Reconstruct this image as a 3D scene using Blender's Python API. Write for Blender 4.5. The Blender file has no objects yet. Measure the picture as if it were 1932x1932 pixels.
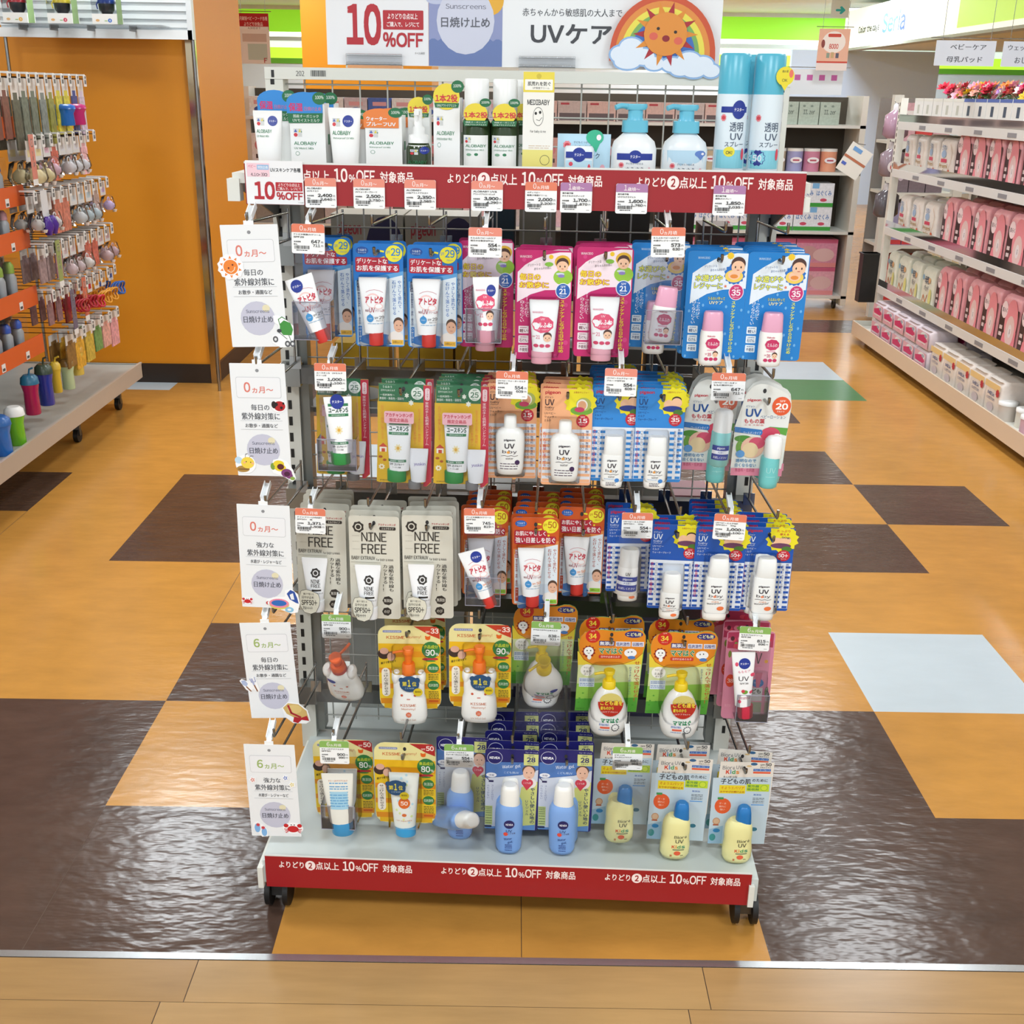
import bpy, math, random
from mathutils import Vector, Matrix, Euler

random.seed(7)
SC = bpy.context.scene
COL = SC.collection
PI = math.pi

# ---------------------------------------------------------------- camera
cam = bpy.data.cameras.new('camera')
cam_o = bpy.data.objects.new('camera', cam)
COL.objects.link(cam_o)
SC.camera = cam_o
CP = Vector((.41725, -1.62098, 1.46009))
pitch, roll, yaw = .354847, .0160857, .0016667
fw = Vector((math.sin(yaw) * math.cos(pitch), math.cos(yaw) * math.cos(pitch), -math.sin(pitch)))
rt = Vector((math.cos(yaw), -math.sin(yaw), 0))
up = rt.cross(fw)
r2 = math.cos(roll) * rt + math.sin(roll) * up
u2 = -math.sin(roll) * rt + math.cos(roll) * up
cam_o.matrix_world = Matrix(((r2.x, u2.x, -fw.x, CP.x), (r2.y, u2.y, -fw.y, CP.y), (r2.z, u2.z, -fw.z, CP.z), (0, 0, 0, 1)))
cam.sensor_width = 36
cam.sensor_height = 36
cam.lens = 2131.0 / 1932 * 36
cam.clip_start = .05
cam.clip_end = 100

# ---------------------------------------------------------------- view, world, lights
SC.view_settings.view_transform = 'Standard'
SC.view_settings.look = 'None'
SC.view_settings.exposure = 0.0
SC.view_settings.gamma = 1
SC.view_settings.use_curve_mapping = False
SC.cycles.max_bounces = 8
SC.cycles.transparent_max_bounces = 24
SC.cycles.caustics_reflective = False
SC.cycles.caustics_refractive = False
world = bpy.data.worlds.new('world')
SC.world = world
world.use_nodes = True
bg = world.node_tree.nodes['Background']
bg.inputs[0].default_value = (.93, .97, 1, 1)
bg.inputs[1].default_value = 1.1

CEIL = 2.72
LAMPS = [(-1.6, -1.9), (.45, -1.9), (2.3, -1.9), (-1.6, .6), (2.2, .9),
         (2.25, 3.05), (-1.4, 3.8), (.45, 2.9), (2.3, 5.1), (.45, 6.9), (2.3, 8.2), (-1.6, 8.2), (4.2, 3.0), (4.2, 6.6), (-3.6, 2.6), (-3.6, 6)]
def area(name, loc, sx, sy, power, rot=(0, 0, 0), col=(.9, .96, 1)):
    l = bpy.data.lights.new(name, 'AREA')
    l.shape = 'RECTANGLE'
    l.size = sx
    l.size_y = sy
    l.energy = power
    l.color = col
    o = bpy.data.objects.new(name, l)
    COL.objects.link(o)
    o.location = loc
    o.rotation_euler = rot
    return o
for i, (x, y) in enumerate(LAMPS):
    area('ceiling_lamp_or_fill_light', (x, y, CEIL - .03), .5, .5, 20 if (x, y) == (2.2, .9) else 24 if (x, y) == (2.25, 3.05) else 30 if y > 1.5 else 38)

FAR_FILL = [(-1.6, 12), (2.3, 11.6), (4.6, 13.5), (5.5, 16.8), (3.0, 16.4), (-2.2, 16), (6.6, 11), (.6, 13.8)]  # fill lights added to brighten the dark far end of the shop
for x, y in FAR_FILL:
    area('ceiling_lamp_or_fill_light', (x, y, CEIL - .03), .5, .5, 62, col=(.85, .93, 1))

# ---------------------------------------------------------------- materials
MATS = {}
def lin(h):
    h = h.lstrip('#')
    r = []
    for i in (0, 2, 4):
        c = int(h[i:i + 2], 16) / 255
        r.append(c / 12.92 if c <= .04045 else ((c + .055) / 1.055) ** 2.4)
    return (*r, 1)
def mat(h, rough=.45, metal=0, name=None, noise=0, emit=0, scale=40, alpha=1):
    k = (h, rough, metal, noise, emit, scale, alpha)
    if k in MATS:
        return MATS[k]
    m = bpy.data.materials.new(name or 'surface_' + h.lstrip('#'))
    m.use_nodes = True
    nt = m.node_tree
    b = nt.nodes['Principled BSDF']
    c = lin(h)
    b.inputs['Base Color'].default_value = c
    b.inputs['Roughness'].default_value = rough
    b.inputs['Metallic'].default_value = metal
    if alpha < 1:
        b.inputs['Alpha'].default_value = alpha
    if noise:
        tc = nt.nodes.new('ShaderNodeTexCoord')
        n = nt.nodes.new('ShaderNodeTexNoise')
        n.inputs['Scale'].default_value = scale
        n.inputs['Detail'].default_value = 3
        r = nt.nodes.new('ShaderNodeMapRange')
        r.inputs[1].default_value = .3
        r.inputs[2].default_value = .7
        r.inputs[3].default_value = 1 - noise
        r.inputs[4].default_value = 1 + noise
        x = nt.nodes.new('ShaderNodeVectorMath')
        x.operation = 'SCALE'
        x.inputs[0].default_value = c[:3]
        nt.links.new(tc.outputs['Object'], n.inputs['Vector'])
        nt.links.new(n.outputs['Fac'], r.inputs[0])
        nt.links.new(r.outputs[0], x.inputs['Scale'])
        nt.links.new(x.outputs[0], b.inputs['Base Color'])
    if emit:
        b.inputs['Emission Color'].default_value = c
        b.inputs['Emission Strength'].default_value = emit
    MATS[k] = m
    return m
def clear_mat(name, tint=(1, 1, 1), haze=.0, fres=1.25, rough=.06):
    m = bpy.data.materials.new(name)
    m.use_nodes = True
    nt = m.node_tree
    nt.nodes.remove(nt.nodes['Principled BSDF'])
    out = nt.nodes['Material Output']
    t = nt.nodes.new('ShaderNodeBsdfTransparent')
    t.inputs[0].default_value = (*tint, 1)
    g = nt.nodes.new('ShaderNodeBsdfGlossy')
    g.inputs['Roughness'].default_value = rough
    lw = nt.nodes.new('ShaderNodeFresnel')
    lw.inputs[0].default_value = fres
    mx = nt.nodes.new('ShaderNodeMixShader')
    nt.links.new(lw.outputs[0], mx.inputs[0])
    nt.links.new(t.outputs[0], mx.inputs[1])
    nt.links.new(g.outputs[0], mx.inputs[2])
    last = mx
    if haze:
        d = nt.nodes.new('ShaderNodeBsdfDiffuse')
        d.inputs[0].default_value = (.85, .87, .9, 1)
        m2 = nt.nodes.new('ShaderNodeMixShader')
        m2.inputs[0].default_value = haze
        nt.links.new(mx.outputs[0], m2.inputs[1])
        nt.links.new(d.outputs[0], m2.inputs[2])
        last = m2
    nt.links.new(last.outputs[0], out.inputs[0])
    return m
CLEAR = clear_mat('clear_plastic', (.998, .999, 1), .0, 1.14)
ACRYL = clear_mat('clear_acrylic', (.93, .925, .95), .025, 1.35)
BAG = clear_mat('clear_film', (.99, .992, .995), .012, 1.25, .12)
FILM = clear_mat('acrylic_sheet', (.9, .92, .93), .08, 1.4, .03)
CHROME = mat('#9a9a98', .22, 1, 'chrome_wire')
STEEL = mat('#6a6c6c', .32, .9, 'brushed_steel')
WIRE = mat('#b9bbb6', .4, .3, 'grey_wire')
IVORY = mat('#d9dad2', .42, 0, 'ivory_enamel')
WHITE = mat('#eef0f0', .4)
BLACK = mat('#111111', .5)

# ---------------------------------------------------------------- text outlines
TXT = {}
CH = {}
def raw_glyph(ch):
    if ch in CH:
        return CH[ch]
    c = bpy.data.curves.new('t', 'FONT')
    wide = '!' <= ch <= '~'
    c.body = chr(ord(ch) + 0xFEE0) if wide else ch
    c.size = 1
    c.resolution_u = 3 if wide else 2
    o = bpy.data.objects.new('t', c)
    COL.objects.link(o)
    bpy.context.view_layer.update()
    m = o.to_mesh()
    v = [(p.co.x, p.co.y) for p in m.vertices]
    f = [tuple(p.vertices) for p in m.polygons]
    o.to_mesh_clear()
    bpy.data.objects.remove(o)
    bpy.data.curves.remove(c)
    adv = 1.0
    if v and wide:
        x0, x1 = min(p[0] for p in v), max(p[0] for p in v)
        v = [(x - x0 + .045, y) for x, y in v]
        adv = x1 - x0 + .09
    elif ch == ' ':
        adv = .3
    CH[ch] = (v, f, adv)
    return CH[ch]
def glyphs(s, bold=0, res=2):
    """outline of a line of writing; third value is a hair of depth that keeps doubled strokes apart"""
    k = (s, bold)
    if k in TXT:
        return TXT[k]
    v0, f0, x = [], [], 0
    for ch in s:
        gv, gf, adv = raw_glyph(ch)
        b = len(v0)
        v0 += [(p[0] + x, p[1]) for p in gv]
        f0 += [tuple(b + j for j in q) for q in gf]
        x += adv
    if not bold:
        TXT[k] = ([(p[0], p[1], 0) for p in v0], f0)
        return TXT[k]
    r = bold * .8
    sh = [(0, 0)] if bold > .028 else []
    n = 8 if bold > .065 else 4 if bold > .028 else 2
    sh += [(r * math.cos(2 * PI * i / n + (PI / 4 if n == 4 else 0)), r * math.sin(2 * PI * i / n + (PI / 4 if n == 4 else 0))) for i in range(n)]
    v, f = [], []
    for i, (dx, dy) in enumerate(sh):
        b = len(v)
        v += [(p[0] + dx, p[1] + dy, i) for p in v0]
        f += [tuple(b + j for j in q) for q in f0]
    TXT[k] = (v, f)
    return TXT[k]

# ---------------------------------------------------------------- mesh builder
class MB:
    def __init__(s):
        s.v = []
        s.f = []
        s.m = []
        s.sm = []
        s.mats = []
        s.k = 0
    def mi(s, m):
        if m not in s.mats:
            s.mats.append(m)
        return s.mats.index(m)
    def add(s, vs, fs, m, smooth=False):
        b = len(s.v)
        s.v += [tuple(v) for v in vs]
        i = s.mi(m)
        for f in fs:
            s.f.append(tuple(b + q for q in f))
            s.m.append(i)
            s.sm.append(smooth)
        return s
    def box(s, x0, y0, z0, x1, y1, z1, m, M=None):
        vs = [Vector(p) for p in ((x0, y0, z0), (x1, y0, z0), (x1, y1, z0), (x0, y1, z0), (x0, y0, z1), (x1, y0, z1), (x1, y1, z1), (x0, y1, z1))]
        if M:
            vs = [M @ v for v in vs]
        return s.add(vs, ((0, 3, 2, 1), (4, 5, 6, 7), (0, 1, 5, 4), (1, 2, 6, 5), (2, 3, 7, 6), (3, 0, 4, 7)), m)
    def prism(s, pts, y0, y1, m, side=None):          # outline in x,z pushed along y
        n = len(pts)
        s.add([(x, y0, z) for x, z in pts], (tuple(range(n - 1, -1, -1)) if area2(pts) < 0 else tuple(range(n)),), m)
        s.add([(x, y1, z) for x, z in pts], (tuple(range(n)) if area2(pts) < 0 else tuple(range(n - 1, -1, -1)),), m)
        vs = [(x, y0, z) for x, z in pts] + [(x, y1, z) for x, z in pts]
        s.add(vs, [(i, i + n, (i + 1) % n + n, (i + 1) % n) for i in range(n)], side or m)
        return s
    def tube(s, pts, r, m, n=6, caps=True):
        pts = [Vector(p) for p in pts]
        rings = []
        ref = None
        for i, p in enumerate(pts):
            d = ((pts[i] - pts[i - 1]).normalized() if i else Vector()) + ((pts[i + 1] - pts[i]).normalized() if i < len(pts) - 1 else Vector())
            d = d.normalized()
            if ref is None:
                ref = Vector((0, 0, 1)) if abs(d.z) < .9 else Vector((1, 0, 0))
            a = d.cross(ref).normalized()
            b = a.cross(d).normalized()
            ref = b
            rings.append([p + a * math.cos(t * 2 * PI / n) * r + b * math.sin(t * 2 * PI / n) * r for t in range(n)])
        vs = [v for q in rings for v in q]
        fs = [(i * n + j, i * n + (j + 1) % n, (i + 1) * n + (j + 1) % n, (i + 1) * n + j) for i in range(len(rings) - 1) for j in range(n)]
        s.add(vs, fs, m, True)
        if caps:
            e = (len(rings) - 1) * n
            s.add(vs[:n], [tuple(range(n - 1, -1, -1))], m)
            s.add(vs[e:], [tuple(range(n))], m)
        return s
    def body(s, secs, m, n=28, ex=2.0, cx=0, cy=0, caps=True):   # secs: (z, half width, half depth[, exponent])
        vs = []
        for q in secs:
            z, a, b = q[:3]
            e = 2 / (q[3] if len(q) > 3 else ex)
            for j in range(n):
                t = 2 * PI * j / n
                c, d = math.cos(t), math.sin(t)
                vs.append((cx + a * math.copysign(abs(c) ** e, c), cy + b * math.copysign(abs(d) ** e, d), z))
        L = len(secs)
        up_ = secs[-1][0] > secs[0][0]
        fs = []
        for i in range(L - 1):
            for j in range(n):
                q = (i * n + j, i * n + (j + 1) % n, (i + 1) * n + (j + 1) % n, (i + 1) * n + j)
                fs.append(q if up_ else q[::-1])
        s.add(vs, fs, m, True)
        if caps:
            s.add(vs[:n], [tuple(range(n))[::-1] if up_ else tuple(range(n))], m)
            s.add(vs[-n:], [tuple(range(n)) if up_ else tuple(range(n))[::-1]], m)
        return s
    def art(s, B, R, y, items, surf=None, step=None, rough=.42):
        """flat printing: B = box of the source units, R = (x0, ztop, x1, zbottom) on the part, y = front plane, surf(x,z) -> y"""
        bx0, by0, bx1, by1 = B
        rx0, rz0, rx1, rz1 = R
        X = lambda a: rx0 + (a - bx0) / (bx1 - bx0) * (rx1 - rx0)
        Z = lambda b: rz0 + (b - by0) / (by1 - by0) * (rz1 - rz0)
        S = surf or (lambda x, z: y)
        off0 = .0006 if surf else .0003
        step = .00012
        placed = []
        for k, it in enumerate(items):
            bb = bbox_of(it)
            k = 1 + max([p[1] for p in placed if p[0][0] < bb[2] and p[0][2] > bb[0] and p[0][1] < bb[3] and p[0][3] > bb[1]], default=-1)
            placed.append((bb, k))
            ty, c = it[0], it[1]
            m = mat(c, rough)
            off = off0 + k * step
            def put(pts, fs, flip=False):
                vs = [(q[0], S(q[0], q[1]) - off - (q[2] * 1.2e-5 if len(q) > 2 else 0), q[1]) for q in pts]
                s.add(vs, [f[::-1] for f in fs] if flip else fs, m)
            if ty == 'r':
                x0, y0, x1, y1 = it[2:6]
                n = 10 if surf else 1
                if len(it) > 6 and not surf:
                    q = rrect(x0, y0, x1, y1, it[6])
                    put([(X(a), Z(b)) for a, b in q], [tuple(range(len(q)))[::-1]])
                else:
                    p = []
                    for i in range(n + 1):
                        xx = X(x0 + (x1 - x0) * i / n)
                        p += [(xx, Z(y1)), (xx, Z(y0))]
                    put(p, [(2 * i, 2 * i + 2, 2 * i + 3, 2 * i + 1) for i in range(n)])
            elif ty == 'e':
                cx, cy, ax, ay = it[2:6]
                n = 20
                q = [(X(cx + ax * math.cos(2 * PI * i / n)), Z(cy + ay * math.sin(2 * PI * i / n))) for i in range(n)]
                if surf:
                    q2 = [(X(cx), Z(cy))] + [(X(cx) * .5 + a * .5, Z(cy) * .5 + b * .5) for a, b in q] + q
                    fs = [(0, 1 + (i + 1) % n, 1 + i) for i in range(n)] + [(1 + i, 1 + (i + 1) % n, 1 + n + (i + 1) % n, 1 + n + i) for i in range(n)]
                    put(q2, fs)
                else:
                    put(q, [tuple(range(n))[::-1]])
            elif ty == 's':
                cx, cy, ax, ay, n = it[2:7]
                k2 = it[7] if len(it) > 7 else .75
                q = [(X(cx + ax * (1 if i % 2 else k2) * math.cos(PI * i / n)), Z(cy + ay * (1 if i % 2 else k2) * math.sin(PI * i / n))) for i in range(2 * n)]
                fs = [(0, 1 + (i + 1) % (2 * n), 1 + i) for i in range(2 * n)]
                put([(X(cx), Z(cy))] + q, fs)
            elif ty == 'p':
                c_ = it[2]
                q = [(X(c_[i]), Z(c_[i + 1])) for i in range(0, len(c_), 2)]
                n = len(q)
                a = area2(q)
                put(q, [tuple(range(n)) if a > 0 else tuple(range(n))[::-1]])
            elif ty == 'l':                               # polyline: colour, width, points
                w, c_ = it[2], it[3]
                sc = abs((rx1 - rx0) / (bx1 - bx0)) * w / 2
                P = [Vector((X(c_[i]), Z(c_[i + 1]))) for i in range(0, len(c_), 2)]
                for i in range(len(P) - 1):
                    d = (P[i + 1] - P[i])
                    if d.length < 1e-6:
                        continue
                    d.normalize()
                    nn = Vector((-d.y, d.x)) * sc
                    e = d * sc * .5
                    a, b = P[i] - e, P[i + 1] + e
                    put([tuple(a - nn), tuple(b - nn), tuple(b + nn), tuple(a + nn)], [(0, 1, 2, 3)])
            elif ty == 't':
                t, x0, y0, x1, y1 = it[2:7]
                bold = it[7] if len(it) > 7 else .02
                gv, gf = glyphs(t, bold)
                if not gv:
                    continue
                ax0, ax1 = min(p[0] for p in gv), max(p[0] for p in gv)
                ay0, ay1 = min(p[1] for p in gv), max(p[1] for p in gv)
                q = [(X(x0 + (p[0] - ax0) / (ax1 - ax0 + 1e-9) * (x1 - x0)), Z(y1 + (p[1] - ay0) / (ay1 - ay0 + 1e-9) * (y0 - y1)), p[2]) for p in gv]
                sh = it[8] if len(it) > 8 else 0
                if sh:
                    q = [(a, b + (a - X(x0)) * sh, c_) for a, b, c_ in q]
                put(q, gf)
            elif ty == 'v':                               # vertical writing
                t, x0, y0, x1, y1 = it[2:7]
                bold = it[7] if len(it) > 7 else .02
                h = (y1 - y0) / len(t)
                for i, ch in enumerate(t):
                    rot = ch in 'ー〜～'
                    gv, gf = glyphs(ch, bold)
                    q = []
                    for px, py, pl in gv:
                        px, py = px - .5, py - .38
                        if rot:
                            px, py = py, -px
                        q.append((X((x0 + x1) / 2 + px * (x1 - x0)), Z(y0 + h * (i + .5) - py * h), pl))
                    put(q, gf)
            elif ty == 'b':                               # barcode
                x0, y0, x1, y1 = it[2:6]
                r = random.Random(it[6] if len(it) > 6 else 1)
                x = x0
                w = (x1 - x0) / 46
                while x < x1 - 2 * w:
                    ww = w * r.choice((.7, 1, 1.6, 2.2))
                    put([(X(x), Z(y1)), (X(x + ww), Z(y1)), (X(x + ww), Z(y0)), (X(x), Z(y0))], [(0, 1, 2, 3)])
                    x += ww + w * r.choice((.6, 1, 1.5))
        return s
    def mesh(s, name):
        me = bpy.data.meshes.new(name)
        me.from_pydata(s.v, [], s.f)
        for m in s.mats:
            me.materials.append(m)
        me.polygons.foreach_set('material_index', s.m)
        me.polygons.foreach_set('use_smooth', s.sm)
        me.update()
        return me
    def build(s, name, parent=None, **props):
        o = bpy.data.objects.new(name, s.mesh(name))
        COL.objects.link(o)
        if parent:
            o.parent = parent
        for k, v in props.items():
            o[k] = v
        return o
def bbox_of(it):
    ty = it[0]
    if ty in 'rb':
        return (min(it[2], it[4]), min(it[3], it[5]), max(it[2], it[4]), max(it[3], it[5]))
    if ty in 'es':
        return (it[2] - it[4], it[3] - it[5], it[2] + it[4], it[3] + it[5])
    if ty in 'tv':
        q = (it[5] - it[3]) * .1 * (1 if ty == 't' else 0)
        return (it[3], it[4] - q, it[5], it[6] + q)
    c = it[3] if ty == 'l' else it[2]
    w = it[2] if ty == 'l' else 0
    return (min(c[0::2]) - w, min(c[1::2]) - w, max(c[0::2]) + w, max(c[1::2]) + w)
def area2(p):
    return sum(p[i][0] * p[(i + 1) % len(p)][1] - p[(i + 1) % len(p)][0] * p[i][1] for i in range(len(p)))
def rrect(x0, y0, x1, y1, r, n=4):
    r = min(r, abs(x1 - x0) / 2, abs(y1 - y0) / 2)
    if x1 < x0: x0, x1 = x1, x0
    if y1 < y0: y0, y1 = y1, y0
    q = []
    for cx, cy, a in ((x1 - r, y1 - r, 0), (x0 + r, y1 - r, 90), (x0 + r, y0 + r, 180), (x1 - r, y0 + r, 270)):
        for i in range(n + 1):
            t = math.radians(a + 90 * i / n)
            q.append((cx + r * math.cos(t), cy + r * math.sin(t)))
    return q
def empty(name, **props):
    o = bpy.data.objects.new(name, None)
    o.empty_display_size = .02
    COL.objects.link(o)
    for k, v in props.items():
        o[k] = v
    return o
def copy_tree(o, parent=None):
    c = o.copy()
    COL.objects.link(c)
    c.parent = parent
    for ch in [q for q in KIDS.get(o.name, [])]:
        d = copy_tree(ch, c)
        KIDS.setdefault(c.name, []).append(d)
    return c
KIDS = {}
def index_kids():
    for o in bpy.data.objects:
        if o.parent:
            l = KIDS.setdefault(o.parent.name, [])
            if o not in l:
                l.append(o)
def kid(o):
    KIDS.setdefault(o.parent.name, []).append(o)
    return o
# the middle rack stands turned by two degrees: u along it, v out of it towards the front, z up
GA = -.037
GO = Vector((-.0165, .5506, 0))
def G(u, v, z):
    return GO + Vector((math.cos(GA) * u + math.sin(GA) * v, math.sin(GA) * u - math.cos(GA) * v, z))
def place(o, u, v, z, rz=0, rx=0, ry=0):
    o.location = G(u, v, z)
    o.rotation_euler = (rx, ry, GA + rz)
    return o
def tag(o, label, cat, group=None):
    o['label'] = label
    o['category'] = cat
    if group:
        o['group'] = group
    elif 'group' in o.keys():
        del o['group']
    return o
def struct(o):
    o['kind'] = 'structure'
    return o
# ================================================================ the setting
def floor_mat(h, name, streak, rough, bump, var=.12, grain=18, axis='x'):
    m = bpy.data.materials.new(name)
    m.use_nodes = True
    nt = m.node_tree
    b = nt.nodes['Principled BSDF']
    c = lin(h)
    tc = nt.nodes.new('ShaderNodeTexCoord')
    mp = nt.nodes.new('ShaderNodeMapping')
    mp.inputs['Scale'].default_value = streak
    n = nt.nodes.new('ShaderNodeTexNoise')
    n.inputs['Scale'].default_value = grain
    n.inputs['Detail'].default_value = 6
    n.inputs['Roughness'].default_value = .6
    n2 = nt.nodes.new('ShaderNodeTexNoise')
    n2.inputs['Scale'].default_value = 2.2
    n2.inputs['Detail'].default_value = 3
    ad = nt.nodes.new('ShaderNodeMath')
    ad.operation = 'ADD'
    r = nt.nodes.new('ShaderNodeMapRange')
    r.inputs[1].default_value = .7
    r.inputs[2].default_value = 1.3
    r.inputs[3].default_value = 1 - var
    r.inputs[4].default_value = 1 + var
    x = nt.nodes.new('ShaderNodeVectorMath')
    x.operation = 'SCALE'
    x.inputs[0].default_value = c[:3]
    L = nt.links.new
    L(tc.outputs['Object'], mp.inputs[0])
    L(mp.outputs[0], n.inputs['Vector'])
    L(tc.outputs['Object'], n2.inputs['Vector'])
    L(n.outputs['Fac'], ad.inputs[0])
    L(n2.outputs['Fac'], ad.inputs[1])
    L(ad.outputs[0], r.inputs[0])
    L(r.outputs[0], x.inputs['Scale'])
    L(x.outputs[0], b.inputs['Base Color'])
    b.inputs['Roughness'].default_value = rough
    b.inputs['Specular IOR Level'].default_value = .3
    n3 = nt.nodes.new('ShaderNodeTexNoise')
    n3.inputs['Scale'].default_value = 38
    n3.inputs['Detail'].default_value = 2
    L(mp.outputs[0], n3.inputs['Vector'])
    bp = nt.nodes.new('ShaderNodeBump')
    bp.inputs['Strength'].default_value = bump
    bp.inputs['Distance'].default_value = .004
    L(n3.outputs['Fac'], bp.inputs['Height'])
    L(bp.outputs[0], b.inputs['Normal'])
    return m
T = .45
F_OR = floor_mat('#b8843e', 'orange_vinyl', (.45, 1, 1), .2, .2, .14)
F_BR = floor_mat('#4c3a31', 'brown_vinyl', (.45, 1, 1), .2, .5, .24)
F_WH = floor_mat('#b4c0c7', 'white_vinyl', (.45, 1, 1), .3, .08, .04)
F_GR = floor_mat('#4a7a4e', 'green_vinyl', (.45, 1, 1), .3, .08, .06)
F_SEAM = mat('#4a3626', .6)
BROWN = {(-4, 5), (-5, 5), (-2, 4), (-1, 4), (-2, 5), (-1, 5), (0, 4), (0, 5), (-1, 2), (0, 2), (-2, 8), (-1, 8), (-2, 9), (-1, 9), (2, 1), (3, 4), (2, 4), (1, 4), (4, 5), (3, 6), (2, 6), (3, 8), (2, 8), (5, 13), (6, 13), (-6, 3), (7, 2), (7, 8), (-5, 9), (6, 9)}
BROWN |= {(i, 1) for i in range(-8, -1)} | {(i, 0) for i in range(-12, 0)} | {(i, 0) for i in range(2, 14)}
WHT = {(3, 2), (-1, 6), (4, 10), (-4, 9)}
GRN = {(4, 9), (3, 9)}
fl = MB()
for j in range(0, 44):
    for i in range(-14, 20):
        k = (i, j)
        m = F_BR if k in BROWN else F_WH if k in WHT else F_GR if k in GRN else F_OR
        y0 = j * T + (.008 if j == 0 else 0)
        fl.add([(i * T, y0, 0), (i * T + T, y0, 0), (i * T + T, j * T + T, 0), (i * T, j * T + T, 0)], [(0, 1, 2, 3)], m)
# hairline joint between the two tiles in front of the rack and along the dark tiles
for x, y0, y1 in ((T, .01, T), (-T, .01, T), (-2 * T, .01, T), (-T, 3 * T, 5 * T), (-3 * T, 2 * T, 5 * T)):
    fl.box(x - .0007, y0, .0, x + .0007, y1, .0002, F_SEAM)
struct(fl.build('floor'))
pl = MB()
WOODS = [floor_mat(h, 'light_wood_plank', (.12, 1, 1), .26, .05, .16, 30) for h in ('#a07d50', '#9b784b', '#a48254')]
for j in range(26):
    off = (-.127, -.166)[j % 2] + (0, .0, .31, .52, .17)[(j // 2) % 5] - .9 * 8
    for i in range(19):
        x = off + i * .9
        y1 = -.009 - j * .1
        pl.add([(x + .0008, y1 - .0992, 0), (x + .8992, y1 - .0992, 0), (x + .8992, y1 + (0 if j == 0 else 0), 0), (x + .0008, y1, 0)], [(0, 1, 2, 3)], WOODS[(i * 7 + j * 3) % 3])
pl.box(-7.4, -2.7, -.02, 9.8, -.009, -.0006, F_SEAM)
o = struct(pl.build('floor_wood_planks'))
s = MB()
s.box(-7, -.008, -.01, 9, .008, .0012, mat('#b9bec2', .25, .9, 'metal_joint_strip'))
struct(s.build('trim_floor_joint'))

CEILM = mat('#dfe2df', .8, 0, 'ceiling_white', .02, scale=3)
c = MB()
c.box(-6.3, -2.7, CEIL, 9, 19.8, CEIL + .1, CEILM)
struct(c.build('ceiling'))
for i, (x, y) in enumerate(LAMPS + [(.45, .9)] + FAR_FILL):  # the far ones carry the added fill lights
    r = empty('ceiling_light')
    r.location = (x, y, CEIL)
    tag(r, 'square recessed panel light glowing white in the shop ceiling', 'ceiling light', 'square recessed lights in the shop ceiling')
    m = MB()
    for a in ((-.31, -.31, .31, -.29), (-.31, .29, .31, .31), (-.31, -.29, -.29, .29), (.29, -.29, .31, .29)):
        m.box(a[0], a[1], -.012, a[2], a[3], 0, IVORY)
    m.build('frame', r)
    m = MB()
    m.box(-.29, -.29, -.006, .29, .29, -.001, mat('#fbfbf5', .5, 0, 'lamp_diffuser', emit=3.2))
    m.build('diffuser', r)

WB = mat('#dfe8f2', .6, 0, 'pale_wall', .02, scale=2)
LIME = mat('#a6e02c', .5, 0, 'lime_panel')
w = MB()
Y0 = 18
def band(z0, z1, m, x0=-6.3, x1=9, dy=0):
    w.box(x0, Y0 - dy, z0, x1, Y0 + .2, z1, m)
band(0, 1.86, WB)
band(1.86, 1.94, mat('#68b22c', .5), dy=.02)
band(1.94, 2.1, mat('#b4e83a', .5, emit=.9), dy=.02)  # lime, pale and green bands glow in place of cove light on them
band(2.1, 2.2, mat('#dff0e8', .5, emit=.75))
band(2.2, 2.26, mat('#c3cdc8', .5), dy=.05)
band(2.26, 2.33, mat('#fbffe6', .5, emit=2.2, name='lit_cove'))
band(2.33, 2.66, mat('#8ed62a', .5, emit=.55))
band(2.66, CEIL, CEILM)
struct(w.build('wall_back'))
w = MB()
w.box(-6.4, -2.7, 0, -6.3, 18, CEIL, WB)
struct(w.build('wall_left'))
w = MB()
w.box(8.9, -2.7, 0, 9, 18, CEIL, WB)
struct(w.build('wall_right'))
# the tenant's fascia over the right-hand aisle, its lighting put in as emission, with the white partition behind it
w = MB()
w.box(5, 8.3, 2.115, 5.15, 15.6, 2.6, mat('#f4f8ee', .5, emit=.6, name='self_glow_fascia'))
w.box(4.99, 8.2, 2.085, 5.16, 15.65, 2.115, mat('#a9aea4', .4))
w.box(4.995, 8.3, 2.17, 5.0, 11.2, 2.6, mat('#c3f06a', .5, emit=.55, name='self_glow_green_fascia'))
w.box(5.15, 8.3, 2.115, 8.9, 15.6, 2.6, CEILM)
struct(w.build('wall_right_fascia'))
sg = empty('shop_name_lettering')
for nm_, it_ in (('small_black_word', ('t', '#202020', 'Color the days', 0, 22, 44, 40, .06)), ('big_blue_word', ('t', '#3a5aa8', 'Seria', 50, 4, 92, 44, .03)), ('leaf_mark', ('e', '#8d9bb0', 96, 6, 2, 5))):
    q_ = MB()
    q_.art((0, 0, 100, 50), (0, .3, 2.1, 0), 0, [it_], rough=.5)
    q_.build(nm_, sg)
sg.location = (4.975, 14.8, 2.2)
sg.rotation_euler = (0, 0, -PI / 2)
tag(sg, 'blue and black shop name lettering on the lit white fascia', 'lettering')
w = MB()
w.box(4.3, 15.6, 0, 6.4, 15.7, 2.1, mat('#cfe4ff', .6))
struct(w.build('wall_partition'))

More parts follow.
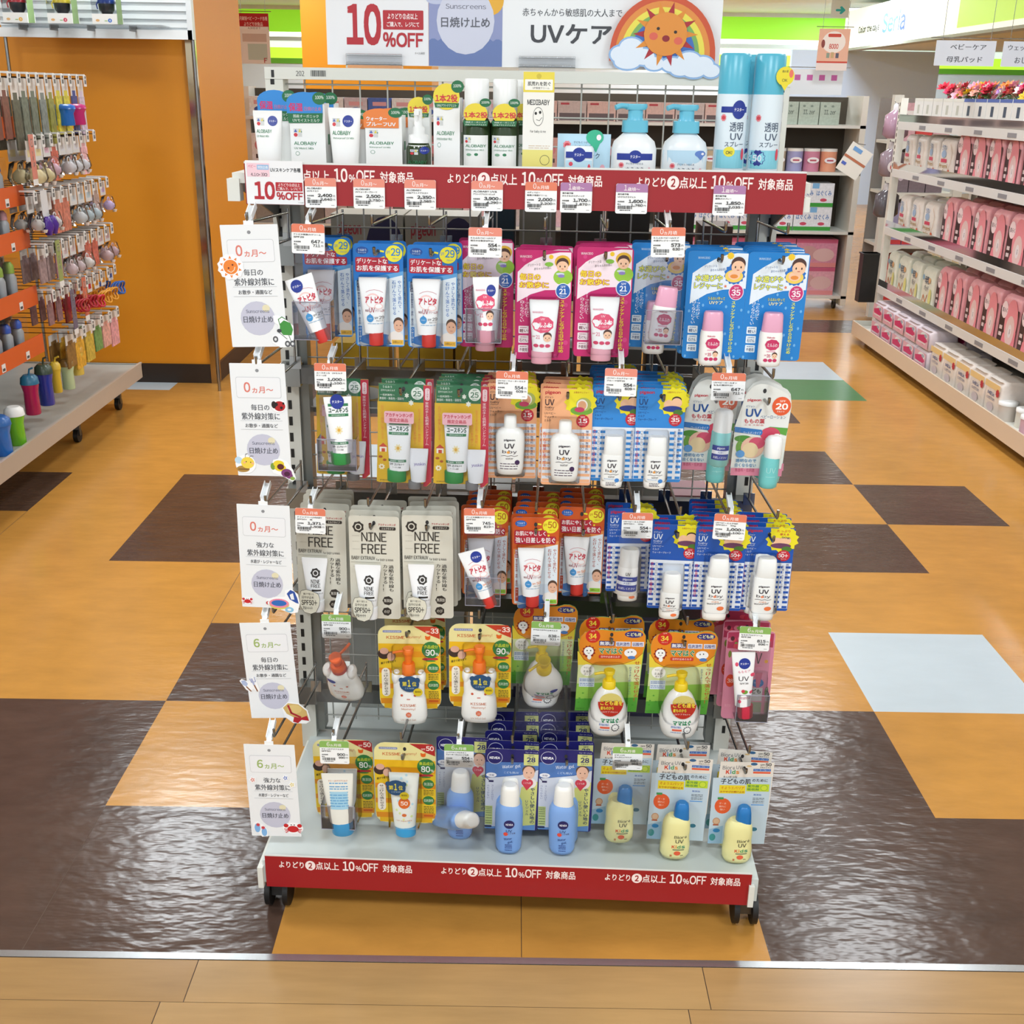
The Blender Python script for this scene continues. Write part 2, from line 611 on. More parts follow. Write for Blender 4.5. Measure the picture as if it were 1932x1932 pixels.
# orange pillar at the left with chrome corner strip and dark baseboard
OR = mat('#e0921a', .5, 0, 'orange_paint', .03, scale=300)
w = MB()
w.box(-3.2, 4.22, 0, -1.145, 5.27, CEIL, OR)
struct(w.build('wall_orange_pillar'))
w = MB()
w.box(-3.2, 4.208, 0, -1.15, 4.22, .1, mat('#2a1e15', .5))
w.box(-1.145, 4.225, 0, -1.133, 5.275, .1, mat('#3a281c', .5))
struct(w.build('baseboard_pillar'))
w = MB()
w.box(-1.17, 4.204, 0, -1.131, 4.214, CEIL, mat('#b8a88c', .12, 1))
w.box(-1.141, 4.204, 0, -1.129, 4.25, CEIL, mat('#b8a88c', .12, 1))
struct(w.build('trim_pillar_corner'))
w = MB()
w.box(-1.46, 9, 0, -.33, 9.9, CEIL, OR)
struct(w.build('wall_orange_far_pillar'))

# ================================================================ the middle rack
rack = empty('display_rack')
place(rack, 0, 0, 0)
tag(rack, 'white rolling wire-mesh display rack filled with hanging sunscreens, in the middle of the aisle', 'display rack')
def slots(b, x, y, z0, z1, step=.0333):
    z = z0
    while z < z1:
        b.box(x - .0035, y - .0006, z, x + .0035, y, z + .018, BLACK)
        z += step
for x in (0, .9):
    b = MB()
    b.box(x - .016, -.012, .1, x + .016, .03, 1.497, IVORY)
    b.box(x + (.016 if x < .5 else -.034), -.004, .14, x + (.034 if x < .5 else -.016), .03, 1.45, mat('#7d7f7a', .4, .4))
    slots(b, x - (.003 if x < .5 else -.003), -.012, .17, 1.47)
    b.build('upright', rack)
b = MB()
b.box(-.016, -.014, 1.478, .916, .032, 1.498, IVORY)
b.art((0, 0, 100, 10), (.012, 1.4965, .9, 1.479), -.014, [('t', '#555555', '202', 3.2, 2.5, 4.9, 7.5, .02), ('b', '#333333', 6.2, 1.8, 9.4, 7.6, 4), ('r', '#222222', -1.8, 2, -1.2, 9)])
b.build('top_rail', rack)
b = MB()
for k in range(17):
    x = .05 + k * .05
    b.tube([(x, .012, .16), (x, .012, 1.478)], .0016, WIRE, 5)
for k in range(27):
    z = .17 + k * .05
    b.tube([(.016, .009, z), (.884, .009, z)], .0016, WIRE, 5)
b.build('wire_mesh', rack)
BARS = (1.175, .945, .695, .472, .248)
for z in BARS:
    b = MB()
    b.prism(rrect(-.012, z - .016, .912, z + .016, .003), -.045, -.02, STEEL)
    for x in (-.012, .872):
        b.box(x, -.049, z - .021, x + .04, -.012, z + .021, mat('#8b8d8b', .25, .9))
    b.build('hook_bar', rack)
b = MB()      # base deck
DECK = mat('#c3cbc9', .22, 0, 'deck_enamel')
b.prism(rrect(-.008, -.1, .908, .1, .0), 0, 0, DECK) if 0 else None
b.box(.002, -.438, .1, .913, .02, .126, DECK)
b.box(.002, -.442, .078, .913, -.438, .126, DECK)
for x in (-.006, .896):
    b.box(x, -.45, .07, x + .01, .3, .115, IVORY)
b.box(-.006, .03, .1, .906, .34, .126, DECK)
b.build('base_deck', rack)
STRIP = mat('#98141c', .38, 0, 'red_strip')
RC = '#98141c'
def promo(x, w=300):
    f = x
    return [('t', '#f4e4e0', 'よりどり', f + 26, 10, f + 72, 24, .03), ('e', '#f4e4e0', f + 84, 17.5, 9.6, 10.5), ('t', RC, '2', f + 80.5, 11, f + 87.5, 24, .05), ('t', '#f4e4e0', '点以上', f + 94, 8.5, f + 137, 26, .03),
            ('t', '#f4e4e0', '10', f + 144, 5, f + 166, 26, .045), ('t', '#f4e4e0', '%', f + 168, 14, f + 179, 26, .03), ('t', '#f4e4e0', 'OFF', f + 180, 7, f + 210, 26, .03), ('t', '#f4e4e0', '対象商品', f + 218, 8.5, f + 272, 26, .03)]
def strip(parent, name, y, zt, h, x0=.0):
    b = MB()
    b.box(x0, y, zt - h, x0 + .892, y + .0012, zt, STRIP)
    b.box(x0, y, zt, x0 + .892, y + .0012, zt + .003, mat('#d9dcda', .3))
    it = promo(0) + promo(300) + promo(600)
    b.art((0, 0, 900, h * 1000), (x0, zt, x0 + .9, zt - h), y, it)
    return b.build(name, parent)
s1 = strip(rack, 'red_promotion_strip', -.4445, .138, .068, .008)
s1['label'] = 'red strip with white discount lettering along the base deck'
b = MB()      # top shelf
SF = -.285
b.box(-.012, SF + .004, 1.318, .912, -.005, 1.334, IVORY)
b.box(-.02, SF - .001, 1.29, .0, SF + .022, 1.325, IVORY)
b.box(.902, SF - .001, 1.29, .913, SF + .022, 1.312, IVORY)
b.build('top_shelf', rack)
for x in (-.004, .904):
    b = MB()
    b.prism([(x_, z_) for x_, z_ in ((0, 0),)] * 3, 0, 0, STEEL) if 0 else None
    vs = []
    pts = [(-.012, 1.318), (SF + .03, 1.318), (SF + .03, 1.305), (-.03, 1.24), (-.012, 1.21)]
    n = len(pts)
    for xx in (x - .0015, x + .0015):
        vs += [(xx, p[0], p[1]) for p in pts]
    b.add(vs, [tuple(range(n)), tuple(range(2 * n - 1, n - 1, -1))] + [(i, (i + 1) % n, (i + 1) % n + n, i + n) for i in range(n)], STEEL)
    b.build('shelf_bracket', rack)
s2 = strip(rack, 'red_promotion_strip', SF - .004, 1.349, .063, .0105)
s2['label'] = 'red strip with white discount lettering along the top shelf'
for x, y in ((.02, -.4), (.9, -.4), (.02, .28), (.88, .28)):
    b = MB()
    b.box(x - .014, y - .016, .062, x + .014, y + .02, .075, STEEL)
    b.box(x - .011, y - .02, .03, x + .011, y + .02, .064, mat('#55585a', .3, .8))
    c_ = b.build('caster', rack)
    b = MB()
    for s_ in (-.022, .012):
        rg = [(x + s_, y + .034 * math.cos(t * PI / 10), .035 + .034 * math.sin(t * PI / 10)) for t in range(20)]
        r3 = [(q[0] + .01, q[1], q[2]) for q in rg]
        b.add(rg + r3, [(i, (i + 1) % 20, (i + 1) % 20 + 20, i + 20) for i in range(20)], BLACK, True)
        b.add(rg, [tuple(range(20))], BLACK)
        b.add(r3, [tuple(range(19, -1, -1))], BLACK)
    b.build('wheel', c_)

# ---- hooks: one double-prong hook for every column of goods
def hook_mesh(L=.275):
    b = MB()
    b.box(-.011, .0, -.012, .011, .004, .012, CHROME)
    b.tube([(0, -.001, .055), (0, .0, 0)], .0022, CHROME, 6)
    b.tube([(0, 0, 0), (0, -L + .018, .0), (0, -L + .012, .004), (0, -L + .01, .012)], .0027, CHROME, 6)
    b.tube([(0, 0, .048), (0, -L, .048), (0, -L - .004, .052), (0, -L - .005, .064)], .0025, CHROME, 6)
    return b.mesh('hook_prongs')
HOOK = hook_mesh()
HOOKL = hook_mesh(.355)
def hook(u, row, label, group=None):
    long_ = row == 4
    o = bpy.data.objects.new('display_hook', HOOKL if long_ else HOOK)
    COL.objects.link(o)
    zb = BARS[row] + .028
    L = .34 if long_ else .26
    place(o, u, .0565 if u < .06 or u > .86 else .0515, zb, rx=-math.atan2(ZH[row] - zb, L))
    return tag(o, label, 'hook', group)
ZH = (1.213, .982, .737, .527, .318)
# ================================================================ goods: containers and printed cards
def cont(b, secs, m, cx=0, cy=0, ex=2.0, n=28, caps=True):
    secs = sorted(secs, key=lambda q: q[0])
    b.body(secs, m, n=n, ex=ex, cx=cx, cy=cy, caps=caps)
    def surf(x, z):
        q = secs[0]
        if z >= secs[-1][0]:
            a, d, e = secs[-1][1], secs[-1][2], (secs[-1][3] if len(secs[-1]) > 3 else ex)
        elif z <= q[0]:
            a, d, e = q[1], q[2], (q[3] if len(q) > 3 else ex)
        else:
            for i in range(len(secs) - 1):
                if secs[i][0] <= z <= secs[i + 1][0]:
                    t = (z - secs[i][0]) / (secs[i + 1][0] - secs[i][0] + 1e-9)
                    a = secs[i][1] * (1 - t) + secs[i + 1][1] * t
                    d = secs[i][2] * (1 - t) + secs[i + 1][2] * t
                    e = secs[i][3] if len(secs[i]) > 3 else ex
                    break
        k = min(.97, abs((x - cx) / (a + 1e-9)))
        return cy - d * (1 - k ** e) ** (1 / e)
    return surf
class Card:
    """a hanging pack: backing card, container, cap, clear blister; the hook hole is the origin"""
    def __init__(s, name, W, H, B, hole=.013):
        s.root = empty(name)
        s.W, s.H, s.B = W, H, B
        s.R = (-W / 2, hole, W / 2, hole - H)
        s.hole = hole
    def X(s, a):
        return s.R[0] + (a - s.B[0]) / (s.B[2] - s.B[0]) * s.W
    def Z(s, b_):
        return s.R[1] - (b_ - s.B[1]) / (s.B[3] - s.B[1]) * s.H
    def card(s, col, items, pts=None, r=.006, m=None, back='#d8d8d4', name='backing_card'):
        b = MB()
        q = [(s.X(pts[i]), s.Z(pts[i + 1])) for i in range(0, len(pts), 2)] if pts else rrect(s.R[0], s.R[3], s.R[2], s.R[1], r)
        b.prism(q, -.0004, .0, m or mat(col), mat(back))
        items = list(items) + [('e', '#2a2a2c', (s.B[0] + s.B[2]) / 2, s.B[1] + s.hole / s.H * (s.B[3] - s.B[1]), .003 / s.W * (s.B[2] - s.B[0]), .004 / s.H * (s.B[3] - s.B[1]))]
        b.art(s.B, s.R, -.0004, items)
        s.c = b.build(name, s.root)
        return s
    def tube(s, x0, x1, y0, xb0, xb1, y1, cap, capc, items, col='#eef0f2', depth=.022, name='tube', cy=None, part=None):
        b = MB()
        cx = s.X((x0 + x1) / 2)
        h0, h1 = (s.X(x1) - s.X(x0)) / 2, (s.X(xb1) - s.X(xb0)) / 2
        zt, zb = s.Z(y0), s.Z(y1)
        cy = -(depth / 2 + .002) if cy is None else cy
        secs = [(zt, h0, .0009, 6), (zt - .007, h0, .0011, 5)]
        for i in range(1, 7):
            t = i / 6
            secs.append((zt - .007 + (zb - zt + .007) * t, h0 + (h1 - h0) * t, .0011 + (depth / 2 - .0011) * math.sin(t * PI / 2), 3 - t))
        su = cont(b, secs, mat(col, .3), cx, cy)
        b.art(s.B, s.R, 0, items, surf=su)
        o = b.build(name, part or s.root)
        if cap:
            b = MB()
            c0, c1, y2 = cap
            hc = (s.X(c1) - s.X(c0)) / 2
            ccx = s.X((c0 + c1) / 2)
            z2 = s.Z(y2)
            cont(b, [(zb + .0005, hc * .99, depth * .5), (zb - .002, hc, depth * .52), (z2 + .002, hc, depth * .52), (z2, hc * .95, depth * .49)], mat(capc, .35), ccx, cy, n=32)
            b.build('cap', o)
        return s
    def bottle(s, secs, items, col='#f2f2ee', cx=0, caps=None, capc='#f2f2ee', name='bottle', depth=None, ex=2.6):
        """secs in source units: (y, x0, x1, depth)"""
        b = MB()
        d0 = max(q[3] for q in secs) / 2
        cy = -(d0 + .002)
        cxx = s.X((secs[0][1] + secs[0][2]) / 2)
        S = [(s.Z(q[0]), (s.X(q[2]) - s.X(q[1])) / 2, q[3] / 2) for q in secs]
        su = cont(b, S, mat(col, .28), cxx, cy, ex=ex)
        b.art(s.B, s.R, 0, items, surf=su)
        o = b.build(name, s.root)
        if caps:
            b = MB()
            S = [(s.Z(q[0]), (s.X(q[2]) - s.X(q[1])) / 2, q[3] / 2) for q in caps]
            cont(b, S, mat(capc, .28), s.X((caps[0][1] + caps[0][2]) / 2), cy, ex=ex)
            b.build('cap', o)
        return s
    def blister(s, x0, y0, x1, y1, depth, m=None, r=.005):
        b = MB()
        q = rrect(s.X(x0), s.Z(y1), s.X(x1), s.Z(y0), r)
        q = q if area2(q) > 0 else q[::-1]
        n = len(q)
        k = .92
        cx, cz = (s.X(x0) + s.X(x1)) / 2, (s.Z(y0) + s.Z(y1)) / 2
        q2 = [(cx + (x - cx) * k, cz + (z - cz) * (k + .04)) for x, z in q]
        vs = [(x, -.0006, z) for x, z in q] + [(x, -depth, z) for x, z in q2]
        b.add(vs, [(i, (i + 1) % n, (i + 1) % n + n, i + n) for i in range(n)], m or CLEAR, True)
        b.add(vs[n:], [tuple(range(n))], m or CLEAR)
        b.build('blister', s.root)
        return s
def lines(c, x0, x1, ys, h, seed=0):
    r = random.Random(seed)
    out = []
    for y in ys:
        x = x0
        while x < x1 - 2:
            w = min(x1 - x, (x1 - x0) * r.uniform(.08, .3))
            out.append(('r', c, x, y, x + w, y + h))
            x += w + (x1 - x0) * .04
    return out
def face(x, y, r, hair='#4b2e26', skin='#efc3a2'):
    return [('e', hair, x, y - r * .35, r * 1.02, r * .95), ('e', skin, x, y + r * .12, r * .95, r * .88), ('e', '#2a1a14', x - r * .4, y + r * .1, r * .1, r * .16), ('e', '#2a1a14', x + r * .4, y + r * .1, r * .1, r * .16), ('l', '#b0402f', r * .1, [x - r * .15, y + r * .5, x + r * .15, y + r * .5])]
TEST = '#17308f'
def tester(x, y, a, b_=None):
    b_ = b_ or a
    return [('e', TEST, x, y, a, b_), ('t', '#e8eaf4', 'テスター', x - a * .72, y - b_ * .16, x + a * .72, y + b_ * .22, .03)]
def outl(c1, c2, t, x0, y0, x1, y1, b1=.09, b2=.025):
    g = (x1 - x0) * .012
    return [('t', c1, t, x0 - g, y0 - g, x1 + g, y1 + g, b1), ('t', c2, t, x0, y0, x1, y1, b2)]

def atopita_tube(dx=0, dy=0, spf='29'):
    q = [('l', '#c87a84', 4, [1375, 800, 1410, 782, 1460, 774, 1510, 782, 1548, 800]), ('e', '#f0c9c6', 1445, 880, 75, 72), ('e', '#f0f1f2', 1445, 885, 64, 60), ('e', '#f0c9c6', 1505, 935, 42, 30), ('e', '#f0f1f2', 1505, 935, 34, 22),
         ('t', '#c3243f', 'アトピタ', 1368, 838, 1550, 905, .06), ('t', '#7a2438', '保湿', 1366, 968, 1402, 990), ('t', '#a3243f', 'UV', 1408, 950, 1468, 995, .02), ('t', '#a3243f', 'クリーム' + spf, 1472, 966, 1558, 990),
         ('p', '#3c8fcc', [1418, 1005, 1445, 1048, 1391, 1048]), ('e', '#3c8fcc', 1418, 1055, 36, 38), ('t', '#d8e8f4', 'うるおい', 1396, 1048, 1440, 1062), ('t', '#4a4a4a' if spf == '29' else '#e58a4a', 'SPF', 1462, 1040, 1502, 1060), ('t', '#4a4a4a' if spf == '29' else '#e58a4a', spf, 1508, 1030, 1554, 1062, .02), ('t', '#777777', 'PA+++', 1480, 1070, 1545, 1086)]
    return q + lines('#9db8cf', 1392, 1548, [1102], 8)
def atopita(kind):
    b29 = kind == '29'
    base, mid = ('#0f6fc0', '#5c9fd6') if b29 else ('#c8541a', '#d98a4a')
    c = Card('sunscreen_cream_pack', .083, .170, (1237, 335, 1745, 1362))
    vc = '#1a5fae' if b29 else '#a33a1c'
    it = [('p', mid, [1250, 700, 1745, 600, 1740, 1350, 1250, 1350]), ('p', '#d9e4ec', [1262, 760, 1735, 640, 1735, 1120, 1262, 1190]), ('p', '#c9d7e4', [1262, 1120, 1735, 1100, 1735, 1345, 1262, 1345]), ('e', '#3e74b8', 1470, 1290, 200, 60),
          ('e', '#e9df33', 1652, 430, 86, 82)]
    for a in (100, 130, 160, 190):
        t = math.radians(a)
        it.append(('l', '#e9df33', 18, [1652 + 105 * math.cos(t), 430 + 105 * math.sin(t), 1652 + 138 * math.cos(t), 430 + 138 * math.sin(t)]))
    num = '29' if b29 else '50'
    nc = '#2a7fc0' if b29 else '#b0641c'
    it += [('t', nc, 'SPF', 1574, 402, 1616, 432, .01), ('t', nc, num, 1622, 376, 1718, 452, .03), ('t', nc, 'PA+++', 1640, 470, 1705, 486),
           ('e', '#164b96' if b29 else '#1f5fb4', 1330, 405, 64, 38), ('t', '#e4eef6', 'うるおう', 1290, 388, 1372, 410, .02), ('t', '#b9d2ea', '日やけ止め', 1290, 418, 1372, 430)]
    if b29:
        it += [('r', '#b01c34', 1258, 470, 1592, 545, 18), ('r', '#b01c34', 1258, 530, 1705, 614, 18), ('t', '#f4eeee', 'デリケートな', 1272, 480, 1582, 532, .03), ('t', '#f4eeee', 'お肌を保護する', 1272, 546, 1690, 602, .03)]
    else:
        it += [('r', '#b01c34', 1258, 480, 1612, 560, 18), ('r', '#b01c34', 1258, 548, 1712, 640, 18), ('t', '#f4eeee', 'お肌にやさしく', 1272, 490, 1600, 542, .03), ('t', '#f4eeee', '強い日差しを防ぐ', 1272, 560, 1705, 625, .03)]
    it += [('v', vc, 'やさしく塗れて、', 1682, 690, 1724, 1010, .02), ('v', vc, '石けんで落とせる', 1626, 690, 1668, 1040, .02), ('r', '#1f2a5c' if b29 else '#b03a3a', 1266, 700, 1302, 800), ('v', '#d9e0ea', '無添加', 1268, 704, 1300, 796), ('v', '#26407e' if b29 else '#a5443a', '紫外線吸収剤・香料・着色料', 1272, 815, 1298, 1140), ('r', '#2a7ac8' if b29 else '#b8452a', 1272, 1155, 1306, 1315), ('v', '#e6eef4', 'ウォーター', 1276, 1165, 1302, 1305),
           ('e', '#e4e0dc', 1655, 1270, 80, 70), ('e', '#4f3a2e', 1685, 1118, 52, 58), ('e', '#d9ab90', 1685, 1150, 50, 62), ('e', '#3a2a24', 1668, 1142, 6, 5), ('e', '#3a2a24', 1706, 1142, 6, 5), ('l', '#a0584a', 4, [1675, 1182, 1700, 1182]), ('r', '#e2b23c' if b29 else '#8fc63c', 1612, 1290, 1732, 1338), ('t', '#5a3a1c', 'お得なふくろ', 1626, 1300, 1720, 1326)]
    c.card(base, it)
    c.tube(1300, 1588, 655, 1372, 1556, 1205, (1392, 1538, 1330), '#c8352f', atopita_tube(spf=num))
    c.blister(1286, 640, 1600, 1345, .027)
    return c.root
def baby_ride(x, y):
    return [('e', '#93c23a', x + 8, y + 150, 95, 78), ('e', '#dcae2c', x, y, 78, 66), ('e', '#c9d8e0', x - 20, y + 118, 42, 12), ('e', '#8a7ac0', x - 10, y + 138, 34, 16), *face(x, y + 38, 60)]
def wakodo(pink):
    if pink:
        c = Card('sunscreen_tube_pack', .092, .180, (610, 385, 1165, 1480))
        it = [('p', '#f1dfe7', [628, 600, 700, 530, 800, 470, 920, 425, 1040, 402, 1150, 402, 1155, 770, 1060, 770, 900, 775, 760, 820, 625, 900]),
              ('e', '#cf3a7e', 700, 1000, 26, 26), ('e', '#cf3a7e', 1120, 1300, 24, 24), ('e', '#cf3a7e', 690, 480, 20, 20), ('e', '#cf3a7e', 1110, 920, 22, 22), ('e', '#cf3a7e', 1020, 1440, 20, 20),
              ('t', '#f4dfe8', 'WAKODO', 648, 436, 766, 460, .02), ('t', '#5a4a4c', 'デリケートな', 724, 520, 852, 548, .01, .1), ('t', '#5a4a4c', '赤ちゃんのお肌に', 788, 556, 960, 582, .01, .1), ('e', '#ecc21e', 955, 448, 22, 22), ('e', '#7fb83c', 935, 520, 42, 22)]
        it += baby_ride(1068, 495)
        it += outl('#b01a3c', '#f0e02c', '毎日の', 648, 612, 856, 680, .1, .035) + outl('#b01a3c', '#f0e02c', 'お散歩に', 646, 694, 938, 756, .1, .035)
        it += [('e', '#e6eaf2', 1080, 780, 76, 78), ('e', '#1f5cae', 1080, 780, 68, 71), ('t', '#e6eaf6', 'SPF', 1054, 726, 1108, 750), ('t', '#f2f4fa', '21', 1042, 758, 1116, 812, .04), ('t', '#e6eaf6', 'PA++', 1050, 822, 1108, 838)]
        it += [('v', '#ecd62a', 'スキンケアしながら日やけ止め', 1052, 868, 1102, 1405, .03), ('v', '#f3e6ee', 'すーっとのびて', 700, 818, 748, 1050, .02), ('v', '#f3e6ee', '白くなりにくい', 654, 880, 702, 1100, .02)]
        for k, t in enumerate(('軽い', '石けん', '不使用')):
            y = 1138 + k * 97
            it += [('r', '#efe3e8', 645, y, 745, y + 76, 8), ('t', '#6a2a3c', t, 656, y + 30, 734, y + 66, .03)] + lines('#9a5a6a', 660, 730, [y + 12], 8, k)
        c.card('#c01c68', it)
        c.tube(750, 1045, 858, 778, 992, 1375, (780, 984, 1497), '#dba0ae', milk_tube())
        c.blister(738, 842, 1058, 1440, .027)
    else:
        c = Card('sunscreen_milk_pack', .098, .176, (605, 385, 1225, 1450))
        it = [('p', '#dfe9f2', [660, 600, 760, 530, 880, 460, 1000, 415, 1100, 398, 1215, 400, 1215, 740, 1120, 745, 980, 755, 820, 800, 650, 900]),
              ('t', '#bcd9f0', 'WAKODO', 705, 438, 826, 460, .02), ('t', '#4a6a9a', 'デリケートな', 776, 522, 905, 548, .01, .1), ('t', '#4a6a9a', '赤ちゃんのお肌に', 838, 556, 1008, 582, .01, .1), ('s', '#ecc41e', 1035, 425, 40, 38, 10, .75),
              ('s', '#1a6cc0', 1090, 600, 112, 108, 14, .85), ('e', '#ecca5a', 1085, 620, 92, 62), ('e', '#efc3a2', 1085, 610, 62, 45), ('e', '#e08a3a', 1085, 622, 40, 20), *face(1120, 525, 72), ('s', '#e07a5a', 1005, 720, 18, 18, 5, .5)]
        it += outl('#17508e', '#e8e84a', '水遊びや', 690, 610, 972, 676, .1, .035) + outl('#17508e', '#e8e84a', 'レジャーに', 684, 688, 975, 752, .1, .035)
        it += [('e', '#f0d8e4', 1120, 775, 78, 80), ('e', '#c42c6e', 1120, 775, 70, 72), ('t', '#f4e2ec', 'SPF', 1094, 724, 1146, 744), ('t', '#faf0f5', '35', 1072, 750, 1164, 810, .04), ('t', '#f4e2ec', 'PA+++', 1086, 818, 1150, 832)]
        it += outl('#17508e', '#e8e84a', 'うるおい守って', 836, 826, 1012, 858, .07, .02) + outl('#17508e', '#f2f2c0', 'UVケア', 852, 866, 990, 900, .07, .03)
        it += [('v', '#e8e84a', 'スキンケアしながら日やけ止め', 1080, 862, 1128, 1382, .03), ('v', '#e6f0f8', 'すーっとのびて', 716, 800, 764, 1050, .02), ('v', '#e6f0f8', '白くなりにくい', 672, 862, 720, 1100, .02)]
        for x, y in ((640, 1440), (650, 980), (1190, 960), (1030, 930), (790, 920), (1160, 1300), (1180, 1130), (730, 1010), (1040, 1200), (930, 800), (1150, 1430)):
            it.append(('e', '#6aaee2', x, y - 8 if y < 1440 else 1425, 12, 15))
        for k, t in enumerate(('軽い', '石けん', '不使用')):
            y = 1118 + k * 92
            it += [('r', '#e4eef4', 650, y, 752, y + 74, 8), ('t', '#2a4a7a', t, 662, y + 30, 740, y + 64, .03)] + lines('#6a8ab0', 666, 736, [y + 12], 8, k)
        c.card('#0f7cc8', it)
        milk_bottle(c)
    return c.root
def milk_tube():
    return [('r', '#e6a9b8', 782, 978, 890, 984), ('t', '#dba0b0', 'WAKODO', 785, 970, 888, 990), ('s', '#dc4c70', 888, 1100, 112, 84, 9, .93), ('t', '#f7dfe6', 'UV', 868, 1035, 908, 1056), ('t', '#fbf3f5', 'ミルふわ', 800, 1078, 980, 1130, .04), ('t', '#f7dfe6', 'ベビーUVケア', 828, 1140, 950, 1158),
            ('t', '#d8587a', 'SPF', 786, 1212, 818, 1228), ('t', '#d8587a', '21', 822, 1204, 864, 1240, .02), *face(938, 1228, 42), ('e', '#cf4468', 825, 1310, 26, 18), ('e', '#cf4468', 884, 1310, 26, 18), ('e', '#cf4468', 942, 1310, 26, 18)]
def milk_bottle_art():
    return [('t', '#c43a60', 'Wakodo', 836, 1180, 918, 1198, .03), ('s', '#c42c60', 898, 1262, 76, 56, 9, .93), ('t', '#f4dde6', 'ミルふわ', 846, 1246, 952, 1282, .03), ('r', '#e6b0c0', 846, 1322, 936, 1334), ('t', '#c43a60', 'SPF', 826, 1362, 850, 1376), ('t', '#c43a60', '35', 852, 1356, 890, 1388, .03), *face(932, 1372, 28), ('e', '#c42c60', 842, 1418, 22, 17), ('e', '#c42c60', 890, 1418, 22, 17), ('e', '#c42c60', 938, 1418, 22, 17)]
def milk_bottle(c):
    c.bottle([(1490, 800, 980, .018), (1478, 776, 1004, .023), (1440, 770, 1012, .025), (1180, 775, 1012, .025), (1142, 782, 1006, .024)], milk_bottle_art(), caps=[(1142, 786, 1004, .0235), (1130, 786, 1004, .024), (975, 802, 1000, .022), (955, 815, 990, .018)], capc='#dfa3bd')

def yuskin_tube(sticker=True):
    q = [('r', '#2d7a4c', 900, 618, 1092, 642), ('t', '#1f4a34', 'ユースキンS', 902, 652, 1088, 698, .05), ('r', '#2d7a4c', 898, 706, 1088, 730), ('t', '#dfe8e2', '日やけ止めミルク', 930, 711, 1056, 725), ('r', '#3c7a58', 892, 956, 1068, 980), ('t', '#dfe8e2', '無香料・無着色', 912, 961, 1050, 975), ('t', '#3a3a3a', 'SPF 25 PA++', 906, 990, 1050, 1010, .02), ('t', '#666666', 'ユースキン製薬', 932, 1020, 1018, 1034),
         ('s', '#e8d9a8', 990, 850, 40, 42, 8, .6), ('e', '#d9a83c', 990, 850, 14, 15)]
    return q
def yuskin():
    c = Card('sunscreen_and_hand_cream_set', .1, .189, (752, 262, 1312, 1250))
    it = [('r', '#1f6b42', 792, 285, 1226, 452), ('r', '#dcb31c', 778, 450, 1224, 1212), ('r', '#bd1f3c', 1222, 292, 1300, 1200), ('p', '#bd1f3c', [1222, 1200, 1290, 1200, 1250, 1240, 1222, 1240]),
          ('r', '#8fb59a', 802, 294, 955, 296), ('t', '#dfe9e0', 'うるおう', 830, 305, 920, 326, .02), ('t', '#dfe9e0', '日やけ止めミルク', 815, 336, 948, 356, .01), ('t', '#dfe9e0', '〜低刺激性〜', 806, 378, 945, 398, .01), ('t', '#dfe9e0', '無香料・無着色・弱酸性', 800, 408, 1035, 432, .01), ('e', '#e4ece4', 1163, 366, 60, 58), ('t', '#2a6a48', '25', 1122, 344, 1200, 394, .03), ('t', '#2a6a48', 'SPF', 1142, 318, 1184, 334), ('t', '#2a6a48', 'PA++', 1138, 402, 1188, 416),
          ('s', '#e6ebe0', 1062, 388, 24, 26, 6, .6), ('s', '#e6ebe0', 1103, 455, 28, 30, 6, .6),
          ('v', '#d8742a', '石けんで簡単に落とせる', 808, 480, 840, 800, .01), ('v', '#d8742a', 'お子さまのお肌や敏感肌に', 1168, 505, 1198, 850, .01), ('v', '#d8742a', '毎日の紫外線ケア', 1124, 640, 1154, 850, .01),
          ('r', '#f0ebdc', 794, 870, 862, 920), ('p', '#c8462c', [784, 874, 828, 836, 872, 874]), ('r', '#c8462c', 812, 888, 846, 920), ('e', '#a8521c', 802, 968, 20, 12), ('e', '#a8521c', 842, 998, 18, 12), ('s', '#f0ead2', 812, 1062, 34, 30, 8, .7), ('e', '#c8922c', 812, 1062, 10, 9),
          ('t', '#5a4a1c', '紫外線吸収剤不使用・ノンケミカル', 792, 1184, 1005, 1198, .01), ('r', '#ecd2d8', 1238, 316, 1282, 428, 16), ('v', '#bd1f3c', 'ユースキン', 1246, 322, 1274, 424), ('v', '#ecd8dc', '家族の手と低刺激ハンドクリーム', 1238, 440, 1274, 845, .01)]
    c.card('#dcb31c', it, pts=[792, 284, 1300, 290, 1300, 1200, 1250, 1242, 1224, 1240, 1224, 1214, 760, 1208, 778, 700])
    c.tube(872, 1118, 560, 872, 1066, 1065, (876, 1062, 1172), '#2c8a44', yuskin_tube())
    c.tube(1084, 1276, 862, 1072, 1216, 1172, (1080, 1204, 1240), '#77777a', [('t', '#7a68a8', 'yuskin', 1140, 985, 1250, 1020, .02)], col='#dfe1e6', depth=.018, name='small_tube')
    b = MB()
    b.art(c.B, c.R, -.0245, [('r', '#f0b9c2', 862, 505, 1146, 616, 16), ('t', '#c8324c', 'アカチャンホンポ', 876, 520, 1132, 558, .05), ('t', '#c8324c', '限定企画品', 912, 568, 1090, 602, .03)])
    b.build('pink_sticker', c.root)
    b = MB()
    b.add([(x, y, z) for x, z in rrect(c.R[0] - .002, c.R[3] - .004, c.R[2] + .002, c.R[1] + .004, .004) for y in (-.026,)], [tuple(range(20))], BAG)
    b.build('clear_bag', c.root)
    return c.root

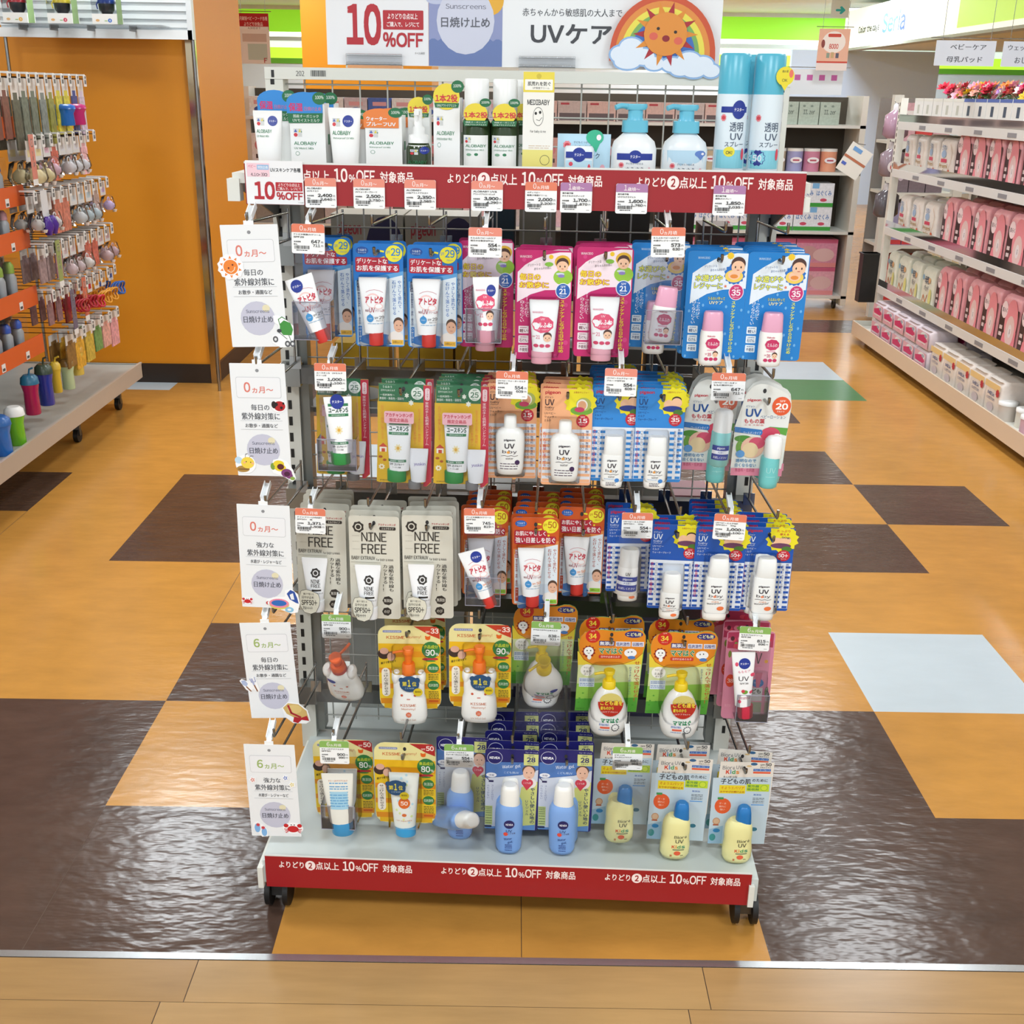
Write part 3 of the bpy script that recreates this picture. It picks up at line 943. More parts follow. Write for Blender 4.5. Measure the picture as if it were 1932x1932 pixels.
def pigeon(base, num, kind):
    """kind: wide (rounded milk bottle), slim, tall"""
    W, H = {'wide': (.086, .172), 'slim': (.083, .166), 'short': (.087, .163), 'tall': (.090, .160)}[kind]
    c = Card('sunscreen_bottle_pack', W, H, (0, 0, 100, 190))
    dk = '#3a2430' if kind == 'wide' else ('#143a72' if kind == 'slim' else '#dfe8f4')
    rd = '#c01f33'
    Y = '#e8dc22'
    it = []
    st = '#f0b489' if kind == 'wide' else base
    it += [('r', '#dfe5ee', 1, 79, 99, 184)]
    for k in range(9):
        y = 86 + k * 11.5
        if y > 178:
            break
        for x in ((2, 98),) if kind == 'wide' else ((2, 12), (18, 28), (72, 82), (88, 98)):
            it.append(('r', st, x[0], y, x[1], y + 5.4))
    it += [('p', Y, [52, 1.5, 95, 1.5, 98.5, 5, 98.5, 44, 82, 52, 66, 46, 55, 30]), ('s', Y, 76, 26, 33, 30, 13, .85), ('p', base, [98.6, 0, 99, 0, 99, 1])]
    if kind == 'wide':
        it += [('e', '#6da336', 78, 42, 22, 9), ('e', '#a9b45c', 82, 30, 15, 13), ('e', '#ecebe0', 79, 31, 11, 11), ('e', '#dfa67e', 79, 32, 8.5, 9), ('e', '#c23a62', 74, 40, 10, 5)]
    else:
        it += [('e', '#efc09c', 66, 32, 10, 10), ('e', '#3c2a20', 82, 22, 10, 7), ('e', '#efc09c', 82, 28, 11, 10), ('e', '#24388c' if kind == 'slim' else '#6a3a5c', 74, 40, 20, 6), ('e', '#4a7a30', 86, 47, 10, 6)]
    it += [('t', rd, 'pigeon', 6, 4.5, 36, 12.5, .06), ('t', dk, 'ピジョン', 6, 15.5, 22, 19), ('t', dk, 'UV', 6, 21, 24, 33, .03), ('t', dk, 'baby', 6, 34.5, 24, 40, 0), ('l', dk, .5, [6, 42, 9, 41, 12, 42.4, 15, 41, 18, 42.4, 23, 41]), ('t', dk, 'UVベビー', 5, 46, 27, 50.5, 0), ('t', dk, 'ウォーター' if kind == 'wide' else 'ミルク', 5, 53, 29 if kind == 'wide' else 18, 57.5, 0), ('t', dk, 'ミルク' if kind == 'wide' else 'ウォータープルーフ', 5, 60, 18 if kind == 'wide' else 42, 64.5, 0)]
    it += [('t', '#a8481c', 'お散歩やレジャー', 62, 5, 92, 9, .01), ('e', rd, 81, 62, 13, 12.5), ('t', '#f4e4e4', 'SPF', 76, 53, 86, 56), ('t', '#faf2f2', num, 72.5 if len(num) < 3 else 71, 57.5, 90, 66, .04), ('t', '#f4e4e4', 'PA+++', 75, 68, 87, 70.5)]
    if kind == 'tall':
        it += [('r', Y, 58, 2, 97, 22), ('t', rd, 'たっぷり', 64, 4, 90, 9.5, .03), ('t', rd, '使える', 70, 11.5, 88, 16.5, .03), ('t', '#22305c', '50g', 74, 19, 90, 24, .03)]
    it += [('v', rd, '石けんで簡単に落とせる！' if kind == 'wide' else 'ぬれても落ちにくく効果が長持ち', 3, 84, 9.5, 160, .02), ('v', '#3a3f6c', 'べたつかない・白くなりにくい', 12, 84, 18, 160, .0), ('v', '#3a3f6c', '無添加・無香料・無着色・低刺激', 88, 80, 94, 165, 0), ('v', '#3a3f6c', '生後０ヵ月から使える', 80, 84, 86, 150, 0)]
    c.card(base, it, r=.004)
    pt = [('t', '#2c2c30', 'pigeon', 0, 0, 0, 0)]
    def uv(x0, x1, y, s=1, wp=False, k2=None):
        w = x1 - x0
        f = lambda a: x0 + w * a
        q = [('t', '#2c2430', 'pigeon', f(.22), y, f(.72), y + 5 * s, .06), ('t', '#2c2430', 'UV', f(.25), y + 9 * s, f(.7), y + 19 * s, .04), ('t', '#4a4048', 'b by', f(.15), y + 22 * s, f(.8), y + 30 * s, .02), ('e', '#e8a04a' if not wp else '#f08a60', f(.42), y + 26.5 * s, w * .07, 2.6 * s),
             ('l', '#3a3038', .8 * s, [f(.1), y + 34 * s, f(.25), y + 32.6 * s, f(.4), y + 34.4 * s, f(.55), y + 32.6 * s, f(.7), y + 34.4 * s, f(.85), y + 32.8 * s]), ('t', '#e89a6a' if wp else '#3a3038', 'milk' if wp else 'water', f(.3), y + 37 * s, f(.65), y + 41 * s, .01)]
        if wp:
            q += [('t', '#3a3038', 'Waterproof', f(.08), y + 43 * s, f(.75), y + 48 * s, .02, .1), ('e', '#ee7a44', f(.72), y + 55 * s, w * .17, 5 * s)]
        elif kind == 'slim':
            q += [('t', '#4a9ad8', 'Waterproof', f(.1), y + 42.5 * s, f(.6), y + 46 * s, .01), ('e', '#3c86d0', f(.76), y + 47 * s, w * .12, 4.6 * s)] + lines('#554a55', f(.2), f(.72), [y + 52 * s, y + 55 * s, y + 58 * s], 1.3, 3)
        else:
            q += [('e', '#3c2050', f(.82), y + 47 * s, w * .11, 5 * s)] + lines('#4a3048', f(.05), f(.85), [y + 49 * s, y + 54 * s, y + 59 * s], 1.4, 3)
        return q
    if kind == 'wide':
        c.bottle([(174, 27, 67, .02), (172, 22, 72, .026), (160, 19.5, 74.5, .03), (110, 17, 77, .031), (94, 18, 76, .03), (86, 22, 72, .026), (81, 32, 62, .02)], uv(25, 70, 100), caps=[(81.5, 33, 61, .02), (80, 34, 60, .0205), (58, 34.5, 59.5, .0185), (56, 37, 57, .015)])
        c.blister(14, 54, 80, 178, .034)
    elif kind == 'slim':
        c.bottle([(196, 26, 62, .02), (194, 22, 66, .025), (186, 21, 67, .026), (130, 23, 67, .026), (128, 24, 66, .025)], uv(24, 64, 136, .9), caps=[(128, 25, 66, .0245), (126, 25, 66, .025), (94, 28, 68 - 2, .023), (91, 31, 62, .018)])
        c.blister(20, 82, 70, 182, .03)
    elif kind == 'short':
        c.bottle([(201, 29, 62, .02), (199, 25, 66, .025), (190, 24, 67, .026), (143, 26, 68 - 1, .026), (141, 27, 66, .025)], uv(27, 64, 150, .72, True), caps=[(141, 28, 67, .0245), (139, 28, 67, .025), (103, 31, 68 - 1, .023), (100, 34, 63, .018)])
        c.blister(22, 86, 72, 180, .03)
    else:
        c.bottle([(201, 26, 64, .02), (199, 22, 68, .026), (190, 21, 69, .028), (104, 25, 71 - 2, .028), (102, 26, 68, .026)], uv(24, 66, 118, .95, True), caps=[(102, 27, 68, .026), (100, 27, 68, .027), (63, 31, 70 - 3, .025), (60, 34, 64, .02)])
        c.blister(20, 56, 74, 184, .032)
    return c.root

def momo():
    c = Card('peach_leaf_lotion_pack', .095, .166, (1115, 290, 1735, 1340))
    it = [('t', '#c01f33', 'pigeon', 1245, 458, 1395, 495, .06), ('t', '#2a5a8a', 'ピジョン', 1240, 532, 1330, 555), ('t', '#1d4f94', 'UV', 1238, 570, 1412, 660, .05), ('t', '#3a5a8a', 'ベビーローション', 1405, 636, 1685, 676, 0), ('t', '#c02f3c', 'ももの葉', 1228, 678, 1455, 732, .03), ('t', '#c8606a', 'エキス配合', 1230, 740, 1450, 758, 0),
          ('e', '#e2592a', 1625, 535, 104, 104), ('t', '#f8ede4', 'SPF', 1600, 468, 1668, 490), ('t', '#fbf6f0', '20', 1560, 502, 1696, 572, .06), ('t', '#f8ede4', 'PA++', 1582, 584, 1664, 604),
          ('p', '#5a9e3c', [1440, 800, 1520, 764, 1720, 776, 1708, 860, 1600, 830]), ('e', '#c8445c', 1530, 850, 110, 80), ('e', '#4a8e34', 1235, 905, 100, 38), ('p', '#2a72b8', [1130, 772, 1430, 800, 1445, 830, 1430, 862, 1130, 830]), ('t', '#dfe9f4', 'ロールオンタイプ', 1230, 822, 1425, 850, .01), ('e', '#6aa03c', 1200, 1000, 40, 70), ('e', '#e2b8a0', 1345, 1000, 130, 120), ('e', '#c8506a', 1390, 950, 90, 66), ('e', '#e0caa0', 1320, 1030, 90, 86),
          ('e', '#5a96ce', 1215, 1075, 50, 42), ('t', '#4a86b4', '透明なので', 1170, 1130, 1400, 1170, .03), ('t', '#4a86b4', '白くならない', 1165, 1180, 1402, 1222, .03), ('r', '#d8849c', 1124, 1236, 1700, 1320), ('t', '#a83a5c', '無香料・低刺激', 1172, 1236, 1390, 1278, .01)]
    pts = [1130, 770, 1190, 540, 1230, 400, 1290, 325, 1370, 295, 1450, 300, 1560, 340, 1680, 400, 1720, 450, 1735, 540, 1725, 700, 1690, 1250, 1650, 1335, 1120, 1300]
    c.card('#e2e4df', it, pts=pts)
    c.bottle([(1415, 1450, 1610, .022), (1400, 1430, 1630, .028), (1340, 1425, 1638, .03), (1090, 1448, 1652, .03), (1070, 1452, 1648, .029)], [('t', '#9fdcda', 'UV', 1480, 1170, 1590, 1230, .02), ('r', '#9fdcda', 1480, 1270, 1590, 1276)], col='#6fc4c4', caps=[(1072, 1462, 1650, .028), (1060, 1462, 1650, .029), (880, 1472, 1664, .027), (845, 1500, 1634, .022), (835, 1525, 1610, .012)], capc='#eef0ee', ex=2.1)
    return c.root
def ninefree():
    c = Card('sunscreen_pouch_pack', .091, .200, (1400, 300, 1790, 1125))
    DK = '#2e2a26'
    it = [('s', DK, 1474, 388, 46, 46, 7, .85), ('e', '#d9d6c8', 1474, 388, 26, 26), ('e', DK, 1474, 388, 18, 18), ('t', '#b0303c', 'アカチャンホンポ', 1628, 356, 1762, 374, .03), ('r', DK, 1636, 382, 1762, 408, 10), ('t', '#ddd8cc', 'ミルクタイプ', 1654, 387, 1746, 403, .01),
          ('t', DK, 'NINE', 1496, 428, 1690, 500, .012), ('t', DK, 'FREE', 1494, 520, 1688, 598, .012), ('t', DK, 'BABY EXTRAUV', 1416, 618, 1598, 646, .02), ('t', DK, 'for BABY & MAMA', 1606, 634, 1740, 654, .01),
          ('v', DK, '過酷な紫外線も', 1700, 684, 1742, 902, .02), ('v', DK, 'カットする!!', 1654, 680, 1696, 902, .02), ('r', '#b8b4a6', 1410, 664, 1640, 668), ('s', DK, 1690, 975, 42, 38, 7, .9), ('t', '#ddd8cc', '無添加', 1660, 960, 1720, 988, .01), ('s', DK, 1682, 1065, 38, 36, 7, .9), ('t', '#ddd8cc', 'のび', 1660, 1052, 1704, 1078, .01)] + lines('#c2beb0', 1425, 1480, [455, 500, 560, 700], 6, 4)
    b = MB()
    q = rrect(c.R[0], c.R[3], c.R[2], c.R[1], .006)
    c.card('#d3d0c2', it)
    def nt():
        return [('s', DK, 1558, 782, 40, 40, 7, .85), ('e', '#e8e8e8', 1558, 782, 22, 22), ('e', DK, 1558, 782, 15, 15), ('t', DK, 'NINE', 1522, 832, 1594, 862, .02), ('t', DK, 'FREE', 1522, 868, 1596, 896, .02), ('r', DK, 1528, 910, 1600, 924), ('t', '#555555', 'BABY EXTRA UV', 1540, 936, 1612, 948, 0)]
    c.tube(1448, 1650, 668, 1500, 1650 - 30, 1010, (1504, 1618, 1098), '#eceef0', nt(), depth=.021)
    b = MB()
    pts = [(1432, 968), (1450, 915), (1490, 905), (1530, 915), (1580, 938), (1592, 975), (1586, 1030), (1560, 1085), (1520, 1102), (1470, 1090), (1440, 1040)]
    b.art(c.B, c.R, -.0265, [('p', DK, [w for p in pts for w in (p[0] + (p[0] - 1510) * .03, p[1] + (p[1] - 1005) * .03)]), ('p', '#d9d7c6', [w for p in pts for w in p]), ('t', DK, '親子で使える', 1466, 930, 1546, 948, .01), ('t', DK, '日やけ止め', 1454, 955, 1546, 978, .02), ('t', DK, 'SPF50+', 1448, 988, 1572, 1030, .03), ('t', DK, 'PA++++', 1460, 1040, 1535, 1068, .02)])
    b.build('badge_sticker', c.root)
    return c.root

def kiss_art(n33):
    num, pc = ('33', '90') if n33 else ('50', '80')
    rd = '#c23c24' if n33 else '#b02428'
    it = [('r', '#e8b61c', 108, 395, 738, 470), ('r', '#e8a01c', 108, 470, 738, 530), ('r', '#e6c22a', 108, 530, 738, 640), ('r', '#dd8e1c', 108, 640, 738, 690), ('r', '#e6c22a', 108, 690, 738, 800), ('r', '#dd8e1c', 108, 800, 738, 850), ('r', '#e6c22a', 108, 850, 738, 950), ('p', '#d88a1c', [112, 950, 735, 950, 728, 1005, 118, 1005]), ('r', '#e0ae1c', 150, 1005, 700, 1052),
          ('p', rd, [470, 222, 700, 222, 732, 250, 735, 345, 640, 310]), ('t', '#f6e6dc', num, 642, 240, 722, 290, .04), ('t', '#f6e6dc', 'SPF', 590, 266, 636, 284), ('r', '#8a90b0', 155, 262, 348, 286, 10), ('t', '#dfe2ee', 'マイルドジェルN', 172, 267, 330, 281),
          ('t', '#c86a3c', 'KISSME', 192, 318, 378, 348, .03), ('t', '#cf7a52', 'Mommy!', 398, 318, 545, 350, 0, .05), ('e', '#e0641c', 612, 338, 26, 18), ('e', '#e0641c', 592, 322, 9, 8), ('e', '#e0641c', 632, 322, 9, 8),
          ('e', '#2e7a3c', 642, 455, 94, 84), ('t', '#c8d23c', '食品成分', 568, 405, 715, 440, .03), ('t', '#f2f4ee', pc, 588, 450, 682, 512, .04), ('t', '#f2f4ee', '%', 688, 482, 722, 512), ('e', '#b8323c', 610, 548, 60, 14), ('e', '#b8323c', 680, 545, 36, 12), ('e', '#3c8a3c', 640, 565, 50, 8),
          ('e', '#2e7a3c', 662, 638, 60, 48), ('t', '#c8dcc0', '無添加', 616, 620, 708, 656, .02), ('e', '#2e7a3c', 662, 812, 60, 48), ('t', '#c8dcc0', '低刺激性', 612, 796, 712, 828, .02)]
    it += lines('#3a3424', 612, 716, [700, 716, 732, 748], 7, 5) + lines('#3a3424', 612, 716, [876, 892, 908, 924, 940], 7, 6) + [('r', '#c8581c', 612, 966, 712, 986, 8)]
    it += [('e', '#3a2a26', 160, 500, 62, 52), ('e', '#d8a893', 165, 470, 45, 32), ('e', '#8a6a4c', 240, 520, 42, 50), ('e', '#dcb09a', 232, 528, 38, 40), ('t', '#3a3424', '親子で使えます', 128, 582, 285, 606, .02, .2), ('r', '#efe9dc', 132, 640, 216, 930, 40), ('v', '#3a342c', 'せっけんで落とせるよ', 150, 655, 200, 918, .02)]
    return it
BADGE = [('e', '#1f4a72', 435, 715, 100, 80), ('e', '#1f4a72', 355, 675, 28, 26), ('e', '#1f4a72', 515, 675, 28, 26), ('t', '#e0cf3c', '第', 362, 690, 408, 735, .03), ('t', '#e8d84a', '1', 418, 672, 446, 740, .06), ('t', '#e0cf3c', '位', 462, 690, 506, 735, .03), ('t', '#b8cfe0', 'こどもUV', 388, 748, 482, 764, .01), ('e', '#d0b824', 520, 795, 48, 40), ('t', '#6a5a14', '敏感肌', 490, 780, 552, 800, .02)]
def bear_bottle(b, X, Z, cx, d=.03, col='#eeeeea'):
    """body with two round ears, narrow neck and wide belly"""
    S = [(Z(1150), 125, .6), (Z(1135), 165, .9), (Z(1080), 184, 1), (Z(1000), 182, 1), (Z(900), 172, 1), (Z(860), 158, .95), (Z(800), 160, .95), (Z(740), 158, .92), (Z(705), 130, .8), (Z(680), 95, .65), (Z(655), 72, .5)]
    k = X(1) - X(0)
    secs = [(z, w * k, d / 2 * q) for z, w, q in S]
    su = cont(b, secs, mat(col, .28), cx, -(d / 2 + .002), ex=2.5)
    for s in (-1, 1):
        b.body([(Z(740), 36 * k, d * .3), (Z(700), 50 * k, d * .38), (Z(655), 48 * k, d * .36), (Z(626), 28 * k, d * .2)], mat(col, .28), n=16, cx=cx + s * 126 * k, cy=-(d / 2 + .002))
    return su
def kiss_bottle_art():
    return [('e', '#c8583c', 352, 840, 13, 12), ('e', '#c8583c', 486, 840, 13, 12), ('r', '#cf8a7c', 402, 872, 436, 883), ('t', '#c87a5a', 'KISSME', 336, 926, 496, 952, .02), ('t', '#cf8a6a', 'Mommy!', 346, 966, 488, 992, 0), ('s', '#d8643c', 418, 1035, 32, 30, 10, .75), ('t', '#f2e2da', '33', 402, 1024, 434, 1048, .01), ('t', '#c9a89a', 'UV Mild Gel', 338, 1074, 495, 1096, 0)]
def pump_part(b, cx, cy, z0, k, col, spout=-1, h=.055, up=.5):
    m = mat(col, .3)
    b.body([(z0, .0125 * k, .0125 * k), (z0 + h * .36, .0122 * k, .0122 * k), (z0 + h * .42, .0105 * k, .0105 * k)], m, n=20, cx=cx, cy=cy, ex=2)
    b.body([(z0 + h * .4, .0065 * k, .0065 * k), (z0 + h * .8, .0075 * k, .0075 * k)], m, n=16, cx=cx, cy=cy, ex=2)
    b.body([(z0 + h * .78, .0095 * k, .0095 * k), (z0 + h * .97, .0105 * k, .0105 * k), (z0 + h, .009 * k, .009 * k)], m, n=20, cx=cx, cy=cy, ex=2)
    return m
def kiss33():
    c = Card('bear_pump_gel_pack', .116, .174, (105, 215, 740, 1060))
    c.card('#e6dc9a', kiss_art(True), r=.02)
    b = MB()
    su = bear_bottle(b, c.X, c.Z, c.X(420))
    b.art(c.B, c.R, 0, kiss_bottle_art(), surf=su)
    o = b.build('bottle', c.root)
    b = MB()
    m = pump_part(b, c.X(420), -.017, c.Z(650), 1.0, '#ee7622', h=c.Z(395) - c.Z(650))
    b.tube([(c.X(420), -.017, c.Z(425)), (c.X(330), -.017, c.Z(432)), (c.X(262), -.017, c.Z(446))], .0026, m, 8)
    b.build('pump', o)
    b = MB()
    b.art(c.B, c.R, -.0345, BADGE)
    b.build('badge_sticker', c.root)
    c.blister(240, 395, 600, 640, .03, r=.01)
    return c.root
def kiss50():
    c = Card('waterproof_gel_tube_pack', .114, .173, (105, 215, 740, 1060))
    c.card('#e6dc9a', kiss_art(False), r=.02)
    ta = kiss50_tube_art()
    c.tube(265, 578, 480, 315, 540, 1030, (322, 536, 1128), '#3a9cd0', ta, col='#e9ede6', depth=.026)
    b = MB()
    b.art(c.B, c.R, -.029, [(q[0], q[1]) + tuple((v - 90 if i in (0, 2) and q[0] in 'tr' else v) for i, v in enumerate(q[2:])) if 0 else q for q in badge_shift(-88, -120)])
    b.build('badge_sticker', c.root)
    c.blister(250, 465, 594, 1040, .031)
    return c.root
def badge_shift(dx, dy):
    out = []
    for q in BADGE:
        if q[0] == 'e':
            out.append(('e', q[1], q[2] + dx, q[3] + dy, q[4], q[5]))
        else:
            out.append(('t', q[1], q[2], q[3] + dx, q[4] + dy, q[5] + dx, q[6] + dy, q[7]))
    return out
def kiss50_tube_art():
    r = random.Random(3)
    q = []
    for i in range(16):
        q.append(('e', r.choice(['#d9e6a0', '#b9dcea', '#e6e6a0', '#c3e0ec']), r.uniform(310, 540), 500 + i * 31, 12, 12))
    return q + [('e', '#dd6a2a', 425, 770, 62, 54), ('t', '#f8ece0', '50', 388, 752, 462, 790, .03), ('e', '#d8703c', 425, 890, 24, 16), ('t', '#d89a7a', 'UV Aqua Milk', 345, 940, 505, 958, .01)]
def mama_art():
    it = [('p', '#e2c83c', [360, 560, 520, 660, 1130, 560, 1120, 760, 370, 760]), ('p', '#cfd8a0', [372, 720, 1118, 700, 1112, 980, 362, 980]), ('p', '#8fbe4c', [362, 940, 1108, 900, 1092, 1130, 352, 1130]), ('p', '#4f9e34', [354, 1120, 1094, 1090, 1086, 1262, 350, 1260]),
          ('p', '#df861e', [372, 480, 392, 400, 440, 345, 520, 320, 640, 310, 800, 325, 920, 318, 990, 296, 1060, 296, 1120, 322, 1152, 370, 1158, 450, 1130, 560, 1040, 640, 900, 690, 700, 715, 540, 700, 440, 650, 385, 570]),
          ('l', '#b85a14', 8, [385, 575, 440, 655, 540, 708, 700, 722, 900, 698, 1040, 648, 1132, 566]),
          ('e', '#c8281e', 535, 385, 86, 76), ('t', '#f2d84a', '34', 486, 355, 580, 412, .04), ('t', '#f2c8b0', 'SPF', 508, 318, 562, 334), ('t', '#f2c8b0', 'PA+++', 500, 422, 572, 436),
          ('e', '#2c2c78', 1016, 356, 108, 38), ('t', '#ece8a8', 'こども用', 932, 336, 1100, 376, .04), ('r', '#2c2c78', 612, 436, 790, 492), ('t', '#f0f0f4', '無添加', 620, 442, 780, 486, .04), ('r', '#dfe0ec', 808, 440, 980, 496), ('t', '#2c2c78', '低刺激性', 814, 448, 974, 490, .02), ('r', '#dfe0ec', 996, 440, 1138, 496), ('t', '#2c2c78', '弱酸性', 1004, 448, 1130, 490, .02),
          *outl('#e8f0dc', '#1f7a44', 'ママはぐ', 612, 512, 892, 584, .1, .05), ('r', '#c8382c', 612, 596, 885, 636, 14), ('t', '#f2e4dc', '日やけ止めミルク', 640, 604, 860, 628, .02),
          ('s', '#8a1c14', 492, 562, 84, 74, 11, .78), ('e', '#f0efec', 492, 558, 58, 50), ('e', '#2a2a2a', 472, 550, 8, 8), ('e', '#2a2a2a', 514, 550, 8, 8), ('l', '#2a2a2a', 5, [480, 575, 492, 584, 506, 575]), ('e', '#f0efec', 500, 625, 24, 28),
          ('e', '#eef0f2', 985, 568, 74, 48), ('e', '#4a78b8', 1000, 622, 46, 20), ('e', '#2a2a2a', 960, 560, 7, 8), ('e', '#2a2a2a', 1000, 556, 7, 8),
          ('e', '#f0eee6', 484, 778, 84, 68), ('t', '#4a4640', 'ミルク', 436, 778, 530, 806, .03), ('t', '#4a4640', 'タイプ', 446, 814, 522, 834, .01), ('t', '#4a4640', 'やさしい', 440, 738, 526, 760, 0), ('r', '#d3dde6', 388, 868, 572, 975, 5)] + lines('#5a7ab0', 398, 562, [882, 900, 932, 952], 7, 8)
    it += [('v', '#b8462c', 'せっけんで落とせる！', 1036, 660, 1108, 1140, .02), ('v', '#4a5a8a', 'お子さまの肌にやさしい', 976, 726, 1012, 1060, 0), ('t', '#3a5a2a', 'ミルクタイプ', 362, 1226, 460, 1242)]
    for x, y in ((440, 1050), (400, 1110), (470, 1120), (1040, 1180), (390, 1160)):
        it.append(('s', '#3c8e2c', x, y, 22, 14, 5, .3))
    return it
def mama_label():
    return [('t', '#1f8a58', 'ママはぐ', 645, 1182, 858, 1238, .06), ('s', '#3a4048', 818, 1295, 54, 50, 12, .72), ('e', '#eeeeec', 818, 1293, 36, 33), ('l', '#3a4048', 5, [806, 1300, 818, 1306, 830, 1300]), ('r', '#e0654c', 640, 1282, 752, 1306, 10)] + lines('#4a6ab0', 626, 745, [1248, 1262, 1320], 7, 9)
def mama_body(b, X, Z, cx, cy, d=.05):
    k = X(1) - X(0)
    S = [(1430, 130, .5), (1415, 170, .75), (1370, 205, .95), (1280, 232, 1), (1200, 234, 1), (1100, 215, .98), (1020, 180, .9), (950, 140, .75), (905, 96, .55), (890, 80, .5)]
    return cont(b, [(Z(y), w * k, d / 2 * q) for y, w, q in S], mat('#efefec', .27), cx, cy, ex=2.2, n=36)
def mama():
    c = Card('pump_milk_pack', .128, .174, (345, 290, 1165, 1270))
    c.card('#8fbe4c', mama_art(), pts=[372, 470, 392, 400, 440, 345, 520, 318, 640, 306, 800, 320, 920, 314, 990, 292, 1060, 292, 1122, 318, 1155, 370, 1160, 450, 1140, 560, 1088, 1262, 348, 1262, 380, 700])
    b = MB()
    cx = c.X(735)
    su = mama_body(b, c.X, c.Z, cx, -.027)
    b.art(c.B, c.R, 0, mama_label(), surf=su)
    o = b.build('bottle', c.root)
    b = MB()
    m = pump_part(b, cx, -.027, c.Z(892), 1.0, '#e6c81c', h=c.Z(690) - c.Z(892))
    b.tube([(cx, -.027, c.Z(725)), (c.X(640), -.027, c.Z(728)), (c.X(560), -.027, c.Z(745))], .0026, m, 8)
    b.build('pump', o)
    b = MB()
    n = 16
    q = [(c.X(752 + 150 * math.cos(PI + PI * i / n)), c.Z(985 - 170 * math.sin(PI + PI * i / n))) for i in range(n + 1)]
    b.art(c.B, c.R, -.0535, [('p', '#b8281c', [w for i in range(n + 1) for w in (752 + 150 * math.cos(PI * i / n), 985 + 170 * math.sin(PI * i / n))]), ('p', '#d8c870', [w for i in range(n + 1) for w in (752 + 132 * math.cos(PI * i / n), 975 - 92 * math.sin(PI * i / n))]), *outl('#8a1c1c', '#ecd040', 'こども達を', 630, 965, 890, 1022, .09, .04), *outl('#8a1c1c', '#ecd040', '産ものから', 634, 1034, 790, 1076, .08, .04), ('t', '#f2c8c0', 'UVケア PA++', 650, 1090, 840, 1110, .01)])
    b.build('round_sticker', c.root)
    c.blister(500, 676, 968, 1240, .054, r=.02)
    return c.root
def rose():
    c = Card('rose_print_cream_pack', .088, .183, (470, 480, 945, 1395))
    r = random.Random(5)
    it = [('p', '#b03a5a', [480, 500, 640, 490, 930, 500, 930, 640, 700, 620, 560, 660, 480, 660])]
    for i in range(16):
        it.append(('e', r.choice(['#c02c44', '#d04a5c', '#5a2a34', '#7a9a4c', '#d8788c']), r.uniform(500, 910), r.uniform(515, 640), r.uniform(14, 34), r.uniform(12, 28)))
    it += [('e', '#7a8a3c', 512, 720, 16, 36), ('t', '#4a3a44', 'UV', 700, 700, 832, 812, .01), ('r', '#d86a80', 756, 834, 836, 838), ('e', '#e0a030', 878, 785, 18, 18), ('e', '#d0442c', 536, 995, 46, 66), ('t', '#f0d8d0', '38', 506, 975, 566, 1015, .02), ('e', '#2c6ea8', 812, 1010, 60, 46), ('t', '#d0e0ec', 'やさしい', 778, 1000, 848, 1018, 0), ('r', '#c8ccc6', 752, 1060, 866, 1198), ('t', '#2a3a34', 'ども', 760, 1072, 850, 1120, .04), ('e', '#6a8a4c', 908, 1100, 18, 60), ('p', '#c4657e', [780, 900, 852, 900, 830, 1060, 800, 1060]), ('t', '#e8a8bc', '無添加', 500, 1240, 560, 1270, .01), ('r', '#8a9a7a', 750, 1210, 868, 1320)]
    c.card('#d98aa2', it, r=.008)
    c.blister(700, 880, 900, 1340, .02)
    return c.root
def rose_tube_art():
    return [*tester(655, 770, 58, 52), ('e', '#d84a6a', 578, 775, 16, 20), ('e', '#d84a6a', 735, 880, 22, 18), ('t', '#d85a78', 'ももセア', 592, 838, 712, 862, .0, .1), ('t', '#4a4448', 'UV', 596, 892, 698, 935, .01), ('t', '#4a4448', 'SPF38', 606, 952, 692, 968), ('e', '#6a9a3c', 658, 1045, 30, 20), ('e', '#c83a4c', 640, 1035, 18, 16), ('e', '#d84a6a', 720, 1052, 18, 16), ('e', '#d84a6a', 605, 1140, 16, 18)] + lines('#b87a84', 602, 720, [1096, 1108], 6, 2)
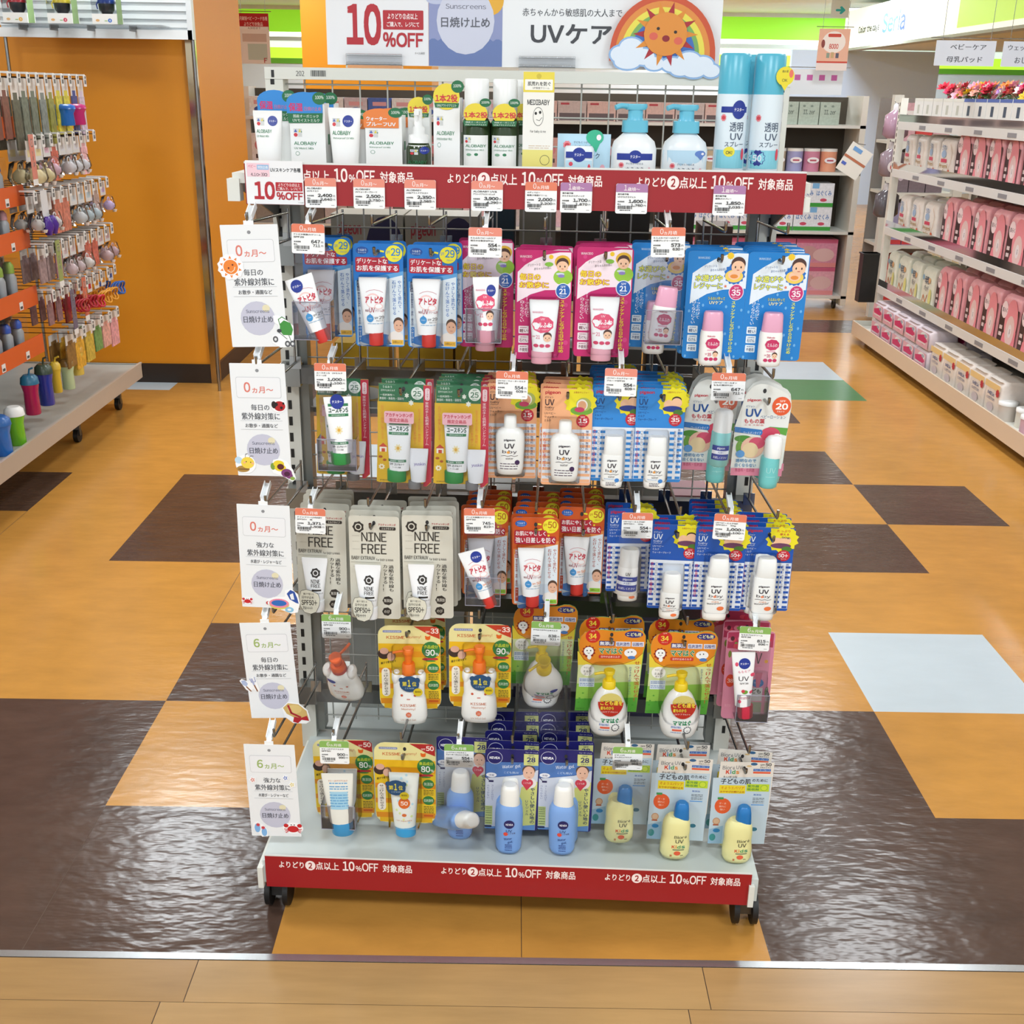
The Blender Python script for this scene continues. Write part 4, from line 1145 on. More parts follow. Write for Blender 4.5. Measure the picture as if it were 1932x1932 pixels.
def niv_art():
    NV = '#1c1c66'
    it = [('p', '#4a74b4', [668, 640, 1070, 630, 1230, 640, 1228, 700, 1040, 765, 800, 798, 668, 806]), ('p', '#c9d0de', [664, 812, 800, 800, 1040, 768, 1226, 704, 1206, 1372, 662, 1366]), ('p', '#ccd07c', [1050, 900, 1120, 870, 1222, 830, 1208, 1318, 1085, 1340, 1000, 1250]), ('p', '#5f8cc4', [665, 1345, 900, 1350, 1205, 1310, 1204, 1372, 664, 1372]),
          ('e', '#c7cbe0', 763, 590, 82, 70), ('e', NV, 763, 590, 77, 65), ('t', '#eceef6', 'NIVEA', 706, 578, 818, 604, .07), ('r', '#cfd487', 1070, 538, 1224, 660), ('t', '#26306a', '28', 1102, 572, 1192, 624, .05), ('t', '#26306a', 'SPF', 1118, 548, 1180, 562), ('t', '#26306a', 'PA++', 1112, 632, 1184, 646), ('t', '#c7cbe0', 'ウォータージェル', 1085, 512, 1220, 528, .01),
          ('t', '#e6ecf6', 'Water gel', 842, 668, 1040, 714, .01, .12), ('t', '#c9daf0', 'こども用UV', 862, 732, 1020, 756, .01), ('e', '#e6e8f0', 728, 778, 56, 25), ('t', '#3a3a6c', '冷却', 700, 768, 756, 790), ('l', '#1c1c50', 9, [678, 812, 700, 832]), ('r', '#1c1c50', 700, 836, 752, 856),
          ('e', '#e6e2e0', 1130, 850, 80, 60), ('e', '#5a4438', 1126, 712, 70, 55), ('e', '#e2b7a0', 1126, 740, 62, 72), ('e', '#3a2a26', 1104, 738, 6, 6), ('e', '#3a2a26', 1152, 738, 6, 6), ('l', '#b0604c', 5, [1116, 784, 1140, 786]), ('e', '#c83c50', 1085, 845, 34, 36), ('e', '#c83c50', 1140, 845, 34, 36), ('p', '#c83c50', [1054, 858, 1172, 858, 1108, 930]), ('t', '#f2d0d6', 'こども用', 1072, 838, 1150, 858),
          ('v', '#5a6a9a', 'スーッとのびて', 726, 882, 756, 1060, 0), ('v', '#5a6a9a', 'べたつかない', 680, 882, 710, 1040, 0), ('v', '#26406a', 'やさしい使い心地の', 1146, 895, 1198, 1300, .02), ('v', '#26406a', 'UVジェル', 1096, 1035, 1136, 1210, .01), ('r', '#b9c882', 664, 1118, 744, 1330), ('r', '#1c2c50', 660, 1336, 738, 1358, 10)] + lines('#5a6a4a', 672, 738, [1130, 1150, 1172, 1194, 1220, 1250, 1280, 1305], 8, 3)
    return it
def niv_label():
    return [('e', '#20205c', 938, 1172, 56, 46), ('t', '#e4e6f0', 'NIVEA', 902, 1163, 978, 1183, .05), ('t', '#2c4a84', 'UV', 905, 1230, 970, 1258, .02), ('e', '#d84a3c', 902, 1278, 24, 20), ('t', '#4a3a5c', 'こども用', 930, 1260, 1002, 1278, .01), ('t', '#1f3a7c', 'Water', 884, 1325, 972, 1350, .01, .15), ('t', '#1f3a7c', 'gel', 925, 1355, 980, 1388, .01, .15)] + lines('#3a4a84', 896, 972, [1395, 1412, 1430, 1455], 8, 6)
NIVS = [(1520, 860, 1000, .024), (1508, 815, 1050, .034), (1470, 795, 1070, .038), (1300, 788, 1082, .04), (1120, 786, 1086, .04), (1050, 792, 1080, .038), (1010, 815, 1058, .034), (990, 838, 1038, .03)]
NIVC = [(1040, 835, 1035, .03), (1000, 832, 1048, .031), (880, 845, 1040, .029), (840, 850, 1036, .028), (812, 860, 1026, .026), (800, 880, 1006, .02)]
def nivea():
    c = Card('blue_gel_bottle_pack', .100, .175, (660, 495, 1235, 1380), hole=.014)
    c.card('#1c1c66', niv_art(), r=.006)
    c.bottle(NIVS, niv_label(), col='#7ba3dc', caps=[(z, a + 12, b - 12, d) if i == 0 else (z, a, b, d) for i, (z, a, b, d) in enumerate(NIVC)], capc='#efefea', ex=2.3)
    return c.root
def biore_art():
    it = [('p', '#b9cbd6', [630, 520, 1180, 500, 1170, 1180, 625, 1185]), ('p', '#8fb0c8', [628, 1040, 760, 1000, 760, 1185, 625, 1186]), ('t', '#555a66', 'Bioré', 712, 398, 826, 436, .0), ('t', '#555a66', 'UV', 840, 396, 895, 430, .0), ('t', '#d0442c', 'K', 745, 440, 780, 480, .06), ('t', '#2a7ab8', 'i', 786, 438, 796, 478, .06), ('t', '#3c9a5c', 'd', 802, 438, 834, 478, .06), ('t', '#e08a2c', 's', 840, 448, 870, 478, .06),
          ('t', '#2a2c34', '50', 1112, 366, 1168, 396, .05), ('t', '#2a2c34', 'SPF', 1062, 376, 1108, 394, .02), ('t', '#2a2c34', 'PA++++', 1066, 402, 1166, 416, .02), ('r', '#2f62ac', 1002, 424, 1166, 446), ('r', '#d85a3c', 1002, 452, 1166, 470), ('t', '#dfe6f0', 'ウォータープルーフ', 1012, 428, 1156, 442), ('t', '#2a2c34', 'たいせつな', 726, 498, 856, 520, .02), ('t', '#2a2c34', '子どもの肌', 704, 526, 990, 578, .03), ('t', '#2a2c34', 'のために', 1000, 522, 1148, 552, .03),
          ('r', '#e0cc2c', 696, 590, 942, 672), ('t', '#c8641c', 'そようエバリア', 712, 602, 930, 630, .02), ('t', '#a8441c', 'おやゆび日焼け止め', 706, 644, 936, 664, .02), ('r', '#b9cf2c', 952, 574, 1166, 646), ('t', '#2a7a4c', '紫外線', 962, 582, 1070, 608, .02), ('t', '#2a7a4c', '吸収剤', 962, 614, 1070, 638, .02), ('e', '#7aa83c', 1118, 610, 34, 30), ('e', '#c3d63c', 1118, 610, 29, 25),
          ('e', '#d8582c', 742, 800, 78, 78), ('r', '#3c8a4c', 688, 712, 744, 734), ('t', '#f0c8b4', '汗・水', 706, 764, 774, 784, .01), ('t', '#f0c8b4', '擦れに', 706, 794, 774, 814, .01), ('t', '#f0c8b4', '強い', 716, 824, 764, 844, .01), ('e', '#b88a6a', 692, 955, 36, 36), ('e', '#c9a88a', 692, 955, 28, 28), ('r', '#a8583c', 662, 985, 716, 1000), ('t', '#3a62a8', '無添加', 1024, 672, 1098, 690, .02), ('e', '#2a7ab0', 700, 1050, 34, 20), ('e', '#3a8a8a', 665, 1120, 30, 36), ('e', '#2f6e86', 1060, 1030, 30, 20),
          ('e', '#2f5e86', 1005, 378, 32, 14), ('e', '#d0b078', 960, 398, 24, 8)] + lines('#4a5058', 1020, 1130, [712, 726, 744, 758], 6, 5) + [('r', '#3a8ad0', 1010, 778, 1130, 786)]
    return it
def biore_label():
    return [('t', '#4a4a3c', 'Bioré', 870, 1024, 990, 1054, .01), ('t', '#4a4a3c', 'UV', 884, 1064, 962, 1100, .02), ('t', '#d0542c', 'K', 852, 1122, 882, 1150, .05), ('t', '#e08a2c', 'i', 888, 1120, 898, 1150, .05), ('t', '#4c9a5c', 'd', 904, 1120, 936, 1150, .05), ('t', '#3a8a6c', 's', 944, 1126, 978, 1150, .05), ('e', '#e0603c', 908, 1200, 32, 22), ('r', '#4a5a4c', 862, 1160, 972, 1168), ('t', '#c8642c', '夏', 838, 1218, 862, 1240), ('r', '#7a6a4c', 940, 1220, 966, 1226)]
BIS = [(1280, 830, 950, .02), (1268, 770, 1005, .03), (1230, 742, 1022, .034), (1150, 742, 1026, .035), (1100, 755, 1024, .033), (1060, 768, 1028, .033), (1000, 772, 1040, .034), (930, 785, 1042, .032), (890, 810, 1030, .028), (868, 838, 1010, .022)]
BIC = [(960, 858, 1000, .023), (935, 850, 1008, .024), (800, 862, 1000, .022), (752, 870, 990, .02), (735, 890, 970, .014)]
def biore():
    c = Card('yellow_bottle_kids_pack', .106, .178, (640, 360, 1190, 1190))
    c.card('#dcd6cc', biore_art(), pts=[690, 362, 1195, 362, 1180, 900, 1150, 1150, 1020, 1160, 900, 1175, 640, 1188, 655, 900])
    c.bottle([(y, a, b_, d) for y, a, b_, d in BIS], biore_label(), col='#e4df9e', ex=2.3, caps=BIC, capc='#1b72b6')
    return c.root
# ================================================================ hanging goods on the middle rack
KINDS = {}
def proto(k):
    if k not in KINDS:
        r = {'A29': lambda: atopita('29'), 'A50': lambda: atopita('50'), 'W': lambda: wakodo(True), 'B': lambda: wakodo(False), 'Y': yuskin,
             'P15': lambda: pigeon('#efae80', '15', 'wide'), 'P35': lambda: pigeon('#2b84d0', '35', 'slim'), 'M': momo, 'N': ninefree,
             'R50': lambda: pigeon('#1552ac', '50+', 'short'), 'T50': lambda: pigeon('#1552ac', '50+', 'tall'), 'K33': kiss33, 'K50': kiss50, 'H': mama, 'O': rose, 'I': nivea, 'E': biore}[k]()
        index_kids()
        KINDS[k] = [r, False]
    e = KINDS[k]
    if not e[1]:
        e[1] = True
        return e[0]
    return copy_tree(e[0])
ORD = ['front', 'second', 'third', 'fourth', 'fifth', 'sixth', 'seventh', 'eighth']
ROWN = ['top hanging row', 'second hanging row', 'third hanging row', 'fourth hanging row', 'lowest hanging row']
rnd = random.Random(21)
COLS = [
 # row, kind, u, [v...], words for the pack, words that single out its column, dz
 (0, 'A29', .122, [.205, .17], 'red-capped tube on blue SPF 29 card', 'on the leftmost hook, behind the tilted tester', 0),
 (0, 'A29', .220, [.275, .235], 'red-capped tube on blue SPF 29 card', 'on the second hook from left', 0),
 (0, 'A29', .311, [.28, .24], 'red-capped tube on blue SPF 29 card', 'on the third hook from left, beside the pink cards', 0),
 (0, 'W', .396, [.225, .19], 'pink-capped tube on magenta card', 'behind the upright tester tube', .002),
 (0, 'W', .494, [.285, .25, .22], 'pink-capped tube on magenta card', 'in the middle magenta stack', -.004),
 (0, 'W', .592, [.28, .25, .225, .2], 'pink-capped tube on magenta card', 'in the magenta stack beside the blue cards', .002),
 (0, 'B', .690, [.225, .19], 'pink-capped bottle on bright blue card', 'behind the tester bottle', .004),
 (0, 'B', .777, [.285, .255, .225, .2], 'pink-capped bottle on bright blue card', 'in the middle bright blue stack', 0),
 (0, 'B', .873, [.285, .255, .225, .2, .17, .145], 'pink-capped bottle on bright blue card', 'in the blue stack at the right end', 0),
 (1, 'Y', .146, [.24], 'green-capped tube and hand cream set in clear bag', 'behind the tester tube', 0),
 (1, 'Y', .258, [.28, .24], 'green-capped tube and hand cream set in clear bag', 'in the middle yellow stack', .002),
 (1, 'Y', .356, [.28, .245, .22, .195], 'green-capped tube and hand cream set in clear bag', 'in the yellow stack beside the peach cards', .002),
 (1, 'P15', .443, [.25, .22, .19, .165], 'white bottle on peach SPF 15 card', 'in the stack with the price tag', -.004),
 (1, 'P15', .539, [.285, .255, .225, .2], 'white bottle on peach SPF 15 card', 'in the stack beside the blue cards', -.002),
 (1, 'P35', .626, [.28, .255, .23, .205, .18, .155, .13, .105], 'slim white bottle on blue SPF 35 card', 'in the stack with the price tag', 0),
 (1, 'P35', .699, [.285, .26, .235, .21, .185, .16], 'slim white bottle on blue SPF 35 card', 'in the stack beside the peach leaf packs', .002),
 (1, 'M', .787, [.25, .225, .2], 'white-capped turquoise roll-on on peach print card', 'behind the roll-on tester', .012),
 (1, 'M', .872, [.28, .255, .23, .205], 'white-capped turquoise roll-on on peach print card', 'at the right end of the row', .014),
 (2, 'N', .100, [.26, .225, .2, .175, .15], 'white tube in cream pouch with black lettering', 'in the leftmost stack', .002),
 (2, 'N', .200, [.285, .255, .23, .2], 'white tube in cream pouch with black lettering', 'in the middle cream stack', .002),
 (2, 'N', .299, [.285, .26, .235, .21, .185], 'white tube in cream pouch with black lettering', 'in the cream stack beside the orange cards', .006),
 (2, 'A50', .397, [.235, .2, .17, .14, .11], 'red-capped tube on orange SPF 50 card', 'behind the tilted tester', .003),
 (2, 'A50', .491, [.28, .245, .21, .18, .15, .12], 'red-capped tube on orange SPF 50 card', 'in the middle orange stack', .006),
 (2, 'A50', .574, [.225, .19, .16, .13, .1], 'red-capped tube on orange SPF 50 card', 'in the orange stack beside the blue cards', .008),
 (2, 'R50', .661, [.235, .205], 'short white bottle on dark blue SPF 50 card', 'behind the bottle tester', .012),
 (2, 'R50', .738, [.28, .255, .23], 'short white bottle on dark blue SPF 50 card', 'in the open stack beside the tester', 0),
 (2, 'T50', .820, [.285, .26, .235, .21, .19, .165, .14], 'tall white bottle on dark blue SPF 50 card', 'in the stack with the price tag', 0),
 (2, 'T50', .903, [.28, .255, .23, .205], 'tall white bottle on dark blue SPF 50 card', 'in the stack at the right end', 0),
 (3, 'K33', .260, [.28, .21], 'bear-shaped pump bottle on yellow SPF 33 card', 'on the left of the two filled hooks', -.004),
 (3, 'K33', .393, [.28], 'bear-shaped pump bottle on yellow SPF 33 card', 'on the right of the two filled hooks', .004),
 (3, 'H', .511, [.2], 'yellow-pump round bottle on orange and green card', 'behind the pump tester', .012),
 (3, 'H', .633, [.28, .225], 'yellow-pump round bottle on orange and green card', 'on the middle of three hooks', .004),
 (3, 'H', .765, [.28, .225], 'yellow-pump round bottle on orange and green card', 'on the right of three hooks', .004),
 (3, 'O', .890, [.27, .225], 'rose-print cream card with orange SPF 38 dot', 'behind the pink tester tube', .002),
 (3, 'O', .862, [.18, .14], 'rose-print cream card with orange SPF 38 dot', 'pushed back beside the green cards', .002),
 (4, 'K50', .137, [.32], 'blue-capped tube on yellow SPF 50 card', 'behind the boxed tester tube', -.018),
 (4, 'K50', .259, [.365], 'blue-capped tube on yellow SPF 50 card', 'on the open hook beside the navy cards', .008),
 (4, 'I', .362, [.32], 'light blue bottle on navy and yellow card', 'behind the bagged tester', -.004),
 (4, 'I', .459, [.363, .334, .298, .263, .228], 'light blue bottle on navy and yellow card', 'in the left navy stack', 0),
 (4, 'I', .558, [.363, .334, .298, .263, .228], 'light blue bottle on navy and yellow card', 'in the right navy stack', .003),
 (4, 'E', .666, [.335], 'blue-capped yellow bottle on pale kids card', 'behind the bagged tester', .005),
 (4, 'E', .772, [.37, .325], 'blue-capped yellow bottle on pale kids card', 'on the middle of three hooks', 0),
 (4, 'E', .880, [.37, .33], 'blue-capped yellow bottle on pale kids card', 'on the right end hook', -.004),
]
seen_hooks = set()
for row, k, u, vs, what, where, dz in COLS:
    for i, v in enumerate(vs):
        r = proto(k)
        jr = rnd.uniform
        f = 0 if i == 0 else 1
        place(r, u + jr(-.002, .002) * (1 + 1.5 * f), v, ZH[row] + dz - (.006 * f if k == 'A50' else 0), rz=jr(-.03, .03) * (1 + f), rx=jr(-.015, .0), ry=jr(-.012, .012) * (1 + f))
        short = {'front': 'front pack'}.get(ORD[i], ORD[i] + ' pack back')
        if len(vs) == 1:
            short = 'single pack'
        w = ('%s: %s %s, %s' % (short, what, where, ROWN[row].replace(' hanging', ''))).split()
        if len(w) > 16:
            w = ('%s: %s %s, %s' % (short.replace(' back', ''), what.replace(' with black lettering', '').replace(' and hand cream set in clear bag', ' and cream set').replace(' and green', '').replace('pink-capped ', '').replace(' print', ''), where.replace(' from left', '').replace('the ', '').replace('on leftmost hook, ', ''), ROWN[row].replace(' hanging', ''))).split()
        tag(r, ' '.join(w[:16]), 'sunscreen', what.split(' on ')[0].split(' in ')[0] + 's')
    if (u, row) != (.862, 3):
        hook(u, row, ' '.join(('chrome hook carrying the %s %s' % (what.split(' on ')[-1].split(' in ')[-1], where.split(',')[0])).split()[:16]), 'chrome hooks of the rack')

# ---- tester tubes and bottles, their clear boxes and bags
def tmat():
    return None
def tester_tube(B, x0, x1, y0, xb0, xb1, y1, cap, capc, items, W, col='#eef0f2', depth=.022, name='tester_tube'):
    xm = (x0 + x1) / 2
    k = W / (B[2] - B[0])
    c = Card(name, W, W / (B[2] - B[0]) * (B[3] - B[1]), (xm - (B[2] - B[0]) / 2, y0, xm + (B[2] - B[0]) / 2, y0 + (B[3] - B[1])), hole=0)
    c.H = HH[0]
    c.R = (-W / 2, 0, W / 2, -c.H)
    c.tube(x0, x1, y0, xb0, xb1, y1, cap, capc, items, col=col, depth=depth, name='tube_body', cy=0)
    return c
HH = [.17]
def put_tester(c, u, v, z, label, ry=0, rx=0, rz=0):
    place(c.root, u, v, z, rx=rx, ry=ry, rz=rz)
    tag(c.root, label, 'tester', 'opened testers on the rack')
BA = (1237, 335, 1745, 1362)
HH[0] = .17
c = tester_tube(BA, 1300, 1588, 655, 1372, 1556, 1205, (1392, 1538, 1330), '#c8352f', atopita_tube() + tester(1400, 735, 62), .083)
put_tester(c, .097, .325, 1.177, 'white tester tube with red cap tilted in clear box, before blue SPF 29 card', ry=-.33)
c = tester_tube(BA, 1300, 1588, 655, 1372, 1556, 1205, (1392, 1538, 1330), '#c8352f', atopita_tube(spf='50') + tester(1480, 735, 62), .083)
put_tester(c, .378, .325, .708, 'white tester tube with red cap tilted in clear box, before orange SPF 50 card', ry=-.3)
HH[0] = .18
c = tester_tube((610, 385, 1165, 1480), 750, 1045, 858, 778, 992, 1375, (780, 984, 1497), '#c98fa0', milk_tube() + tester(955, 985, 52, 56), .08)
put_tester(c, .401, .325, 1.183, 'white tester tube with pink cap standing in clear box before magenta card', ry=-.03)
HH[0] = .189
c = tester_tube((752, 262, 1312, 1250), 862, 1128, 560, 872, 1066, 1065, (876, 1062, 1172), '#2c8a44', yuskin_tube() + tester(990, 600, 66), .1)
put_tester(c, .153, .325, .979, 'white tester tube with green cap in clear box before yellow bag', ry=-.06)
HH[0] = .183
c = tester_tube((470, 480, 945, 1395), 530, 762, 660, 592, 750, 1200, (594, 748, 1325), '#c22c48', rose_tube_art(), .086, depth=.02)
put_tester(c, .869, .325, .527, 'white tester tube with rose-red cap in clear box before rose-print card', ry=-.07)
HH[0] = .182
c = tester_tube((105, 215, 740, 1060), 265, 578, 480, 315, 540, 950, (322, 536, 1070), '#3a90c4', lines('#5a9ac8', 340, 520, [560, 590, 610, 640, 665, 690, 715, 740, 765, 790], 9, 4) + [('r', '#9cc8de', 345, 640, 515, 800)] + [('t', '#c87a5a', 'マミー UVアクアミルク', 330, 535, 520, 550)], .118, col='#e3e4dc', depth=.026)
put_tester(c, .143, .415, .301, 'tester tube with blue cap turned to its back in clear box, lowest row', ry=-.04)
# bottles
def tester_bottle(name, build):
    r = empty(name)
    build(r)
    return r
def mk_milk(r):
    c = Card('x', .098, .176, (605, 955, 1225, 2020), hole=0)
    bpy.data.objects.remove(c.root)
    c.root = r
    c.B = (590, 955, 1195, 2020)
    milk_bottle(c)
r = tester_bottle('tester_bottle', mk_milk)
tag(place(r, .694, .305, 1.173, ry=.1), 'pink-capped white tester bottle leaning in clear box before bright blue card', 'tester', 'opened testers on the rack')
def mk_roll(r):
    b = MB()
    cont(b, [(-.098, .013, .013), (-.096, .0165, .0165), (-.04, .0165, .0165), (-.038, .0155, .0155)], mat('#86cccc', .3), 0, 0, ex=2)
    su = lambda x, z: -.0168
    b.art((0, 0, 100, 100), (-.0145, -.058, .0145, -.086), 0, [('r', TEST, 2, 5, 98, 95, 10), ('r', '#e8ecf4', 2, 36, 98, 58), ('t', '#e8ecf4', 'pigeon', 28, 12, 72, 30, .03), ('t', TEST, 'テスター', 34, 40, 66, 54, .03), ('t', '#e8ecf4', 'お試しください', 12, 70, 88, 86, .02)], surf=lambda x, z: -math.sqrt(max(1e-8, .0167 ** 2 - x * x * .9)))
    o = b.build('bottle', r)
    b = MB()
    cont(b, [(-.038, .0155, .0155), (-.008, .0155, .0155), (-.002, .013, .013), (0, .008, .008)], mat('#eceeee', .3), 0, 0, ex=2)
    b.build('cap', o)
r = tester_bottle('tester_bottle', mk_roll)
tag(place(r, .801, .315, .972, ry=.05), 'white-capped turquoise roll-on tester in narrow clear pouch with dark blue label', 'tester', 'opened testers on the rack')
def mk_pig(r):
    b = MB()
    cont(b, [(-.088, .015, .01), (-.086, .0185, .0125), (-.036, .0175, .0122), (-.034, .0165, .0118)], mat('#f0f0ee', .3), 0, 0, ex=2.4)
    b.art((0, 0, 100, 100), (-.0175, -.05, .0175, -.078), 0, [('t', '#333333', 'UV', 38, -30, 62, -8, .03), ('r', TEST, 0, 0, 100, 100), ('r', '#dfe5f0', 0, 32, 100, 55), ('t', '#e8ecf4', 'pigeon', 26, 8, 74, 26, .03), ('t', TEST, 'テスター', 32, 36, 68, 51, .03), ('t', '#e8ecf4', 'お試しください', 8, 70, 92, 86, .02)], surf=lambda x, z: -.0122 * (1 - min(.96, abs(x / .0182)) ** 2.4) ** (1 / 2.4) - .0004)
    o = b.build('bottle', r)
    b = MB()
    cont(b, [(-.034, .0165, .0118), (-.004, .0168, .0118), (0, .014, .01)], mat('#e9eae9', .3), 0, 0, ex=2.4)
    b.build('cap', o)
r = tester_bottle('tester_bottle', mk_pig)
tag(place(r, .657, .315, .717, ry=.05), 'white tester bottle with dark blue tester label in clear pouch before SPF 50 card', 'tester', 'opened testers on the rack')
def mk_kiss(r):
    b = MB()
    X = lambda a: (a - 420) * .000183
    Z = lambda a: -(a - 650) * .00019
    su = bear_bottle(b, X, Z, 0, .036)
    S = [(r_, su) for r_ in ()]
    b.art((420, 650, 1055, 1150), (0, 0, .116, -.095), 0, [('e', TEST, 330, 770, 50, 28)] + [q for q in kiss_bottle_art()], surf=su)
    o = b.build('bottle', r)
    b = MB()
    cy = -.02
    m = pump_part(b, 0, cy, Z(652), 1.15, '#d8581c', h=.042)
    b.body([(Z(652) - .001, .0146, .0146), (Z(652) + .007, .0143, .0143)], mat('#b8382c', .35), n=20, cy=cy, ex=2)
    b.tube([(0, cy, Z(652) + .037), (.014, cy + .02, Z(652) + .04), (.019, cy + .033, Z(652) + .038)], .0027, mat('#e8641c', .3), 8)
    b.build('pump', o)
r = tester_bottle('tester_bottle', mk_kiss)
tag(place(r, .134, .285, .464, rx=.55, rz=-.12), 'bear-shaped white tester bottle with orange pump tipped forward in clear bag', 'tester', 'opened testers on the rack')
def mk_mama(r):
    b = MB()
    X = lambda a: (a - 735) * .000156
    Z = lambda a: -(a - 890) * .000178
    su = mama_body(b, X, Z, 0, 0, .046)
    b.art((735, 890, 1555, 1870), (0, 0, .128, -.174), 0, mama_label() + [('e', TEST, 862, 1165, 46, 30)], surf=su)
    o = b.build('bottle', r)
    b = MB()
    m = pump_part(b, 0, 0, Z(895), 1.15, '#e2c41c', h=.04)
    b.tube([(0, 0, .036), (-.016, -.012, .035), (-.027, -.018, .028)], .0027, m, 8)
    b.build('pump', o)
r = tester_bottle('tester_bottle', mk_mama)
tag(place(r, .512, .285, .457, rx=.62), 'round white tester bottle with yellow pump tipped forward in clear bag', 'tester', 'opened testers on the rack')
def mk_niv(r):
    c = Card('x', .100, .175, (660, 800, 1235, 1685), hole=0)
    bpy.data.objects.remove(c.root)
    c.root = r
    c.B = (650.5, 800, 1225.5, 1685)
    c.bottle(NIVS, niv_label(), col='#7ba3dc', caps=[NIVC[0]] + [(z, a, b, d) for z, a, b, d in NIVC[1:]], capc='#f2f2ee', ex=2.3)
r = tester_bottle('tester_bottle', mk_niv)
tag(place(r, .386, .425, .243, rx=1.1, rz=.6), 'light blue tester bottle with white cap toppled forward in clear bag', 'tester', 'opened testers on the rack')
def mk_bio(r):
    c = Card('x', .106, .178, (640, 735, 1190, 1565), hole=0)
    bpy.data.objects.remove(c.root)
    c.root = r
    c.B = (640, 735, 1190, 1565)
    c.bottle([(y, a, b_, d) for y, a, b_, d in BIS], biore_label() + [('e', TEST, 975, 1010, 44, 18)], col='#e4df9e', ex=2.3, caps=BIC, capc='#1b72b6')
r = tester_bottle('tester_bottle', mk_bio)
tag(place(r, .668, .34, .262, rx=.6), 'yellow tester bottle with blue cap tipped forward in clear bag', 'tester', 'opened testers on the rack')
def holder(u, z0, w, h, back, label, v=.3, d=.034, z_hang=0):
    b = MB()
    t = .001
    b.box(-w / 2, -d, 0, w / 2, -d + t, h, ACRYL)
    b.box(-w / 2, -d, 0, -w / 2 + t, 0, h, ACRYL)
    b.box(w / 2 - t, -d, 0, w / 2, 0, h, ACRYL)
    b.box(-w / 2, -d, 0, w / 2, 0, t, ACRYL)
    b.prism(rrect(-w / 2, 0, w / 2, back, .006), 0, .0008, ACRYL)
    edge = mat('#9b98a8', .2)
    b.tube([(-w / 2, -d, h), (w / 2, -d, h)], .0007, edge, 4)
    for s in (-1, 1):
        b.tube([(s * w / 2, -d, h), (s * w / 2, -d, 0)], .0006, edge, 4)
    b.tube([(-w / 2, -d, 0), (w / 2, -d, 0)], .0007, edge, 4)
    o = b.build('tester_box')
    place(o, u, v, z0)
    return tag(o, label, 'holder', 'clear holders of the testers')
holder(.118, 1.076, .062, .062, .145, 'clear plastic box holding the tilted red-capped tester before blue SPF 29 card')
holder(.400, .606, .062, .054, .145, 'clear plastic box holding the tilted red-capped tester before orange SPF 50 card')
holder(.398, 1.078, .058, .055, .145, 'clear plastic box holding the pink-capped tester tube before magenta card')
holder(.689, 1.082, .058, .055, .145, 'clear plastic box holding the pink-capped tester bottle before bright blue card')
holder(.150, .851, .066, .056, .15, 'clear plastic box holding the green-capped tester tube')
holder(.893, .389, .058, .055, .15, 'clear plastic box holding the rose-red capped tester tube')
holder(.143, .187, .062, .05, .15, 'clear plastic box holding the blue-capped tester tube, lowest row', v=.39)
def bagq(u, z0, w, h, label, v=.3, d=.036, name='tester_bag'):
    b = MB()
    n = 7
    def sheet(s):
        vs, fs = [], []
        for i in range(n):
            for j in range(n):
                x, z = i / (n - 1), j / (n - 1)
                bul = math.sin(PI * x) ** .5 * math.sin(PI * min(1, z * 1.1)) ** .6 if 0 < x < 1 and z < .9 else 0
                vs.append(((x - .5) * w, s * d / 2 * bul - d / 2, z * h))
        for i in range(n - 1):
            for j in range(n - 1):
                fs.append((i * n + j, (i + 1) * n + j, (i + 1) * n + j + 1, i * n + j + 1))
        b.add(vs, fs, BAG, True)
    sheet(-1)
    sheet(1)
    o = b.build(name)
    place(o, u, v, z0)
    return tag(o, label, 'holder', 'clear holders of the testers')
bagq(.150, .375, .105, .19, 'clear plastic bag around the orange-pump bear-shaped tester bottle', v=.32, d=.07)
bagq(.512, .362, .1, .2, 'clear plastic bag around the yellow-pump tester bottle', v=.32, d=.07)
bagq(.368, .178, .085, .18, 'clear plastic bag around the toppled light blue tester bottle', v=.4, d=.06)
bagq(.674, .176, .085, .18, 'clear plastic bag around the yellow tester bottle with blue cap', v=.39, d=.06)
bagq(.801, .868, .046, .155, 'narrow clear pouch around the turquoise roll-on tester', v=.335, d=.036)
bagq(.657, .622, .046, .155, 'narrow clear pouch around the white tester bottle with dark blue label', v=.335, d=.036)

# ---- price tags on the hook tips
def price_art(hd, n1, n2, p1, p2, seed):
    hc = {'g': '#86b05a', 'r': '#e08a76', 'o': '#dc7a5c', 'p': '#a878a4'}[hd[0]]
    if hd[0] == 'g':
        ht = '6ヵ月頃'
    elif hd[0] == 'p':
        ht = '1歳頃〜'
    else:
        ht = '0ヵ月〜' if hd[1:] == 'x' else '0ヵ月頃'
    it = [('r', hc, 0, 0, 350, 82, 26), ('r', hc, 0, 40, 350, 82), ('t', '#f6efec', ht[0], 88, 14, 122, 66, .0), ('t', '#f6efec', ht[1:], 128, 34, 262, 70, .02),
          ('t', '#222222', n1, 22, 94, 22 + min(300, 24 * len(n1)), 110, .03)] + ([('t', '#222222', n2, 22, 120, 22 + min(310, 22 * len(n2)), 136, .03)] if n2 else [])
    it += [('t', '#222222', '本体価格', 22, 166, 98, 182, .03), ('t', '#222222', '税込', 22, 192, 60, 206, .03), ('t', '#151515', p1, 345 - 32 * len(p1) - 42, 153, 302, 188, .05), ('t', '#151515', p2, 345 - 27 * len(p2) - 40, 196, 302, 222, .04), ('t', '#222222', '円', 312, 166, 334, 186), ('t', '#222222', '円', 312, 202, 334, 220), ('b', '#222222', 28, 212, 190, 246, seed)] + lines('#333333', 48, 165, [254], 8, seed) + lines('#999999', 290, 325, [262], 6, seed)
    return it
